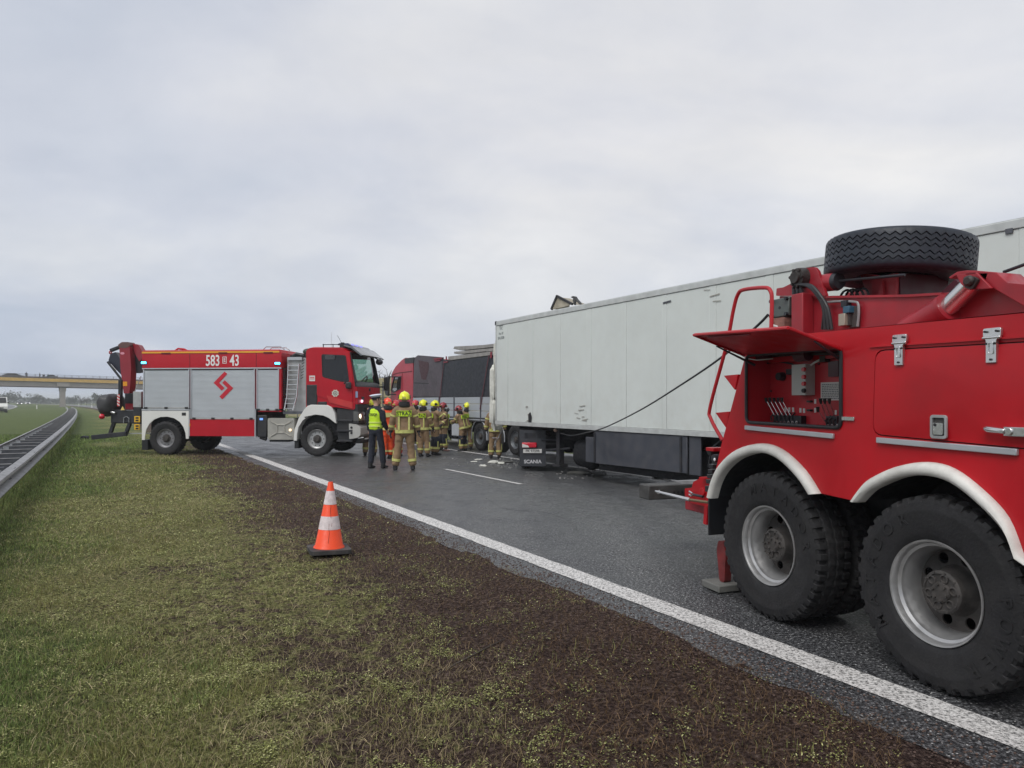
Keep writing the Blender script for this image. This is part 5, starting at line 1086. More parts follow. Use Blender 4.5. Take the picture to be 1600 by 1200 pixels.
# black intake and steps
MB().box(4.40, 4.73, -1.262, -1.10, 1.50, 2.12).build('air_intake', BLK, ft, bevel=.02); MB().box(4.74, 5.02, -1.262, -1.10, 1.50, 1.62).build('step_cover', BLK, ft, bevel=.02)
wf = rpoly([(4.02, .44), (4.05, .80), (4.18, 1.14), (4.36, 1.40), (4.52, 1.52), (5.10, 1.50), (5.27, 1.32), (5.33, 1.02)], .08)
wfi = [(5.22, 1.00), (5.10, 1.13), (4.92, 1.21), (4.70, 1.235), (4.48, 1.19), (4.30, 1.06), (4.18, .88), (4.13, .66), (4.12, .44)]
MB().plate([[(4.02, .46), (4.05, .80), (4.18, 1.14), (4.34, 1.38), (4.44, 1.49), (4.55, 1.53), (5.05, 1.52), (5.17, 1.46), (5.27, 1.28), (5.33, .98), (5.24, 1.02), (5.10, 1.13), (4.92, 1.21), (4.70, 1.235), (4.48, 1.19), (4.30, 1.06), (4.18, .88), (4.13, .66), (4.12, .46)]], -1.29, -1.0).build('front_wing', WHITE, ft, bevel=.018)
MB().box(4.15, 5.3, -1.0, -.95, .6, 1.42).build('wheel_arch', UNDER, ft)
sp_ = MB().box(5.30, 5.83, -1.20, -.6, .72, 1.42)
o = sp_.build('step_well', BLK, ft, bevel=.02)
for zz_ in (.44, .74, 1.04): MB().box(5.32, 5.80, -1.27, -.95, zz_, zz_+.05).build('cab_step', BLKM, o, bevel=.006); MB().box(5.33, 5.80, -1.16, -1.1, zz_+.05, zz_+.27).build('riser', BLK, o)
# front end
wsn = [(5.80, 3.06), (5.975, 2.22)]
m = MB(); m.add([(5.80, -1.12, 3.04), (5.80+.05, 0, 3.06), (5.80, 1.12, 3.04), (5.97, 1.14, 2.22), (6.03, 0, 2.20), (5.97, -1.14, 2.22)], [(0, 1, 4, 5), (1, 2, 3, 4)]); m.build('windscreen', GLG, ft, smooth=60)
for sg in (-1, 1): MB().beam((5.79, sg*1.17, 3.07), (5.985, sg*1.19, 2.18), .12, .07, (0, 1, 0)).build('windscreen_pillar', BLK, ft, bevel=.01)
MB().loft([[Vector((x, y, z)) for x, z in ((5.93+b, 2.23), (6.02+b, 2.18), (6.05+b, 2.06), (5.95+b, 2.06))] for y, b in ((-1.22, 0), (-.7, .05), (0, .07), (.7, .05), (1.22, 0))]).build('scuttle', BLK, ft, smooth=50)
MB().loft([[Vector((x, y, z)) for x, z in ((5.90, 2.07), (6.04+b, 2.06), (6.07+b, 1.55), (5.90, 1.55))] for y, b in ((-1.22, 0), (-.7, .07), (0, .10), (.7, .07), (1.22, 0))]).build('front_panel', RED, ft, smooth=50)
gr_ = MB().loft([[Vector((x, y, z)) for x, z in ((5.84, 1.54), (6.06+b, 1.54), (6.10+b, .98), (5.84, .98))] for y, b in ((-1.22, 0), (-.7, .07), (0, .10), (.7, .07), (1.22, 0))]).build('grille_panel', BLK, ft, smooth=50)
for i in range(4): MB().box(6.16, 6.215, -.75, .75, 1.08+.11*i, 1.12+.11*i).build('grille_bar', BLKM, gr_)
hl = MB().loft([[Vector((x, y, z)) for x, z in ((5.95, 1.34), (6.09+b, 1.32), (6.11+b, 1.06), (5.95, 1.04))] for y, b in ((-1.235, .0), (-1.0, .05), (-.78, .06))]).build('headlight', mat('headlight_glass', (.10, .10, .10), .1, coat=1), ft, smooth=40)
for yy, zz_ in ((-1.12, 1.19), (-.92, 1.19)): MB().sphere((6.12, yy, zz_), .07, (.4, 1, 1)).build('bulb', mat('bulb_glow', (.8, .75, .65), .1, emit=(1, .85, .65), es=1.5), hl)
MB().box(5.96, 6.14, .78, 1.235, 1.04, 1.34).build('headlight', MATS['headlight_glass'], ft, bevel=.03)
MB().plate([rpoly([(5.82, .98), (6.05, .95), (6.17, .86), (6.17, .64), (6.08, .56), (5.83, .52)], .03)], -1.26, 1.26).build('bumper', mat('bumper_grey', (.40, .40, .38), .5, var=.15), ft, bevel=.02)
for x, z in ((5.90, .86), (5.90, .70)): MB().cyl((x, -1.275, z), (x, -1.255, z), .035, n=12).build('bumper_bolt', INK, ft)
MB().box(5.9, 6.12, -1.0, 1.0, .38, .50).build('underrun_bar', BLKM, ft, bevel=.02); MB().box(6.18, 6.24, -.9, -.6, .50, .53).build('number_plate', PAPER, ft)
for yy, zz_ in ((-.9, 1.72), (-.25, 1.98)): MB().cyl((6.10, yy, zz_), (6.16, yy, zz_), .05, n=12).build('front_marker', BLK, ft)
MB().box(6.11, 6.14, -1.02, -.92, 1.60, 1.67).build('front_strobe', PINKL, ft)
# visor, light bar, mirrors
MB().loft([[Vector((x+b, y, z)) for x, z in ((5.70, 3.30), (5.95, 3.25), (6.25, 3.00), (6.22, 2.97), (5.92, 3.20), (5.70, 3.26))] for y, b in ((-1.18, -.06), (-.7, .02), (0, .05), (.7, .02), (1.18, -.06))]).build('sun_visor', mat('visor_grey', (.12, .13, .14), .25, coat=.5), ft, smooth=50)
lb = MB().plate([rpoly([(5.38, 3.30), (5.42, 3.36), (5.72, 3.36), (5.78, 3.30)], .02)], -1.0, 1.0).build('light_bar', mat('lightbar_blue', (.03, .04, .10), .15, coat=.6), ft, bevel=.01)
for yy in (-.8, -.4, .0): MB().box(5.78, 5.80, yy-.12, yy+.12, 3.30, 3.35).build('strobe', mat('strobe', (.3, .3, .7), .2, emit=(.4, .4, 1), es=.5), lb)
MB().box(5.42, 5.7, -.9, .9, 3.23, 3.30).build('bar_mount', BLK, lb)
m = MB().tube([(4.80, -1.0, 3.32), (5.40, -1.0, 3.32)], .012, 6).tube([(4.82, -1.0, 3.22), (4.82, -1.0, 3.34)], .015, 6).tube([(5.12, -1.0, 3.22), (5.12, -1.0, 3.34)], .012, 6).box(5.36, 5.46, -1.03, -.97, 3.2, 3.38); m.build('roof_rack_bar', BLKM, ft)
MB().tube([(5.36, -.9, 3.35), (5.22, -.9, 3.60)], .006, 5).build('antenna', BLKM, ft); MB().tube([(4.93, -.6, 3.25), (4.93, -.6, 3.72)], .004, 5).build('antenna', ALUD, ft)
MB().obox((5.70, -1.33, 2.10), (.17, .10, .20)).build('ramp_mirror', BLK, ft, bevel=.04); MB().tube([(5.72, -1.26, 2.2), (5.70, -1.33, 2.15)], .02, 6).build('mirror_arm', BLK, ft)
m = MB().plate([rrect(4.98, 5.28, 2.86, 3.0, .05)], -1.30, -1.27).build('wind_deflector', mat('deflector', (.05, .055, .06), .3), dr_o)
for sg in (-1, 1):
    e = MB().obox((6.22, sg*1.33, 2.20), (.14, .20, .44), (0, 0, sg*12)).build('wing_mirror', BLK, ft, bevel=.04) if sg > 0 else None
MB().tube([(6.0, 1.2, 2.1), (6.2, 1.35, 2.1)], .025, 6).build('mirror_arm', BLK, ft)
MB().sphere((6.30, .25, 2.86), .14, (.8, 1.1, .7)).build('front_mirror', BLK, ft); MB().tube([(6.15, .25, 3.0), (6.28, .25, 2.92)], .02, 6).build('mirror_arm', BLK, ft)
# cab interior
for yy in (-.75, .75):
    MB().box(4.95, 5.35, yy-.25, yy+.25, 1.75, 1.95).build('seat', SEAT, ft, bevel=.05); MB().obox((4.92, yy, 2.3), (.14, .48, .75), (0, -10, 0)).build('seat_back', SEAT, ft, bevel=.05)
MB().box(5.65, 5.92, -1.15, 1.15, 1.9, 2.2).build('dashboard', BLK, ft, bevel=.04); m = MB(); m.lathe([(.20+.02*math.cos(a*PI/4), .02*math.sin(a*PI/4)) for a in range(8)], (0, 0, 0), 'z', 24, closed=True); m.build('steering_wheel', BLK, ft, loc=(5.55, .6, 2.25), rot=(0, R(-55), 0))
MB().box(5.55, 5.67, -.95, -.75, 2.60, 2.72).build('visor_paper', mat('paper_teal', (.45, .62, .60), .6), ft)
# blue lamps on the body
for x, z in ((-.67, 2.795), (3.52, 2.755)):
    MB().box(x-.075, x+.075, -1.285, -1.2525, z-.028, z+.028).build('blue_beacon', BLUEL, ft, bevel=.008); MB().box(x-.09, x+.09, -1.268, -1.2515, z-.04, z+.04).build('beacon_base', BLK, ft)
for o in list(ft.children):
    if o.name.split('.')[0] in ('windscreen', 'windscreen_pillar', 'scuttle', 'front_panel', 'grille_panel', 'headlight', 'bumper', 'bumper_bolt', 'underrun_bar', 'number_plate', 'front_marker', 'front_strobe', 'sun_visor', 'light_bar', 'wing_mirror', 'mirror_arm', 'front_mirror', 'dashboard'): o.location.x -= .13
# ---- rear: loading crane, winch bag, lowered tail step
yc_ = -.45
def FZ(L, y=yc_): return [Af(*f4(a, b), y) for a, b in L]
cr = MB().plate([rpoly(FZ([(272, 150), (290, 112), (350, 105), (380, 150), (395, 380), (385, 560), (375, 635), (318, 635), (300, 500), (285, 380)]), .04)], yc_-.14, yc_+.14).build('crane_column', CRANE, ft, bevel=.015)
MB().plate([rpoly(FZ([(258, 130), (300, 100), (372, 100), (385, 140), (350, 160), (275, 160)]), .03)], yc_-.15, yc_+.15).build('crane_knuckle', mat('knuckle_brown', (.12, .06, .055), .5, var=.3), ft, bevel=.01)
MB().plate([rpoly(FZ([(380, 110), (440, 125), (485, 200), (480, 270), (450, 300), (400, 210)]), .03)], yc_+.0, yc_+.22).build('crane_outer_arm', CRANE, ft, bevel=.012)
MB().plate([rpoly(FZ([(395, 210), (470, 330), (470, 410), (410, 420), (400, 300)]), .02)], yc_+.05, yc_+.2).build('crane_bracket', BLKM, ft, bevel=.01)
MB().plate([rpoly(FZ([(140, 290), (160, 220), (215, 200), (280, 300), (285, 450), (235, 400), (150, 310)]), .03)], yc_-.05, yc_+.12).build('crane_hook_arm', mat('dark_blue_steel', (.012, .015, .03), .4, coat=.3), ft, bevel=.012)
a, b, c, d = [Vector((q[0], yc_-.12, q[1])) for q in FZ([(148, 305), (180, 345), (300, 500), (218, 365)])]
MB().cyl(a, c, .035, n=10).build('crane_cylinder', BLKM, ft); MB().cyl(b+Vector((.02, -.02, .05)), d+Vector((.07, -.02, -.08)), .014, n=8).build('piston_rod', STEEL, ft)
q = FZ([(150, 205), (190, 165)])[0]; MB().lathe([(.03, -.03), (.06, 0), (.03, .03)], (q[0], yc_, q[1]), closed=True, n=14).build('hook', HRED, ft); q = FZ([(185, 168)])[0]; MB().obox((q[0]+.04, yc_, q[1]), (.3, .12, .1), (0, -20, 0)).build('hook_block', BLKM, ft, bevel=.02)
q0, q1 = FZ([(305, 510), (355, 555)]); MB().box(q0[0], q1[0], yc_-.146, yc_-.141, q1[1], q0[1]).build('load_plate', mat('load_plate', (.75, .30, .01), .5, var=.2, vs=40), ft)
q = FZ([(305, 217)])[0]; MB().lathe([(0, -.004), (.07, -.004), (.07, 0)], (q[0], yc_-.141, q[1]), n=18, sc=(1, 1, .55)).build('crane_badge', mat('badge_pink', (.60, .25, .32), .5), ft)
def fb(u0, v0, u1, v1, ya, yb_, m, nm, bev=.008): (xa, za), (xb, zb) = FZ([(u0, v0), (u1, v1)], ya); return MB().box(min(xa, xb), max(xa, xb), ya, yb_, min(za, zb), max(za, zb)).build(nm, m, ft, bevel=bev)
fb(385, 612, 470, 775, -1.2, -.9, ALUD, 'control_cabinet'); fb(300, 630, 385, 740, -.7, -.2, BLKM, 'slew_base'); fb(305, 735, 385, 800, -.7, -.2, CRANE, 'slew_bearing'); fb(390, 775, 465, 950, -1.2, -.8, BLKM, 'rear_bracket'); fb(150, 800, 400, 945, -1.0, -.3, BLKM, 'tail_frame', .03); fb(230, 490, 260, 760, -1.0, -.9, BLKM, 'stabiliser_beam')
fb(398, 868, 456, 932, -1.23, -1.2, PYEL, 'plate_marker', .004); fb(398, 952, 452, 1012, -1.23, -1.2, PYEL, 'plate_marker', .004)
for v0 in (868, 952):
    m = MB(); (xa, za), (xb, zb) = FZ([(412, v0+10), (444, v0+28)], -1.231); m.box(xa, xb, -1.234, -1.231, min(za, zb), max(za, zb)); (xa, za), (xb, zb) = FZ([(412, v0+36), (444, v0+54)], -1.231); m.box(xa, xb, -1.234, -1.231, min(za, zb), max(za, zb)); m.build('plate_symbol', INK, ft, smooth=0)
(xa, za), (xb, zb) = FZ([(222, 640), (248, 765)], -1.05); bo = MB().box(xa, xb, -1.06, -1.05, zb, za).build('striped_board', HRED, ft)
n = 4; m = MB()
for i in range(n): z = zb+(za-zb)*(i+.1)/n; h = (za-zb)/n*.45; m.add([(xa, -1.062, z+.05), (xb, -1.062, z), (xb, -1.062, z+h), (xa, -1.062, z+h+.05)], [(0, 1, 2, 3)])
m.build('board_stripes', PAPER, bo, smooth=0)
q = FZ([(258, 805), (278, 765), (300, 805)], -1.05); MB().plate([q], -1.06, -1.05).build('warning_triangle', mat('sticker_yellow', (.75, .55, .15), .5), ft)
# bag over the winch: crumpled cover
def blob(c, sc, seed, amp=.09, n=22, fr=2.2):
    m = MB(); m.sphere((0, 0, 0), 1, n=n); o = []
    from mathutils import noise as NZ
    for v in m.v:
        v = Vector(v); v = Vector([math.copysign(abs(q)**.72, q) for q in v]); k = 1+amp*NZ.noise(v*fr+Vector((seed, 0, 0)))*2; o.append((c[0]+v.x*sc[0]*k, c[1]+v.y*sc[1]*k, c[2]+v.z*sc[2]*k))
    m.v = o; return m
(xa, za), (xb, zb) = FZ([(48, 635), (215, 870)], -.9); blob(((xa+xb)/2, -.75, (za+zb)/2), ((xb-xa)/2*.98, .5, (za-zb)/2*.97), 3, .07, 30).build('winch_cover', COVER, ft, smooth=70)
q = FZ([(118, 870)], -.95)[0]; MB().sphere((q[0], -1.2, q[1]), .085, n=12).build('rear_lamp', LAMPR, ft); q = FZ([(190, 830)], -1.0)[0]; MB().obox((q[0], -1.05, q[1]), (.16, .08, .07), (0, 15, 0)).build('hook_fitting', STEEL, ft, bevel=.02)
m = MB(); P_ = [Vector((a, -1.03, b)) for a, b in FZ([(290, 940), (290, 885), (320, 872), (345, 890), (345, 935)], -1.03)]; m.tube(P_, .012, 6); m.build('tow_eye', STEEL, ft)
P_ = [Vector((a, -.95, b)) for a, b in FZ([(200, 900), (140, 1080)], -.95)]; MB().beam(P_[0], P_[1], .09, .09).build('step_arm', BLKM, ft); P_ = [Vector((a, -.95, b)) for a, b in FZ([(370, 900), (305, 1070)], -.95)]; MB().beam(P_[0], P_[1], .09, .09).build('step_arm', BLKM, ft)
q0, q1 = FZ([(-40, 1090), (320, 1050)], -1.0); MB().beam((q0[0], -1.0, q0[1]), (q1[0], -1.0, q1[1]+.0), .10, .14).build('tail_step', BLKM, ft, bevel=.01); MB().beam((q1[0], -.9, q1[1]), (q1[0]+.75, -.9, q1[1]+.01), .04, .03).build('step_link', ALUD, ft)
q = FZ([(430, 560)], -1.1); m = MB(); P_ = [Vector((a, -1.1, b)) for a, b in FZ([(405, 610), (470, 450)], -1.1)]; m.tube(P_, .014, 6); m.build('steel_pipe', ALUD, ft)
# ================================================================== WHITE SEMI-TRAILER
TZ = -.14; TR = Frame(-.455, 19.5, R(30.24), 1.3, TZ); At = TR.at
tr = TR.root('semi_trailer', label='long white refrigerated semi-trailer standing behind the recovery truck', cat='semi-trailer')
zb0, zt0 = 1.0-TZ, 3.80-TZ; LN = 13.6
MB().box(.02, LN, -1.255, 1.28, zb0+.03, zt0-.02).build('box_body', REEF, tr)
seam = [(.496, .668), (1.737, 1.92), (2.983, 3.145), (4.185, 4.351), (5.417, 5.562), (6.639, 6.764), (7.87, 8.022), (9.10, 9.25), (10.33, 10.48), (11.56, 11.71), (12.8, 12.95)]
xs = [0.06]+[q for s_ in seam for q in s_]+[LN]
for i in range(len(xs)-1):
    a, b = xs[i]+.0022, xs[i+1]-.0022; w_ = i % 2 == 1
    MB().box(a, b, -1.288-(.004 if w_ else 0), -1.262, zb0+.105, zt0-.115).build('side_batten' if w_ else 'side_panel', REEF, tr, bevel=.0022, seg=1)
MB().box(0, LN, -1.305, -1.255, zt0-.11, zt0).build('top_rail', REEFR, tr, bevel=.008); MB().box(0, LN, -1.307, -1.255, zb0, zb0+.10).build('bottom_rail', REEFR, tr, bevel=.006)
MB().box(0, LN, -1.290, 1.3, zt0-.02, zt0+.012).build('roof_sheet', REEFR, tr); MB().box(-.0, .055, -1.302, -1.24, zb0+.10, zt0-.11).build('corner_post', REEFR, tr, bevel=.01)
MB().box(-.02, .06, -1.31, -1.24, zt0-.09, zt0+.015).build('corner_cap', INK, tr, bevel=.01)
tm = MB()
for s_, z, sz in (('Ladevol.', 3.70, .07), ('TFC', 3.62, .10), ('No. 07', 3.49, .09), ('BA.8588', 3.37, .105)): text(tm, s_, sz, T3(.30, -1.289, z-TZ-.03), .002, .012, .95)
tm.build('capacity_lettering', INKG, tr, smooth=0)
m = MB(); r = random.Random(8)
for cx, cz, n_ in ((1.75, 1.25, 5), (8.0, 3.4, 3), (3.95, 1.3, 9)):
    for i in range(n_): a = cx+r.uniform(-.15, .15)*1.4; z = cz+r.uniform(-.15, .25); m.obox((a, -1.3005, z-TZ), (r.uniform(.06, .25), .002, r.uniform(.008, .03)), (0, r.uniform(-8, 8), 0))
o = m.build('scuff_marks', mat('scuff', (.30, .29, .26), .7), tr, smooth=0); o['kind'] = 'stuff'
x, z = At(828, 654, -1.3); MB().plate([rpoly([(x-.07, z-.14), (x+.06, z-.15), (x+.09, z+.05), (x+.02, z+.17), (x-.08, z+.10)], .03)], -1.303, -1.299).build('black_gash', INK, tr, smooth=0)
x, z = At(1042, 472, -1.3); MB().obox((x, -1.301, z), (.22, .003, .035), (0, -4, 0)).build('dent', GALVD, tr)
x, z = At(1577, 361, -1.3); MB().box(x-.04, x+.04, -1.31, -1.29, z-.03, z+.03).build('side_marker', GALVD, tr)
# buckled front wall: torn white insulation hanging out
for i, (px, py, sx, sz) in enumerate(((770, 600, .10, .5), (768, 640, .16, .42), (771, 560, .05, .5), (766, 662, .14, .18))):
    x, z = At(px, py, -1.2); blob((x-.06, -1.1+.05*i, z), (sx, .16, sz), 5+i, .25, 14, 3).build('torn_insulation', FOAM, tr, smooth=30)
MB().box(-.10, .02, -1.1, 1.28, zb0+.1, zt0-.3).build('front_wall', mat('front_wall_dirty', (.30, .30, .28), .7, var=.3, vs=3), tr)
# torn roof pieces
def tz(u, v): return (855+u/26.67, 455+v/26.67)
q = [At(*tz(*p), -.9) for p in [(180, 760), (440, 240), (650, 340), (1010, 550), (700, 650)]]
m = MB(); o_ = [Vector((a, -.9, b)) for a, b in q]; m.add([o_[0], o_[1], o_[3], o_[4], o_[0]+Vector((.05, .5, .03)), o_[1]+Vector((.05, .35, -.02)), o_[3]+Vector((.05, .5, .0))], [(0, 1, 2, 3), (0, 4, 5, 1), (1, 5, 6, 2)]); fo = m.build('torn_roof_flap', mat('roof_flap', (.30, .27, .21), .7, var=.4, vs=3), tr, smooth=0)
MB().beam(o_[0], o_[1]+Vector((-.02, 0, .03)), .05, .06).beam(o_[1]+Vector((-.04, 0, .03)), o_[3]+Vector((.04, 0, 0)), .05, .05).build('flap_edge', INK, fo)
q = [Vector((*(At(*tz(*p), -.9)),)) for p in [(1000, 250), (1090, 205), (1170, 220), (1240, 330), (1370, 470), (1390, 560), (1350, 540), (1200, 370), (1150, 480), (1150, 580), (1110, 470), (1090, 400), (1110, 310)]]
MB().plate([[(p.x, p.y) for p in q]], -.92, -.86).build('bent_roof_strip', mat('strip_dark', (.05, .05, .05), .6, var=.4), tr, smooth=0)
# underside: skirt, boxes, legs, wheels
sk = [At(*p, -1.27) for p in ((929, 677), (1074, 686), (1074, 741), (929, 727))]; MB().plate([[(sk[0][0], zb0-.01), (7.30, zb0-.01), (7.30, .44), (sk[0][0]+.02, .42)]], -1.28, -1.24).build('side_skirt', DGREY, tr, bevel=.01)
MB().box(4.10, 4.43, -1.26, -.8, .42, .98).build('side_locker', DGREY, tr, bevel=.015); MB().box(7.33, 7.62, -1.26, -1.22, .42, zb0-.01).build('skirt_end', DGREY, tr, bevel=.01)
MB().box(7.12, 7.17, -1.30, -1.285, .45, zb0-.03).build('skirt_hinge', BLKM, tr); MB().box(4.45, 4.5, -1.30, -1.285, .45, zb0-.05).build('skirt_hinge', BLKM, tr)
MB().box(.5, LN, -.5, -.36, .80, zb0).box(.5, LN, .36, .5, .80, zb0).box(1.6, 12, -1.1, 1.1, zb0-.06, zb0-.01).build('trailer_chassis', UNDER, tr)
MB().box(4.2, 7.5, -.95, 1.1, .24, .85).build('shade_filler_box', UNDER, tr)  # added dark box, standing in for the shade under the trailer
for xx in (2.6,): 
    MB().box(xx-.07, xx+.07, -1.0, -.85, .25, zb0).box(xx-.15, xx+.15, -1.05, -.8, .18, .24).build('landing_leg', BLKM, tr, bevel=.01); MB().box(xx-.07, xx+.07, .85, 1.0, .25, zb0).build('landing_leg', BLKM, tr)
    x, z = At(868, 672, -1.1); MB().sphere((x, -1.1, z), .05).build('warm_marker', mat('marker_tan', (.5, .33, .25), .4), tr)
MB().beam((2.0, -1.0, .55), (3.0, -.9, .65), .06, .05).build('cross_stay', BLKM, tr); blob((3.5, -.6, .55), (.5, .4, .35), 2, .1).build('air_tanks', UNDER, tr)
TWL = wheel(.52, .29, .36, 'plain', 30, False, rimmat=RIMD)
for xx in (8.35, 9.65, 10.95):
    put_wheel(TWL, tr, xx, -1.08, .52); put_wheel([q for q in TWL if q[0] == 'tyre'], tr, xx, 1.08, .52, flip=True)
MB().tube([(7.75, -1.2, .60), (7.85, -1.2, .95), (8.1, -1.2, 1.12), (8.35, -1.2, 1.14)], .02, 6).build('mudguard_edge', BLKM, tr)
MB().box(4.0, 7.6, 1.2, 1.25, .25, zb0).box(1.2, 3.6, .9, 1.2, .2, 1.0).build('far_side_skirt', DGREY, tr)
MB().box(11.8, 13.4, -1.2, 1.2, .4, .9).build('rear_underrun', UNDER, tr)
# silver folding frame hanging under the front
fr_ = [At(*p, -1.0) for p in ((785, 672), (800, 673), (786, 700), (784, 686), (796, 686))]
m = MB(); V3 = lambda q, y=-1.0: Vector((q[0]-.55, y, q[1]))
m.tube([V3(fr_[0]), V3(fr_[1]), V3(fr_[2])], .018, 6).tube([V3(fr_[3]), V3(fr_[4])], .014, 6); m.build('folding_step', STEEL, tr)
# ================================================================== DARK TRACTOR UNIT under the trailer, jack-knifed
sx, sy = .52, 17.95; sz_ = gz(.5, 17.9)
sc = empty('tractor_unit', (sx+.82, sy, sz_), 0, label='dark tractor unit jack-knifed under the white trailer, rear mudguard showing', cat='tractor unit')
MB().box(-.55, -.40, .1, 5.6, .62, .90).box(.40, .55, .1, 5.6, .62, .90).box(-.9, .9, .25, .4, .55, .85).build('chassis', UNDER, sc)
fx = -.82
MB().plate([rrect(fx-.33, fx+.33, .12, 1.03, .03)], 0, .03).build('mudguard_flap', mat('flap_grey', (.035, .038, .045), .6, var=.2), sc, bevel=.006)
m = MB()
for u in (-.16, .16):
    for k in range(4): m.box(fx+u-.05, fx+u+.05, -.012, -.001, .84+.035*k, .86+.035*k)
m.box(fx-.09, fx+.09, -.008, -.001, .84, .96); o = m.build('guard_ribs', BLKM, sc); o['kind'] = 'stuff'
tl = MB().box(fx-.27, fx+.10, -.07, -.001, .59, .72).build('tail_lamp', LAMPR, sc, bevel=.02)
m = MB(); m.add([(fx-.265, -.072, .60), (fx-.09, -.072, .60), (fx-.12, -.072, .65), (fx-.265, -.072, .69)], [(0, 1, 2, 3)]); m.build('reverse_lamp', PAPER, tl, smooth=0)
pt = MB().box(fx-.24, fx+.23, -.035, -.02, .455, .555).build('number_plate', PAPER, sc, bevel=.003); nm = MB(); text(nm, 'PK 9759R', .092, T3(fx, -.036, .505), .002, .01, .95); nm.build('plate_lettering', INK, pt, smooth=0)
nm = MB(); text(nm, 'SCANIA', .125, T3(fx-.0, -.001, .235), .003, .02, 1.0); nm.build('maker_lettering', mat('letter_grey', (.6, .6, .62), .5), sc, smooth=0)
MB().box(fx+.33, fx+.62, .02, .08, .66, .70).build('guard_bracket', BLKM, sc); MB().tube([(fx+.2, -.03, .80), (fx+.6, -.03, .78), (fx+.85, .1, .92)], .02, 6).build('air_line', DGREY, sc)
SW = wheel(.50, .28, .30, 'block', 30, False, rimmat=RIMD)
for yy in (.85,):
    for xx, fl_ in ((-.95, False), (.95, True)):
        for nm, me in SW: o = place(nm, me, sc, loc=(xx, yy, .5), rot=(0, 0, R(-90 if not fl_ else 90)))
for xx in (-1.0, 1.0):
    for nm, me in SW: place(nm, me, sc, loc=(xx, 4.4, .5), rot=(0, 0, R(-90 if xx < 0 else 90)))
MB().lathe([(.62, -.3), (.64, -.3), (.64, .3), (.62, .3)], (0, 0, 0), 'x', 14, a0=0, a1=PI, closed=True).build('wheel_guard', BLK, sc, loc=(-.85, .85, .5))
MB().box(-.5, .5, .6, 1.4, .92, .99).build('fifth_wheel', BLKM, sc, bevel=.02); MB().box(-1.0, -.5, 1.8, 3.0, .35, .95).build('fuel_tank', BLKM, sc, bevel=.08)
MB().box(-.62, 1.22, 4.0, 5.9, 1.0, 2.9).build('cab', mat('cab_dark', (.03, .035, .045), .4, coat=.3), sc, bevel=.12)
# ================================================================== RED FLATBED LORRY with concrete slabs
LZ = -.20; LT = Frame(-1.23, 26.4, R(30), 1.25, LZ); Al = LT.at; lt = LT.root('flatbed_lorry', label='dark red lorry with black side sheets loaded with concrete slabs', cat='lorry')
def g6(u, v): return (590+u/8., 530+v/8.)
def LP(L, y=-1.25): return [Al(*g6(a, b), y) for a, b in L]
cs = LP([(440, 240), (345, 232), (300, 262), (262, 300), (222, 345), (190, 400), (176, 450)])
fx0 = cs[-1][0]; cab_ = cs+[(fx0-.18, 1.95), (fx0-.25, 1.2), (fx0-.2, .55), (cs[0][0], .6)]
cwin = LP([(205, 468), (298, 462), (290, 622), (200, 668), (165, 640)])
CB = MB().plate([cab_, cwin], -1.25, -1.20).build('cab_side', REDT, lt, bevel=.01)
MB().plate([cab_, cwin], 1.18, 1.25).build('cab_side', REDT, lt, bevel=.01)
m = MB(); k = len(cab_); m.add([(a, -1.2, b) for a, b in cab_]+[(a, 1.18, b) for a, b in cab_], [(i, (i+1) % k, (i+1) % k+k, i+k) for i in range(k) if not (6 <= i <= 6)]); m.build('cab_shell', REDT, lt, smooth=40)
MB().plate([cwin], -1.23, -1.224).build('side_window', GLP, lt, smooth=0); MB().plate([cwin, inset(cwin, .04)], -1.262, -1.20).build('window_frame', BLK, lt)
q = cab_; MB().add([(q[6][0], -1.15, q[6][1]), (q[7][0], -1.15, q[7][1]), (q[7][0], 1.15, q[7][1]), (q[6][0], 1.15, q[6][1])], [(0, 1, 2, 3)]).build('windscreen', GLG, lt, smooth=0)
MB().plate([rpoly(LP([(340, 240), (460, 225), (450, 295), (345, 305)]), .05)], -1.27, -1.0).build('roof_deflector', BLK, lt, bevel=.02)
dq = LP([(310, 425), (430, 405), (430, 700), (305, 640)]); 
m = MB(); pts_ = [Vector((a, -1.256, b)) for a, b in LP([(175, 452), (240, 425), (430, 400)])]; m.tube(pts_, .018, 5); pts_ = [Vector((a, -1.256, b)) for a, b in LP([(308, 425), (308, 700)])]; m.tube(pts_, .012, 5); m.build('door_gap', mat('dark_red', (.12, .01, .015), .5), lt)
MB().plate([rpoly(LP([(106, 540), (120, 475), (160, 460), (150, 560), (152, 710), (125, 700), (106, 640)], -1.5), .06)], -1.60, -1.50).build('wing_mirror', BLK, lt, bevel=.04); q = LP([(170, 470), (165, 690)], -1.45); MB().tube([(q[0][0], -1.5, q[0][1]), (q[0][0]+.15, -1.24, q[0][1])], .03, 6).tube([(q[1][0], -1.5, q[1][1]), (q[1][0]+.15, -1.24, q[1][1])], .03, 6).build('mirror_arm', BLK, lt)
MB().box(cs[-1][0]+.3, cs[0][0]-.1, -1.0, 1.0, 1.5, 1.9).build('dashboard', BLK, lt)
pn = LP([(455, 240), (500, 200), (810, 225), (800, 720), (440, 720)]); po = MB().plate([pn], -1.25, -1.18).build('headboard_sheet', TARPB, lt, bevel=.01)
MB().plate([rpoly(LP([(510, 260), (640, 290), (640, 380), (605, 510), (550, 500), (530, 400)]), .03)], -1.257, -1.252).build('red_patch', mat('patch_red', (.045, .010, .016), .5), po)
MB().plate([LP([(455, 540), (640, 550), (640, 560), (455, 552)])], -1.258, -1.252).build('sheet_fold', INK, po)
MB().box(pn[0][0], pn[2][0], -1.18, 1.25, 1.99, pn[2][1]-.1).build('load_headboard', TARPB, lt)
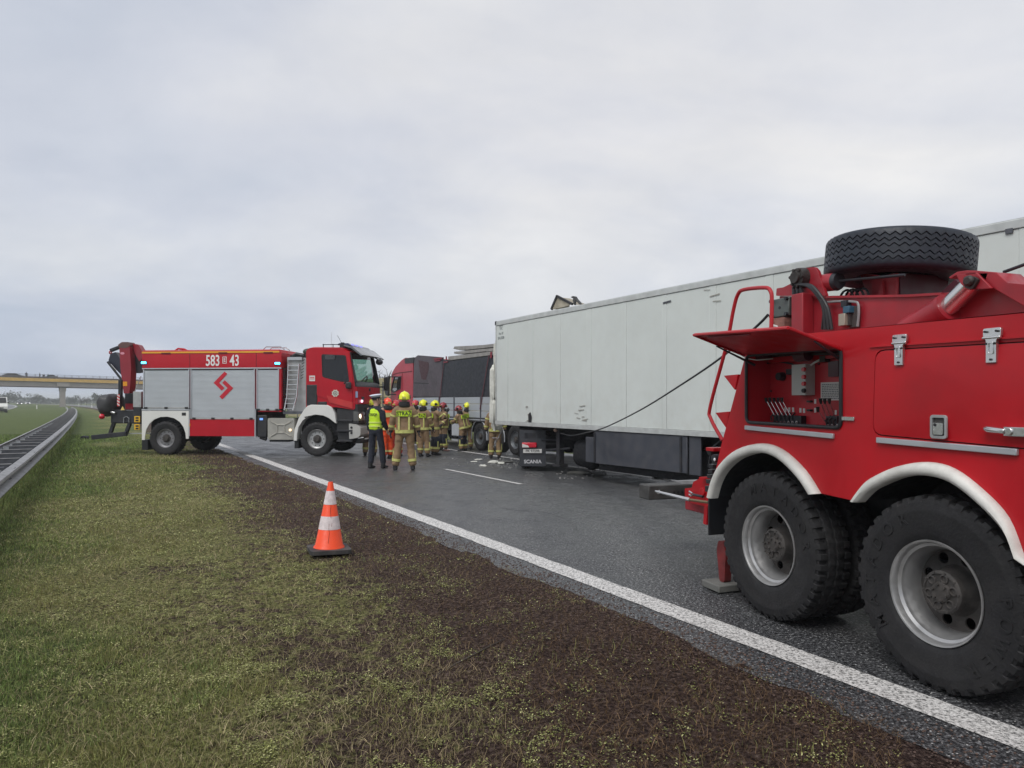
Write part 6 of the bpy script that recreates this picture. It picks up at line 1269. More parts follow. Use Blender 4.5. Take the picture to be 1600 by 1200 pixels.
t2_ = LP([(802, 250), (870, 280), (1120, 245), (1460, 205)]); b2 = LP([(802, 720), (1460, 720)]); xe = 4.2
ts = MB().plate([[t2_[0], t2_[1], t2_[2], t2_[3], (xe, t2_[3][1]), (xe, b2[1][1]), b2[0]]], -1.25, -1.2).build('side_sheet', TARP, lt)
xq = pn[4][0]; zs0, zs1 = 1.03-LZ-.02, b2[0][1]-.02
div = [Al(*g6(u, 800), -1.25)[0] for u in (770, 960, 1290)]
edges = [xq]+div+[xe]
for a, b in zip(edges[:-1], edges[1:]):
    for i in range(3): h = (zs1-zs0)/3; MB().box(a+.05, b-.05, -1.262, -1.22, zs0+h*i+.008, zs0+h*(i+1)-.008).build('side_board', mat('sideboard_silver', (.40, .43, .46), .45, metal=.3, var=.08, vs=1), lt, bevel=.006, seg=1)
for i, x in enumerate(div): MB().box(x-(.05 if i == 1 else .03), x+(.05 if i == 1 else .03), -1.275, -1.2, zs0-.1, zs1+.02).build('stanchion', GALVD, lt)
MB().box(xq-.4, xe, -1.26, 1.26, zs0-.14, zs0-.01).build('bed_frame', BLKM, lt); MB().box(xq-.4, xe, -1.27, -1.262, zs0-.09, zs0-.05).build('bed_rail', ALU, lt)
MB().box(xq-3, xe, -.5, -.4, .6, 1.0).box(xq-3, xe, .4, .5, .6, 1.0).build('chassis', UNDER, lt)
x, z = Al(712, 672, -1.2); MB().box(x-.35, x+.35, -1.22, -.7, .45, 1.02).build('tool_locker', mat('locker_grey', (.38, .40, .42), .5), lt, bevel=.03); MB().box(x-.5, x+.8, -1.15, -.9, .25, .32).build('side_guard', ALUD, lt)
LW = wheel(.52, .29, .34, 'plain', 30, False, rimmat=mat('rim_dark', (.12, .13, .14), .4, metal=.5))
for xx in (0, 1.32, 2.6, -6.9): put_wheel(LW, lt, xx, -1.06, .52); put_wheel([q for q in LW if q[0] == 'tyre'], lt, xx, 1.06, .52, flip=True)
for xx in (0, 1.32): MB().tube([(xx+.62*math.cos(R(a)), -1.24, .52+.62*math.sin(R(a))) for a in range(-10, 191, 20)], .018, 6).build('mudguard_edge', ALU, lt)
for (a, b), (c, d) in (((835, 250), (760, 870)), ((1392, 200), (1280, 880))): p, q = LP([(a, b), (c, d)], -1.28); MB().beam((p[0], -1.285, p[1]), (q[0], -1.285, q[1]), .05, .008, (0, 1, 0)).build('load_strap', mat('strap_red', (.09, .02, .03), .7), lt)
for u, v, uu, vv in ((700, 240, 800, 248), (710, 266, 780, 272), (850, 215, 860, 260), (1405, 160, 1422, 235), (820, 282, 870, 290)): p, q = LP([(u, v), (uu, vv)], -1.3); MB().box(min(p[0], q[0]), max(p[0], q[0])+.02, -1.30, -1.28, min(p[1], q[1]), max(p[1], q[1])).build('clamp', mat('clamp_red', (.20, .02, .035), .6), lt)
for L_, lab in (([(865, 215), (1470, 160), (1470, 200), (870, 265)], 'lowest concrete slab of the tilted stack on the lorry'), ([(940, 155), (1010, 150), (1470, 125), (1470, 160), (1000, 190), (940, 180)], 'middle concrete slab, thinner, on the lorry stack'), ([(930, 120), (945, 90), (1300, 72), (1470, 68), (1470, 112), (1020, 140)], 'topmost concrete slab with chipped end on the lorry stack')):
    P_ = LP(L_, -1.2); c0_ = Vector((P_[0][0], 0, P_[0][1])); xm = max(p[0] for p in P_)
    P_ = [(p[0]+(1.5 if p[0] > xm-.25 else 0), p[1]+(.03 if p[0] > xm-.25 else 0)) for p in P_]
    o = MB().plate([rpoly(P_, .03, 2)], -1.15, .1).build('concrete_slab', CONC, None, bevel=.01, loc=lt.location, rot=lt.rotation_euler); tag(o, lab, 'concrete slab', 'concrete slabs stacked on the lorry')
# ================================================================== PEOPLE
def ering(c, d, a, b, side, n=14, pw=1.0):
    d = Vector(d).normalized(); s_ = Vector(side); s_ = (s_-d*s_.dot(d)).normalized(); f = d.cross(s_)
    o = []
    for i in range(n):
        t = 2*PI*i/n; cx, sx_ = math.cos(t), math.sin(t)
        o.append(Vector(c)+s_*a*math.copysign(abs(cx)**pw, cx)+f*b*math.copysign(abs(sx_)**pw, sx_))
    return o
def limb(m, P, rad, side=(1, 0, 0), n=14, pw=1.0):
    """tapered limb through points P; rad = list of (half width, half depth)"""
    P = [Vector(p) for p in P]; rings = []
    for i, p in enumerate(P):
        d = P[min(i+1, len(P)-1)]-P[max(i-1, 0)]; a, b = rad[i] if isinstance(rad[i], tuple) else (rad[i], rad[i]); rings.append(ering(p, d, a, b, side, n, pw))
    # rounded ends
    d0 = (P[0]-P[1]).normalized(); d1 = (P[-1]-P[-2]).normalized(); a, b = rad[0] if isinstance(rad[0], tuple) else (rad[0],)*2; c, e = rad[-1] if isinstance(rad[-1], tuple) else (rad[-1],)*2
    rings = [ering(P[0]+d0*min(a, b)*.5, d0*-1, a*.6, b*.6, side, n)]+rings+[ering(P[-1]+d1*min(c, e)*.5, d1, c*.6, e*.6, side, n)]
    return m.loft(rings)
def fuse(mb, voxel=.022, noise_=.0, seed=0, sm=3):
    me = bpy.data.meshes.new('tmp'); me.from_pydata(mb.v, [], mb.f); bm = bmesh.new(); bm.from_mesh(me); bmesh.ops.recalc_face_normals(bm, faces=bm.faces); bm.to_mesh(me); bm.free()
    o = bpy.data.objects.new('tmp', me); COL.objects.link(o)
    r = o.modifiers.new('r', 'REMESH'); r.mode = 'VOXEL'; r.voxel_size = voxel
    q = o.modifiers.new('s', 'SMOOTH'); q.factor = .5; q.iterations = sm
    return o
FQ = []      # (temp object, name, material, parent, noise)
def queue(mb, name, m, parent, voxel=.022, noise_=0., sm=3): FQ.append((fuse(mb, voxel, sm=sm), name, m, parent, noise_))
def flush():
    from mathutils import noise as NZ
    bpy.context.view_layer.update(); dg = bpy.context.evaluated_depsgraph_get(); dg.update()
    for o, name, m, parent, nz in FQ:
        me = bpy.data.meshes.new_from_object(o.evaluated_get(dg)); me.name = name
        if nz:
            for v in me.vertices:
                k = NZ.noise(Vector((v.co.x*9, v.co.y*9, v.co.z*13+len(name))))*.7+NZ.noise(v.co*26)*.3; v.co += v.normal*k*nz
        me.materials.clear(); me.materials.append(m); me.polygons.foreach_set('use_smooth', [True]*len(me.polygons)); place(name, me, parent)
    for o, *_ in FQ: d = o.data; bpy.data.objects.remove(o); bpy.data.meshes.remove(d)
    FQ.clear()
def hand(m, w_, d, side, s=1.):
    """palm and five bent fingers added to builder m, hanging from wrist w_ in direction d"""
    w_ = Vector(w_); d = Vector(d).normalized(); sd = Vector(side); sd = (sd-d*sd.dot(d)).normalized(); up_ = d.cross(sd)
    pc = w_+d*.045*s; m.loft([ering(w_, d, .026*s, .020*s, sd, 10), ering(pc, d, .042*s, .017*s, sd, 10), ering(w_+d*.095*s, d, .042*s, .014*s, sd, 10)])
    for k, (o, L) in enumerate(((-.032, .065), (-.011, .078), (.011, .074), (.031, .058))):
        b = w_+d*.088*s+sd*o*s; c = b+d*L*.5*s+up_*.006*s; e = c+d*L*.4*s+up_*.022*s; m.tube([b, c, e], [.0095*s, .0088*s, .007*s], 6)
    b = w_+d*.03*s+sd*-.036*s; c = b+d*.028*s-sd*.024*s; e = c+d*.03*s-sd*.004*s+up_*.012*s; m.tube([b, c, e], [.012*s, .011*s, .008*s], 6)
def person(px, py, yaw, h=1.78, kind='fire', label='', group=None, helmet=YEL, arms=((.30, .02, .0), (.30, .02, .0)), feet=((-.15, .0), (.15, .0)), lean=0., headyaw=0., suit=None, torch=None, Z=None, dirty=False, knees=False):
    """px, py: photo pixel of the feet; yaw 0 = facing away from the camera; arms: (spread, forward, bend) for left, right"""
    zg = -.1
    for _ in range(4):
        Zd = FOC*(EYE-zg)/(py-HOR) if Z is None else Z
        x = (px-800)/FOC*Zd; zg = gz(x, Zd)
    root = empty('person', (x, Zd, zg), R(yaw), label=label, cat='person', group=group); root.scale = (h/1.78,)*3
    ln = R(lean); hip = Vector((0, 0, .94))
    def up_(p):       # leaning upper body
        p = Vector(p); q = p-hip; q.rotate(Euler((-ln, 0, 0))); return hip+q
    shx = .185; suit = suit or KHAKI; thick = 1.0 if kind != 'police' else .84
    S_ = [up_((s*shx, 0, 1.435)) for s in (-1, 1)]; E_ = []; W_ = []; D_ = []
    for i, s in enumerate((-1, 1)):
        sp, fw, bd = arms[i]; a = Vector((s*math.sin(sp), math.sin(fw), -math.cos(sp)*math.cos(fw))).normalized(); e = S_[i]+a*.285
        b = Euler((bd, 0, s*bd*.25)).to_matrix() @ (a+Vector((-s*sp*.5, 0.08, 0))).normalized(); E_.append(e); W_.append(e+b*.255); D_.append(b)
    H_ = [Vector((s*.095, 0, .93)) for s in (-1, 1)]; F_ = [Vector((f[0], f[1], .085)) for f in feet]
    K_ = [H_[i]*.5+F_[i]*.5+Vector((0, .03, .0)) for i in (0, 1)]
    # the body: one continuous surface
    b = MB()
    limb(b, [hip+Vector((0, 0, -.06)), hip+Vector((0, 0, .05)), up_((0, 0, 1.12)), up_((0, 0, 1.3)), up_((0, 0, 1.44))], [(.15, .10), (.155, .105), (.135, .09), (.155, .10), (.13, .07)])
    nk = up_((0, .01, 1.50)); hd_ = up_((0, .025, 1.655)); limb(b, [up_((0, 0, 1.42)), nk, hd_], [(.065, .06), (.055, .055), (.06, .06)])
    hR = Euler((-ln*.6, 0, headyaw)).to_matrix()
    def hp_(v): return hd_+hR @ Vector(v)
    m_ = MB(); m_.sphere((0, 0, 0), 1, n=16); b.add([hp_((v[0]*.076, v[1]*.096, v[2]*.118)) for v in m_.v], m_.f)
    limb(b, [hp_((0, .05, -.03)), hp_((0, .06, -.10))], [(.055, .04), (.035, .03)], n=10)
    b.add([hp_(p) for p in ((-.014, .09, -.045), (.014, .09, -.045), (0, .125, -.035), (0, .092, .01))], [(0, 1, 2), (0, 2, 3), (1, 3, 2), (0, 3, 1)])
    for s in (-1, 1): limb(b, [hp_((s*.074, -.005, -.03)), hp_((s*.082, -.012, .022))], [(.010, .02), (.010, .022)], n=8)
    for i in (0, 1):
        limb(b, [S_[i], E_[i], W_[i]], [.05, .042, .030]); limb(b, [H_[i], K_[i], F_[i]], [(.08, .085), .055, .042]); limb(b, [F_[i]+Vector((0, -.04, -.03)), F_[i]+Vector((0, .14, -.045))], [(.04, .035), (.035, .022)])
        hand(b, W_[i], D_[i], (0, 1, 0))
    queue(b, 'body', SKIN, root, .0125, sm=2)
    # face details
    e_ = MB()
    for s in (-1, 1): e_.add([hp_(Vector(v)*.011+Vector((s*.030, .0875, .004))) for v in MB().sphere((0, 0, 0), 1, n=8).v], MB().sphere((0, 0, 0), 1, n=8).f)
    e_.build('eyes', INK, root); m_ = MB(); limb(m_, [hp_((-.022, .092, -.068)), hp_((.022, .092, -.068))], [(.004, .004), (.004, .004)], side=(0, 0, 1), n=6); m_.build('mouth', mat('lips', (.30, .10, .08), .5), root)
    # trousers
    j = MB(); tk = thick
    limb(j, [hip+Vector((0, 0, -.09)), hip+Vector((0, 0, .04)), hip+Vector((0, 0, .12))], [(.172*tk, .125*tk), (.175*tk, .13*tk), (.165*tk, .12*tk)])
    for i in (0, 1): limb(j, [H_[i]+Vector((0, 0, .02)), H_[i]*.7+K_[i]*.3, K_[i], K_[i]*.5+F_[i]*.5, F_[i]+Vector((0, 0, .05))], [(.105*tk, .12*tk), (.102*tk, .11*tk), (.088*tk, .092*tk), (.088*tk, .092*tk), (.088*tk, .095*tk) if kind != 'police' else (.07, .075)])
    queue(j, 'trousers', NAVY if kind == 'police' else suit, root, .021, .016 if kind != 'police' else .008)
    # jacket
    j = MB(); hem = .80 if kind != 'police' else .93; jm = NAVY if kind == 'police' else suit
    limb(j, [Vector((0, 0, hem+.04)), hip+Vector((0, -.0, .06)), up_((0, 0, 1.12)), up_((0, 0, 1.28)), up_((0, 0, 1.40)), up_((0, 0, 1.47))], [(.205*tk, .15*tk), (.195*tk, .145*tk), (.185*tk, .135*tk), (.20*tk, .14*tk), (.175*tk, .115*tk), (.09, .08)], pw=.85)
    for i, s in enumerate((-1, 1)):
        limb(j, [S_[i]+Vector((-s*.05, 0, -.01)), S_[i]+(E_[i]-S_[i])*.3, E_[i], E_[i]*.5+W_[i]*.5, W_[i]-D_[i]*.02], [(.085*tk, .085*tk), (.082*tk, .082*tk), (.072*tk, .072*tk), (.068*tk, .068*tk), (.060*tk, .060*tk)])
    queue(j, 'jacket', jm, root, .021, .014 if kind != 'police' else .008)
    # boots
    for i in (0, 1):
        f = F_[i]; m_ = MB(); limb(m_, [f+Vector((0, 0, .12)), f+Vector((0, -.01, .0)), f+Vector((0, -.005, -.045))], [(.062, .065), (.056, .062), (.055, .06)]); limb(m_, [f+Vector((0, -.05, -.045)), f+Vector((0, .07, -.048)), f+Vector((0, .155, -.055))], [(.052, .042), (.052, .038), (.042, .028)])
        m_.v = [(a, b_, max(c, .0)) for a, b_, c in m_.v]; queue(m_, 'boot', BLKC, root, .014)
    def band(P, rad, nm, m, wd=.05, side=(1, 0, 0)):
        P = [Vector(p) for p in P]; d = (P[1]-P[0]).normalized(); c = P[0]; a, b_ = rad; mm = MB()
        mm.loft([ering(c-d*wd/2, d, a, b_, side, 18, .9), ering(c+d*wd/2, d, a, b_, side, 18, .9), ering(c+d*wd/2, d, a-.012, b_-.012, side, 18, .9), ering(c-d*wd/2, d, a-.012, b_-.012, side, 18, .9)], caps=False, closed=True); return mm.build(nm, m, root, smooth=60)
    if kind in ('fire', 'medic'):
        bm_ = LIME if kind == 'fire' else mat('medic_band', (.62, .58, .22), .5)
        band([up_((0, 0, .90)), up_((0, 0, 1.0))], (.218*tk, .166*tk), 'reflective_hem', bm_, .075)
        if kind == 'fire':
            for x in (-.115, .115): m_ = MB(); m_.loft([[up_((x-.022, -y, z)), up_((x+.022, -y, z)), up_((x+.022, -y+.02, z)), up_((x-.022, -y+.02, z))] for z, y in ((.93, .158), (1.1, .152), (1.25, .160), (1.33, .150))]); m_.build('back_stripe', bm_, root)
        for i in (0, 1):
            m0 = E_[i]*.45+W_[i]*.55; band([m0, W_[i]], (.077*tk, .077*tk), 'sleeve_band', bm_, .045); m0 = S_[i]*.35+E_[i]*.65; band([m0, E_[i]], (.088*tk, .088*tk), 'sleeve_band', bm_, .04) if kind == 'fire' else None
            if knees: m_ = MB(); q0_, q1_ = F_[i]+(K_[i]-F_[i])*.5, K_[i]+(H_[i]-K_[i])*.25; limb(m_, [q0_, K_[i]+Vector((0, .006, 0)), q1_], [(.096*tk, .101*tk), (.097*tk, .103*tk), (.100*tk, .106*tk)], n=14); m_.build('knee_patch', NAVY, root, smooth=60)
            m0 = F_[i]+(K_[i]-F_[i])*.36; band([m0, K_[i]], (.100*tk, .106*tk), 'leg_band', bm_, .06)
            if kind == 'fire':
                s = -1 if i == 0 else 1; m_ = MB(); Q = [F_[i]+(K_[i]-F_[i])*.36, F_[i]+(K_[i]-F_[i])*.9]; rr2 = .100*tk; m_.loft([[q+Vector((s*rr2, -.02, 0)), q+Vector((s*rr2, .02, 0)), q+Vector((s*(rr2-.02), .02, 0)), q+Vector((s*(rr2-.02), -.02, 0))] for q in Q]); m_.build('leg_stripe', bm_, root)
        pl_ = MB(); pl_.loft([[up_((sx_*.155, -.158-.004*(abs(sx_) < .5), z)) for sx_ in (-1.12, 1.12)]+[up_((sx_*.155, -.12, z)) for sx_ in (1.12, -1.12)] for z in (1.245, 1.38)]); o = pl_.build('back_panel', LIMEB if kind == 'fire' else bm_, root)
        tx_ = MB(); Mx = Matrix.Translation(up_((0, -.164, 1.31))) @ Euler((-ln, 0, 0)).to_matrix().to_4x4()
        if kind == 'fire':
            text(tx_, 'STRAŻ', .118, Mx, .004, .012, .95); tx_.build('back_lettering', INK, o, smooth=0)
            bx_ = MB(); bx_.plate([rrect(-.168, .168, -.062, .062, .01, 2), rrect(-.163, .163, -.057, .057, .008, 2)], -.004, 0); bx_.v = [tuple(Mx @ Vector(v)) for v in bx_.v]; bx_.build('panel_border', INK, o, smooth=0)
        # helmet: dome, brim, side plates, neck curtain
        hm = MB(); prof = [(.128*math.cos(R(a)), .135*math.sin(R(a))) for a in range(0, 91, 10)]; hm.lathe([(.118, -.055), (.134, -.045), (.132, -.01)]+prof[1:], (0, -.01, .03), 'z', 24, (1, 1.18, 1)); hm.add([(-.10, .12, .0), (.10, .12, .0), (.08, .185, -.012), (-.08, .185, -.012), (-.10, .12, -.01), (.10, .12, -.01), (.08, .185, -.020), (-.08, .185, -.020)], [(0, 1, 2, 3), (7, 6, 5, 4), (0, 1, 5, 4), (1, 2, 6, 5), (2, 3, 7, 6), (3, 0, 4, 7)])
        hm.tube([(0, -.165, .02), (0, -.12, .11), (0, -.02, .168), (0, .08, .14), (0, .14, .06)], .014, 6)
        def bh(mb, nm, m, **k): mb.v = [tuple(hp_(Vector(v)*1.01)) for v in mb.v]; return mb.build(nm, m, root, **k)
        ho = bh(hm, 'helmet', helmet, smooth=60)
        for s in (-1, 1): bh(MB().plate([rpoly([(-.075, -.035), (-.02, -.045), (.04, -.02), (.01, .03), (-.05, .035)], .012)], s*.126, s*.142, lambda x, y, z: (y, x-.01, z+.045)), 'helmet_side_plate', BLKM)
        bh(MB().plate([rpoly([(-.05, .0), (.05, .0), (.035, .045), (-.035, .045)], .01)], -.178, -.160, lambda x, y, z: (x, y-.0, z+.0)), 'helmet_rear_badge', mat('rear_badge', (.45, .45, .1) if helmet is YEL else (.4, .1, .1), .4))
        bh(MB().lathe([(.118, -.075), (.118, -.11), (.128, -.17), (.11, -.20)], (0, -.02, .01), 'z', 20, (1, 1.05, 1), a0=R(165), a1=R(375)), 'neck_curtain', BLKC, smooth=60)
        visor = MB().lathe([(.120, -.045), (.126, -.02), (.126, .03)], (0, .005, .02), 'z', 14, (1, 1.2, 1), a0=R(40), a1=R(140)); bh(visor, 'visor', GLD)
        gl = MB()
        for i in (0, 1): g_ = MB(); hand(g_, W_[i]+D_[i]*.0, D_[i], (0, 1, 0), 1.18); limb(g_, [W_[i]-D_[i]*.04, W_[i]+D_[i]*.03], [.05, .045]); g_.build('glove', BLKC, root)
    else:
        # police: lime vest, white cap, navy uniform
        v_ = MB(); limb(v_, [up_((0, 0, .96)), up_((0, 0, 1.12)), up_((0, 0, 1.28)), up_((0, 0, 1.40)), up_((0, 0, 1.45))], [(.198*tk, .152*tk), (.190*tk, .145*tk), (.205*tk, .150*tk), (.165*tk, .125*tk), (.10, .08)], pw=.85); queue(v_, 'hi_vis_vest', LIMEB, root, .016, .010)
        for z, rr2 in ((1.02, (.205, .158)), (1.11, (.202, .155))): band([up_((0, 0, z)), up_((0, 0, z+.1))], (rr2[0]*tk+.006, rr2[1]*tk+.006), 'vest_band', mat('vest_band', (.60, .72, .15), .5), .035)
        tx_ = MB(); Mx = Matrix.Translation(up_((.0, -.150*tk-.006, 1.30))); text(tx_, 'POLICJA', .085, Mx, .004, .02, .85); tx_.build('vest_lettering', INK, root, smooth=0)
        c_ = MB(); c_.lathe([(.092, .03), (.094, .075), (.135, .105), (.138, .115), (.10, .128), (0, .135)], (0, -.005, 0), 'z', 24, (1, 1.12, 1)); c_.v = [tuple(hp_(Euler((R(8), 0, 0)).to_matrix() @ Vector(v))) for v in c_.v]; cp_ = c_.build('peaked_cap', CAPW, root, smooth=50)
        c_ = MB(); c_.lathe([(.095, .03), (.097, .07)], (0, -.005, 0), 'z', 24, (1, 1.12, 1)); c_.v = [tuple(hp_(Euler((R(8), 0, 0)).to_matrix() @ Vector(v))) for v in c_.v]; c_.build('cap_band', NAVY, cp_)
        c_ = MB(); c_.add([(-.07, .07, .035), (.07, .07, .035), (.05, .15, .015), (-.05, .15, .015), (-.07, .07, .025), (.07, .07, .025), (.05, .15, .005), (-.05, .15, .005)], [(0, 1, 2, 3), (7, 6, 5, 4), (0, 1, 5, 4), (1, 2, 6, 5), (2, 3, 7, 6), (3, 0, 4, 7)]); c_.v = [tuple(hp_(v)) for v in c_.v]; c_.build('cap_peak', BLK, cp_)
        c_ = MB(); c_.lathe([(.080, -.02), (.084, .03), (.07, .05)], (0, -.012, 0), 'z', 18, (1, 1.05, 1), a0=R(150), a1=R(390)); c_.v = [tuple(hp_(v)) for v in c_.v]; c_.build('hair', mat('hair_dark', (.04, .03, .025), .8), root)
    return root
fg = 'rescue workers gathered between the trucks'
p1 = person(587, 732, -24, 1.80, 'police', 'police officer in lime vest and white peaked cap seen from behind', fg, arms=((.12, .05, .1), (.10, .1, .35)), feet=((-.13, -.03), (.15, .10)), headyaw=-.5)
fl = empty('flashlight', (0, 0, 0), 0, parent=None); bpy.data.objects.remove(fl)
person(632, 735, 4, 1.84, 'fire', 'tallest firefighter in yellow helmet, back fully turned, feet apart', fg, arms=((.32, .02, .12), (.32, .02, .12)), feet=((-.21, 0), (.19, .02)))
person(578, 712, 10, 1.70, 'fire', 'firefighter almost hidden behind the police officer, yellow helmet edge showing', fg)
person(606, 717, 30, 1.74, 'medic', 'rescuer in orange suit and red helmet just right of the police officer', fg, helmet=mat('helmet_orange', (.80, .08, .03), .35, coat=.3), suit=OSUIT, arms=((.15, .2, .5), (.15, .2, .6)), feet=((-.12, 0), (.10, .1)))
person(618, 713, -15, 1.70, 'medic', 'second orange-suited rescuer, half hidden by the tallest firefighter', fg, helmet=HRED, suit=mat('red_suit', (.50, .03, .02), .75, var=.2, bump=.5, bs=22), arms=((.12, .1, .3), (.12, .1, .3)))
person(649, 702, -20, 1.78, 'fire', 'firefighter in red helmet whose head shows between two yellow helmets', fg, helmet=HRED)
person(661, 713.5, -24, 1.74, 'fire', 'firefighter in yellow helmet second from the tallest, torn light stripe on leg', fg, arms=((.15, .1, .3), (.22, .1, .3)), feet=((-.10, 0), (.14, .05)))
person(679, 711, -62, 1.74, 'fire', 'firefighter in yellow helmet lifting one arm to the chest', fg, arms=((.2, .4, 1.2), (.25, .7, 1.7)), feet=((-.13, 0), (.13, .02)), knees=True)
person(693, 704, 128, 1.72, 'fire', 'firefighter in dark red helmet facing the group, wearing a bright waist band', fg, helmet=mat('helmet_dark_red', (.28, .02, .03), .35, coat=.3), arms=((.15, .2, .5), (.15, .2, .6)), knees=True)
person(724, 705, 62, 1.66, 'fire', 'firefighter in red helmet bending forward beside the lorry wheel', fg, helmet=mat('helmet_dark_red', (.28, .02, .03), .35), lean=16, arms=((.1, .5, .8), (.1, .5, .8)), knees=True)
person(730, 702.5, 20, 1.76, 'fire', 'firefighter in yellow helmet standing behind the bending one by the lorry wheel', fg, arms=((.12, .1, .2), (.14, .1, .2)))
person(774, 716.5, 6, 1.76, 'fire', 'firefighter leaning in at the torn trailer front, only lower body visible', fg, feet=((-.14, 0), (.12, .02)))
flush()
# silver hand lamp held at the police officer's right hip
Zp = 17.85; o = MB(); xh = (590-800)/FOC*(Zp-.25); zh = EYE-(674-HOR)/FOC*(Zp-.25)
o.cyl((xh-.02, Zp-.22, zh-.05), (xh+.07, Zp-.28, zh+.05), .045, .04, 12).cyl((xh-.05, Zp-.20, zh-.085), (xh-.02, Zp-.22, zh-.05), .055, .045, 12)
tag(o.build('hand_lamp', mat('lamp_grey', (.35, .37, .40), .4)), 'light grey hand lamp held at the hip of the police officer', 'hand lamp')
# ================================================================== TRAFFIC CONE
Zc = 7.72; xc = (514-800)/FOC*Zc; cn = empty('traffic_cone', (xc, Zc, .03), R(12), label='orange traffic cone with two white bands standing on the verge', cat='traffic cone'); cn.rotation_euler = (R(-1), R(1.5), R(22))
MB().plate([rpoly([(-.215, -.215), (.215, -.215), (.215, .215), (-.215, .215)], .05)], -.01, .035, lambda x, y, z: (x, z, y)).build('base', mat('cone_base', (.03, .03, .032), .7, var=.3, dust=.5), cn, bevel=.008)
def cr_(z): return .150-(.150-.032)*(z-.035)/(.70-.035)
zs = [.036, .25, .365, .505, .625, .735]
def cpart(z0, z1, m, nm, d=0, cap=False): prof = [(cr_(z0)+d, z0), (cr_(z1)+d, z1)]; prof += [(0, z1)] if cap else []; return MB().lathe(prof, (0, 0, 0), 'z', 40).build(nm, m, cn, smooth=50)
cb_ = MB().lathe([(.165, .036), (.160, .05), (cr_(.06), .065), (cr_(.735)+.000, .735), (.024, .74), (.022, .70)], (0, 0, 0), 'z', 40).build('cone_body', ORANGE, cn, smooth=50)
CB2 = mat('cone_band', (.68, .60, .60), .45, var=.18, vs=22)
cpart(.235, .375, CB2, 'reflective_band', .0025); cpart(.50, .645, CB2, 'reflective_band', .0025)
m = MB(); 
for a, z0, z1 in ((-100, .10, .30), (-92, .36, .50), (-84, .27, .31)): m.tube([((cr_(z)+.003)*math.cos(R(a+2*math.sin(z*40))), (cr_(z)+.003)*math.sin(R(a+2*math.sin(z*40))), z) for z in np.linspace(z0, z1, 5)], .0016, 4)
m.build('crack', mat('crack_dark', (.20, .03, .02), .7), cb_)
# ================================================================== DEBRIS on the asphalt
r = random.Random(21); sh = MB()
def gp(px, py):
    z = -.1
    for _ in range(4): Zd = FOC*(EYE-z)/(py-HOR); x = (px-800)/FOC*Zd; z = gz(x, Zd)
    return Vector((x, Zd, z))
for n_, x0, x1, y0_, y1_, s0, s1 in ((240, 640, 830, 698, 728, .005, .026), (90, 765, 810, 716, 732, .008, .035), (150, 870, 1090, 730, 748, .006, .035), (90, 600, 900, 706, 760, .004, .014), (60, 820, 850, 738, 745, .005, .015)):
    for i in range(n_):
        p = gp(r.uniform(x0, x1), r.uniform(y0_, y1_)); s = r.uniform(s0, s1); sh.obox(p+Vector((0, 0, s*.25)), (s*r.uniform(.6, 2.2), s*r.uniform(.6, 2), s*.5), (r.uniform(-20, 20), r.uniform(-20, 20), r.uniform(0, 180)))
tag(sh.build('debris', mat('debris_grey', (.24, .24, .23), .8, var=.5, vs=3), smooth=0), 'scattered pale fragments on the asphalt around the crashed trucks', 'debris', kind='stuff')
def chunk(px, py, sc, lab, m=FOAM, seed=1, cat='foam chunk', name='foam_chunk', grp=None): p = gp(px, py); o = blob((0, 0, sc[2]), sc, seed, .2, 14, 2.5).build(name, m, None, smooth=30, loc=p); return tag(o, lab, cat, grp)
chunk(754, 729.5, (.10, .07, .03), 'single smooth white foam chunk lying clear of the debris heap', seed=4)
chunk(771, 724, (.14, .10, .04), 'crumpled white foam piece at the feet of the firefighter by the trailer', seed=5)
chunk(783, 725.5, (.10, .08, .035), 'white foam piece right of the firefighter by the trailer', seed=6)
chunk(748, 719, (.12, .06, .02), 'flat pale shard left of the firefighter by the trailer', seed=7)
chunk(741, 722, (.09, .04, .015), 'narrow pale shard nearest the lane line end', seed=8)
chunk(790, 723, (.25, .10, .03), 'dirty grey panel scrap beneath the trailer front', m=mat('scrap', (.12, .12, .11), .7, var=.5), seed=9, cat='panel scrap', name='panel_scrap')
chunk(698, 705, (.12, .05, .03), 'reddish grey broken piece beside the boots near the lorry', m=mat('scrap_red', (.16, .09, .08), .7, var=.5), seed=10, cat='broken piece', name='broken_piece')
chunk(905, 741, (.3, .1, .04), 'dark strip of crushed metal lying under the trailer skirt', m=mat('scrap', (.12, .12, .11), .7), seed=12, cat='metal scrap', name='metal_scrap')
chunk(1035, 748, (.22, .08, .04), 'crushed metal piece lying below the right end of the trailer skirt', m=mat('scrap', (.12, .12, .11), .7), seed=13, cat='metal scrap', name='metal_scrap')
x, y = (132.5-800)/FOC*30.4, 30.4; o = blob((0, 0, .06), (.16, .1, .09), 3, .25, 14).build('rubber_lump', GUM, None, loc=(x, y, 0)); tag(o, 'black lump lying in the grass behind the fire engine', 'rubber lump')
# fine crack across the asphalt
cps = [gp(*q) for q in ((750, 770), (790, 795), (850, 800), (890, 815), (905, 832))]; c_ = catmull([p+Vector((0, 0, .001)) for p in cps], 8); rc_ = random.Random(2)
c_ = [p+Vector((rc_.gauss(0, .012), rc_.gauss(0, .03), 0)) for p in c_]; m = MB(); n = len(c_)
m.add([p+Vector((0, s_*.006, .003)) for p in c_ for s_ in (-1, 1)], [(2*i, 2*i+1, 2*i+3, 2*i+2) for i in range(n-1)]); tag(m.build('road_crack', INK, smooth=0), kind='structure')
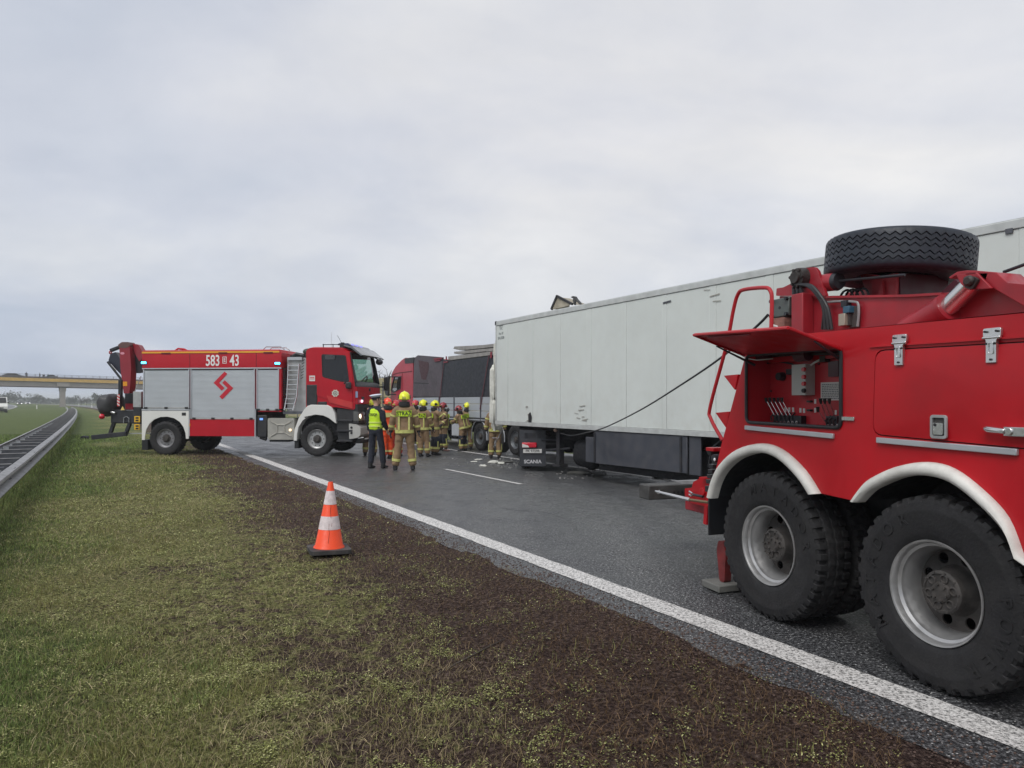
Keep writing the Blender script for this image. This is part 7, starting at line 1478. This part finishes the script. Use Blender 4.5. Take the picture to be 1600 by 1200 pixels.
# ================================================================== FAR VEHICLES
def car(name, loc, rz, body, label, L_=4.4, W_=1.8, H_=1.5, van=False, lights=True, cat='car', grp=None):
    root = empty(name, loc, rz, label=label, cat=cat, group=grp)
    if van: prof = [(-L_/2, .35), (-L_/2, H_*.97), (-L_/2+.15, H_), (L_/2-1.45, H_), (L_/2-.72, H_*.60), (L_/2-.05, H_*.48), (L_/2, .35)]; cwn = [(L_/2-1.40, H_*.93), (L_/2-.82, H_*.62), (L_/2-2.2, H_*.62), (L_/2-2.2, H_*.93)]
    else: prof = [(-L_/2, .35), (-L_/2+.02, H_*.66), (-L_/2+.45, H_*.70), (-L_/2+1.0, H_), (L_/2-1.7, H_), (L_/2-1.0, H_*.68), (L_/2-.1, H_*.55), (L_/2, .35)]; cwn = [(-L_/2+1.05, H_*.94), (-L_/2+.65, H_*.70), (L_/2-1.2, H_*.70), (L_/2-1.75, H_*.94)]
    MB().plate([rpoly(prof, .12)], -W_/2, W_/2).build('body', body, root, bevel=.06)
    for s in (-1, 1): MB().plate([rpoly(cwn, .05)], s*(W_/2+.004)-.003, s*(W_/2+.004)+.003).build('side_window', INK, root)
    i0 = 4; a, b = Vector((prof[i0-1][0] if van else prof[4][0], prof[3][1])), Vector(prof[i0] if van else prof[5]); a = Vector(prof[3] if van else prof[4])
    n_ = Vector((b.y-a.y, -(b.x-a.x))).normalized()*-.06; MB().add([(a.x+n_.x+(b.x-a.x)*.1, y_, a.y+n_.y+(b.y-a.y)*.1) for y_ in (-W_*.42, W_*.42)]+[(b.x+n_.x-(b.x-a.x)*.08, y_, b.y+n_.y-(b.y-a.y)*.08) for y_ in (W_*.45, -W_*.45)], [(0, 1, 2, 3)]).build('windscreen', INK, root)
    MB().box(L_/2-.10, L_/2+.08, -W_*.48, W_*.48, .28, .62).build('bumper', BLK, root, bevel=.04); MB().box(L_/2-.02, L_/2+.09, -W_*.26, W_*.26, .70, .84).build('grille', BLK, root)
    for s in (-1, 1):
        MB().sphere((L_/2-.05, s*W_*.38, .66 if not van else .85), .12, (.5, 1.3, .7)).build('headlight', mat('far_headlight', (1, 1, 1), .2, emit=(1, .98, .95), es=4 if lights else .1) if lights else LAMPW, root)
        MB().obox((L_/2-1.3, s*(W_/2+.1), H_*.68), (.12, .2, .16)).build('mirror', BLK, root)
        for x in (-L_/2+.8, L_/2-.85): MB().lathe([(0, -.11), (.2, -.11), (.22, -.09), (.32, -.1), (.33, 0), (.32, .1), (0, .1)], (x, s*(W_/2-.1), .33), n=18).build('wheel', BLKM, root)
    return root
def lane(s, t):
    p = road(s, t, -.1-.025*(-t-14.9)); a = math.atan2(-DIR.y, -DIR.x)+max(s, 0)/2800; return p, a
# white van entering at the left edge, two cars with headlamps further back
vz = 100.; vxp = (-3-800)/FOC*vz; car('white_van', (vxp, vz, -.12), R(-52), WHITE, 'white van with dark windscreen at the very left edge of the picture', 5.4, 1.95, 2.25, True, False, 'van')
for px, by, lab, col in ((30, 632.8, 'dark car with bright headlamps, nearer the left of the two', mat('car_dark', (.05, .055, .06), .3, coat=.5)), (43, 632.2, 'silver car with bright headlamps, right of the dark one', ALU)):
    Z = FOC*(EYE+.15)/(by-HOR); car('parked_car' if 0 else 'oncoming_car', ((px-800)/FOC*Z, Z, -.15), R(-52), col, lab, 4.5, 1.8, 1.45)
# on the bridge: car, people, quad
def onb(x, y=2.6): q = A0+AD*x+AN*y; return (q.x, q.y, 7.0-.0135*x)
ba = math.atan2(AD.y, AD.x)
def bx(px): u = (px-800)/FOC; a = A0+AN*2.6; return (u*a.y-a.x)/(AD.x-u*AD.y)
car('dark_car', onb(bx(20)), ba, mat('car_dark', (.05, .055, .06), .3), 'dark car on the bridge, left of the people standing there', 4.6, 1.8, 1.40, False, False, 'car')
car('grey_car', onb(bx(78)), ba+PI, mat('car_grey', (.12, .13, .14), .3), 'small grey car on the bridge, right of the people standing there', 3.4, 1.7, 1.35, False, False, 'car')
BPR = {}
def bperson(px, h, label, col, yaw=0):
    x, y, z = onb(bx(px), 1.2); root = empty('person', (x, y, z), R(yaw), label=label, cat='person', group='onlookers on the bridge')
    b = MB(); limb(b, [(0, 0, .9), (0, 0, 1.2), (0, 0, 1.42)], [(.16, .11), (.15, .10), (.17, .10)]); limb(b, [(0, 0, 1.42), (0, 0, 1.55)], [.055, .055]); b.sphere((0, 0, 1.64), .10, (.85, 1, 1.15), 10)
    for s in (-1, 1): limb(b, [(s*.2, 0, 1.4), (s*.26, .03, 1.12), (s*.22, .12, .9)], [.055, .045, .035]); limb(b, [(s*.09, 0, .92), (s*.1, .02, .5), (s*.11, 0, .08)], [.085, .06, .045]); limb(b, [(s*.11, -.03, .04), (s*.11, .14, .035)], [(.04, .035), (.04, .03)])
    root.scale = (h/1.76,)*3; queue(b, 'body', col, root, .03); return root
bperson(40, 1.85, 'standing dark figure on the bridge between the two cars', NAVY, 20); bperson(61, 1.75, 'dark figure on the bridge above the left side of the pillar', BLKC, -30)
bperson(67.5, 1.45, 'shorter figure in the middle of the bridge group', NAVY, 10); bperson(74, 1.5, 'teal-clad figure rightmost on the bridge, beside the grey car', mat('teal_cloth', (.03, .08, .09), .8), 60)
flush()
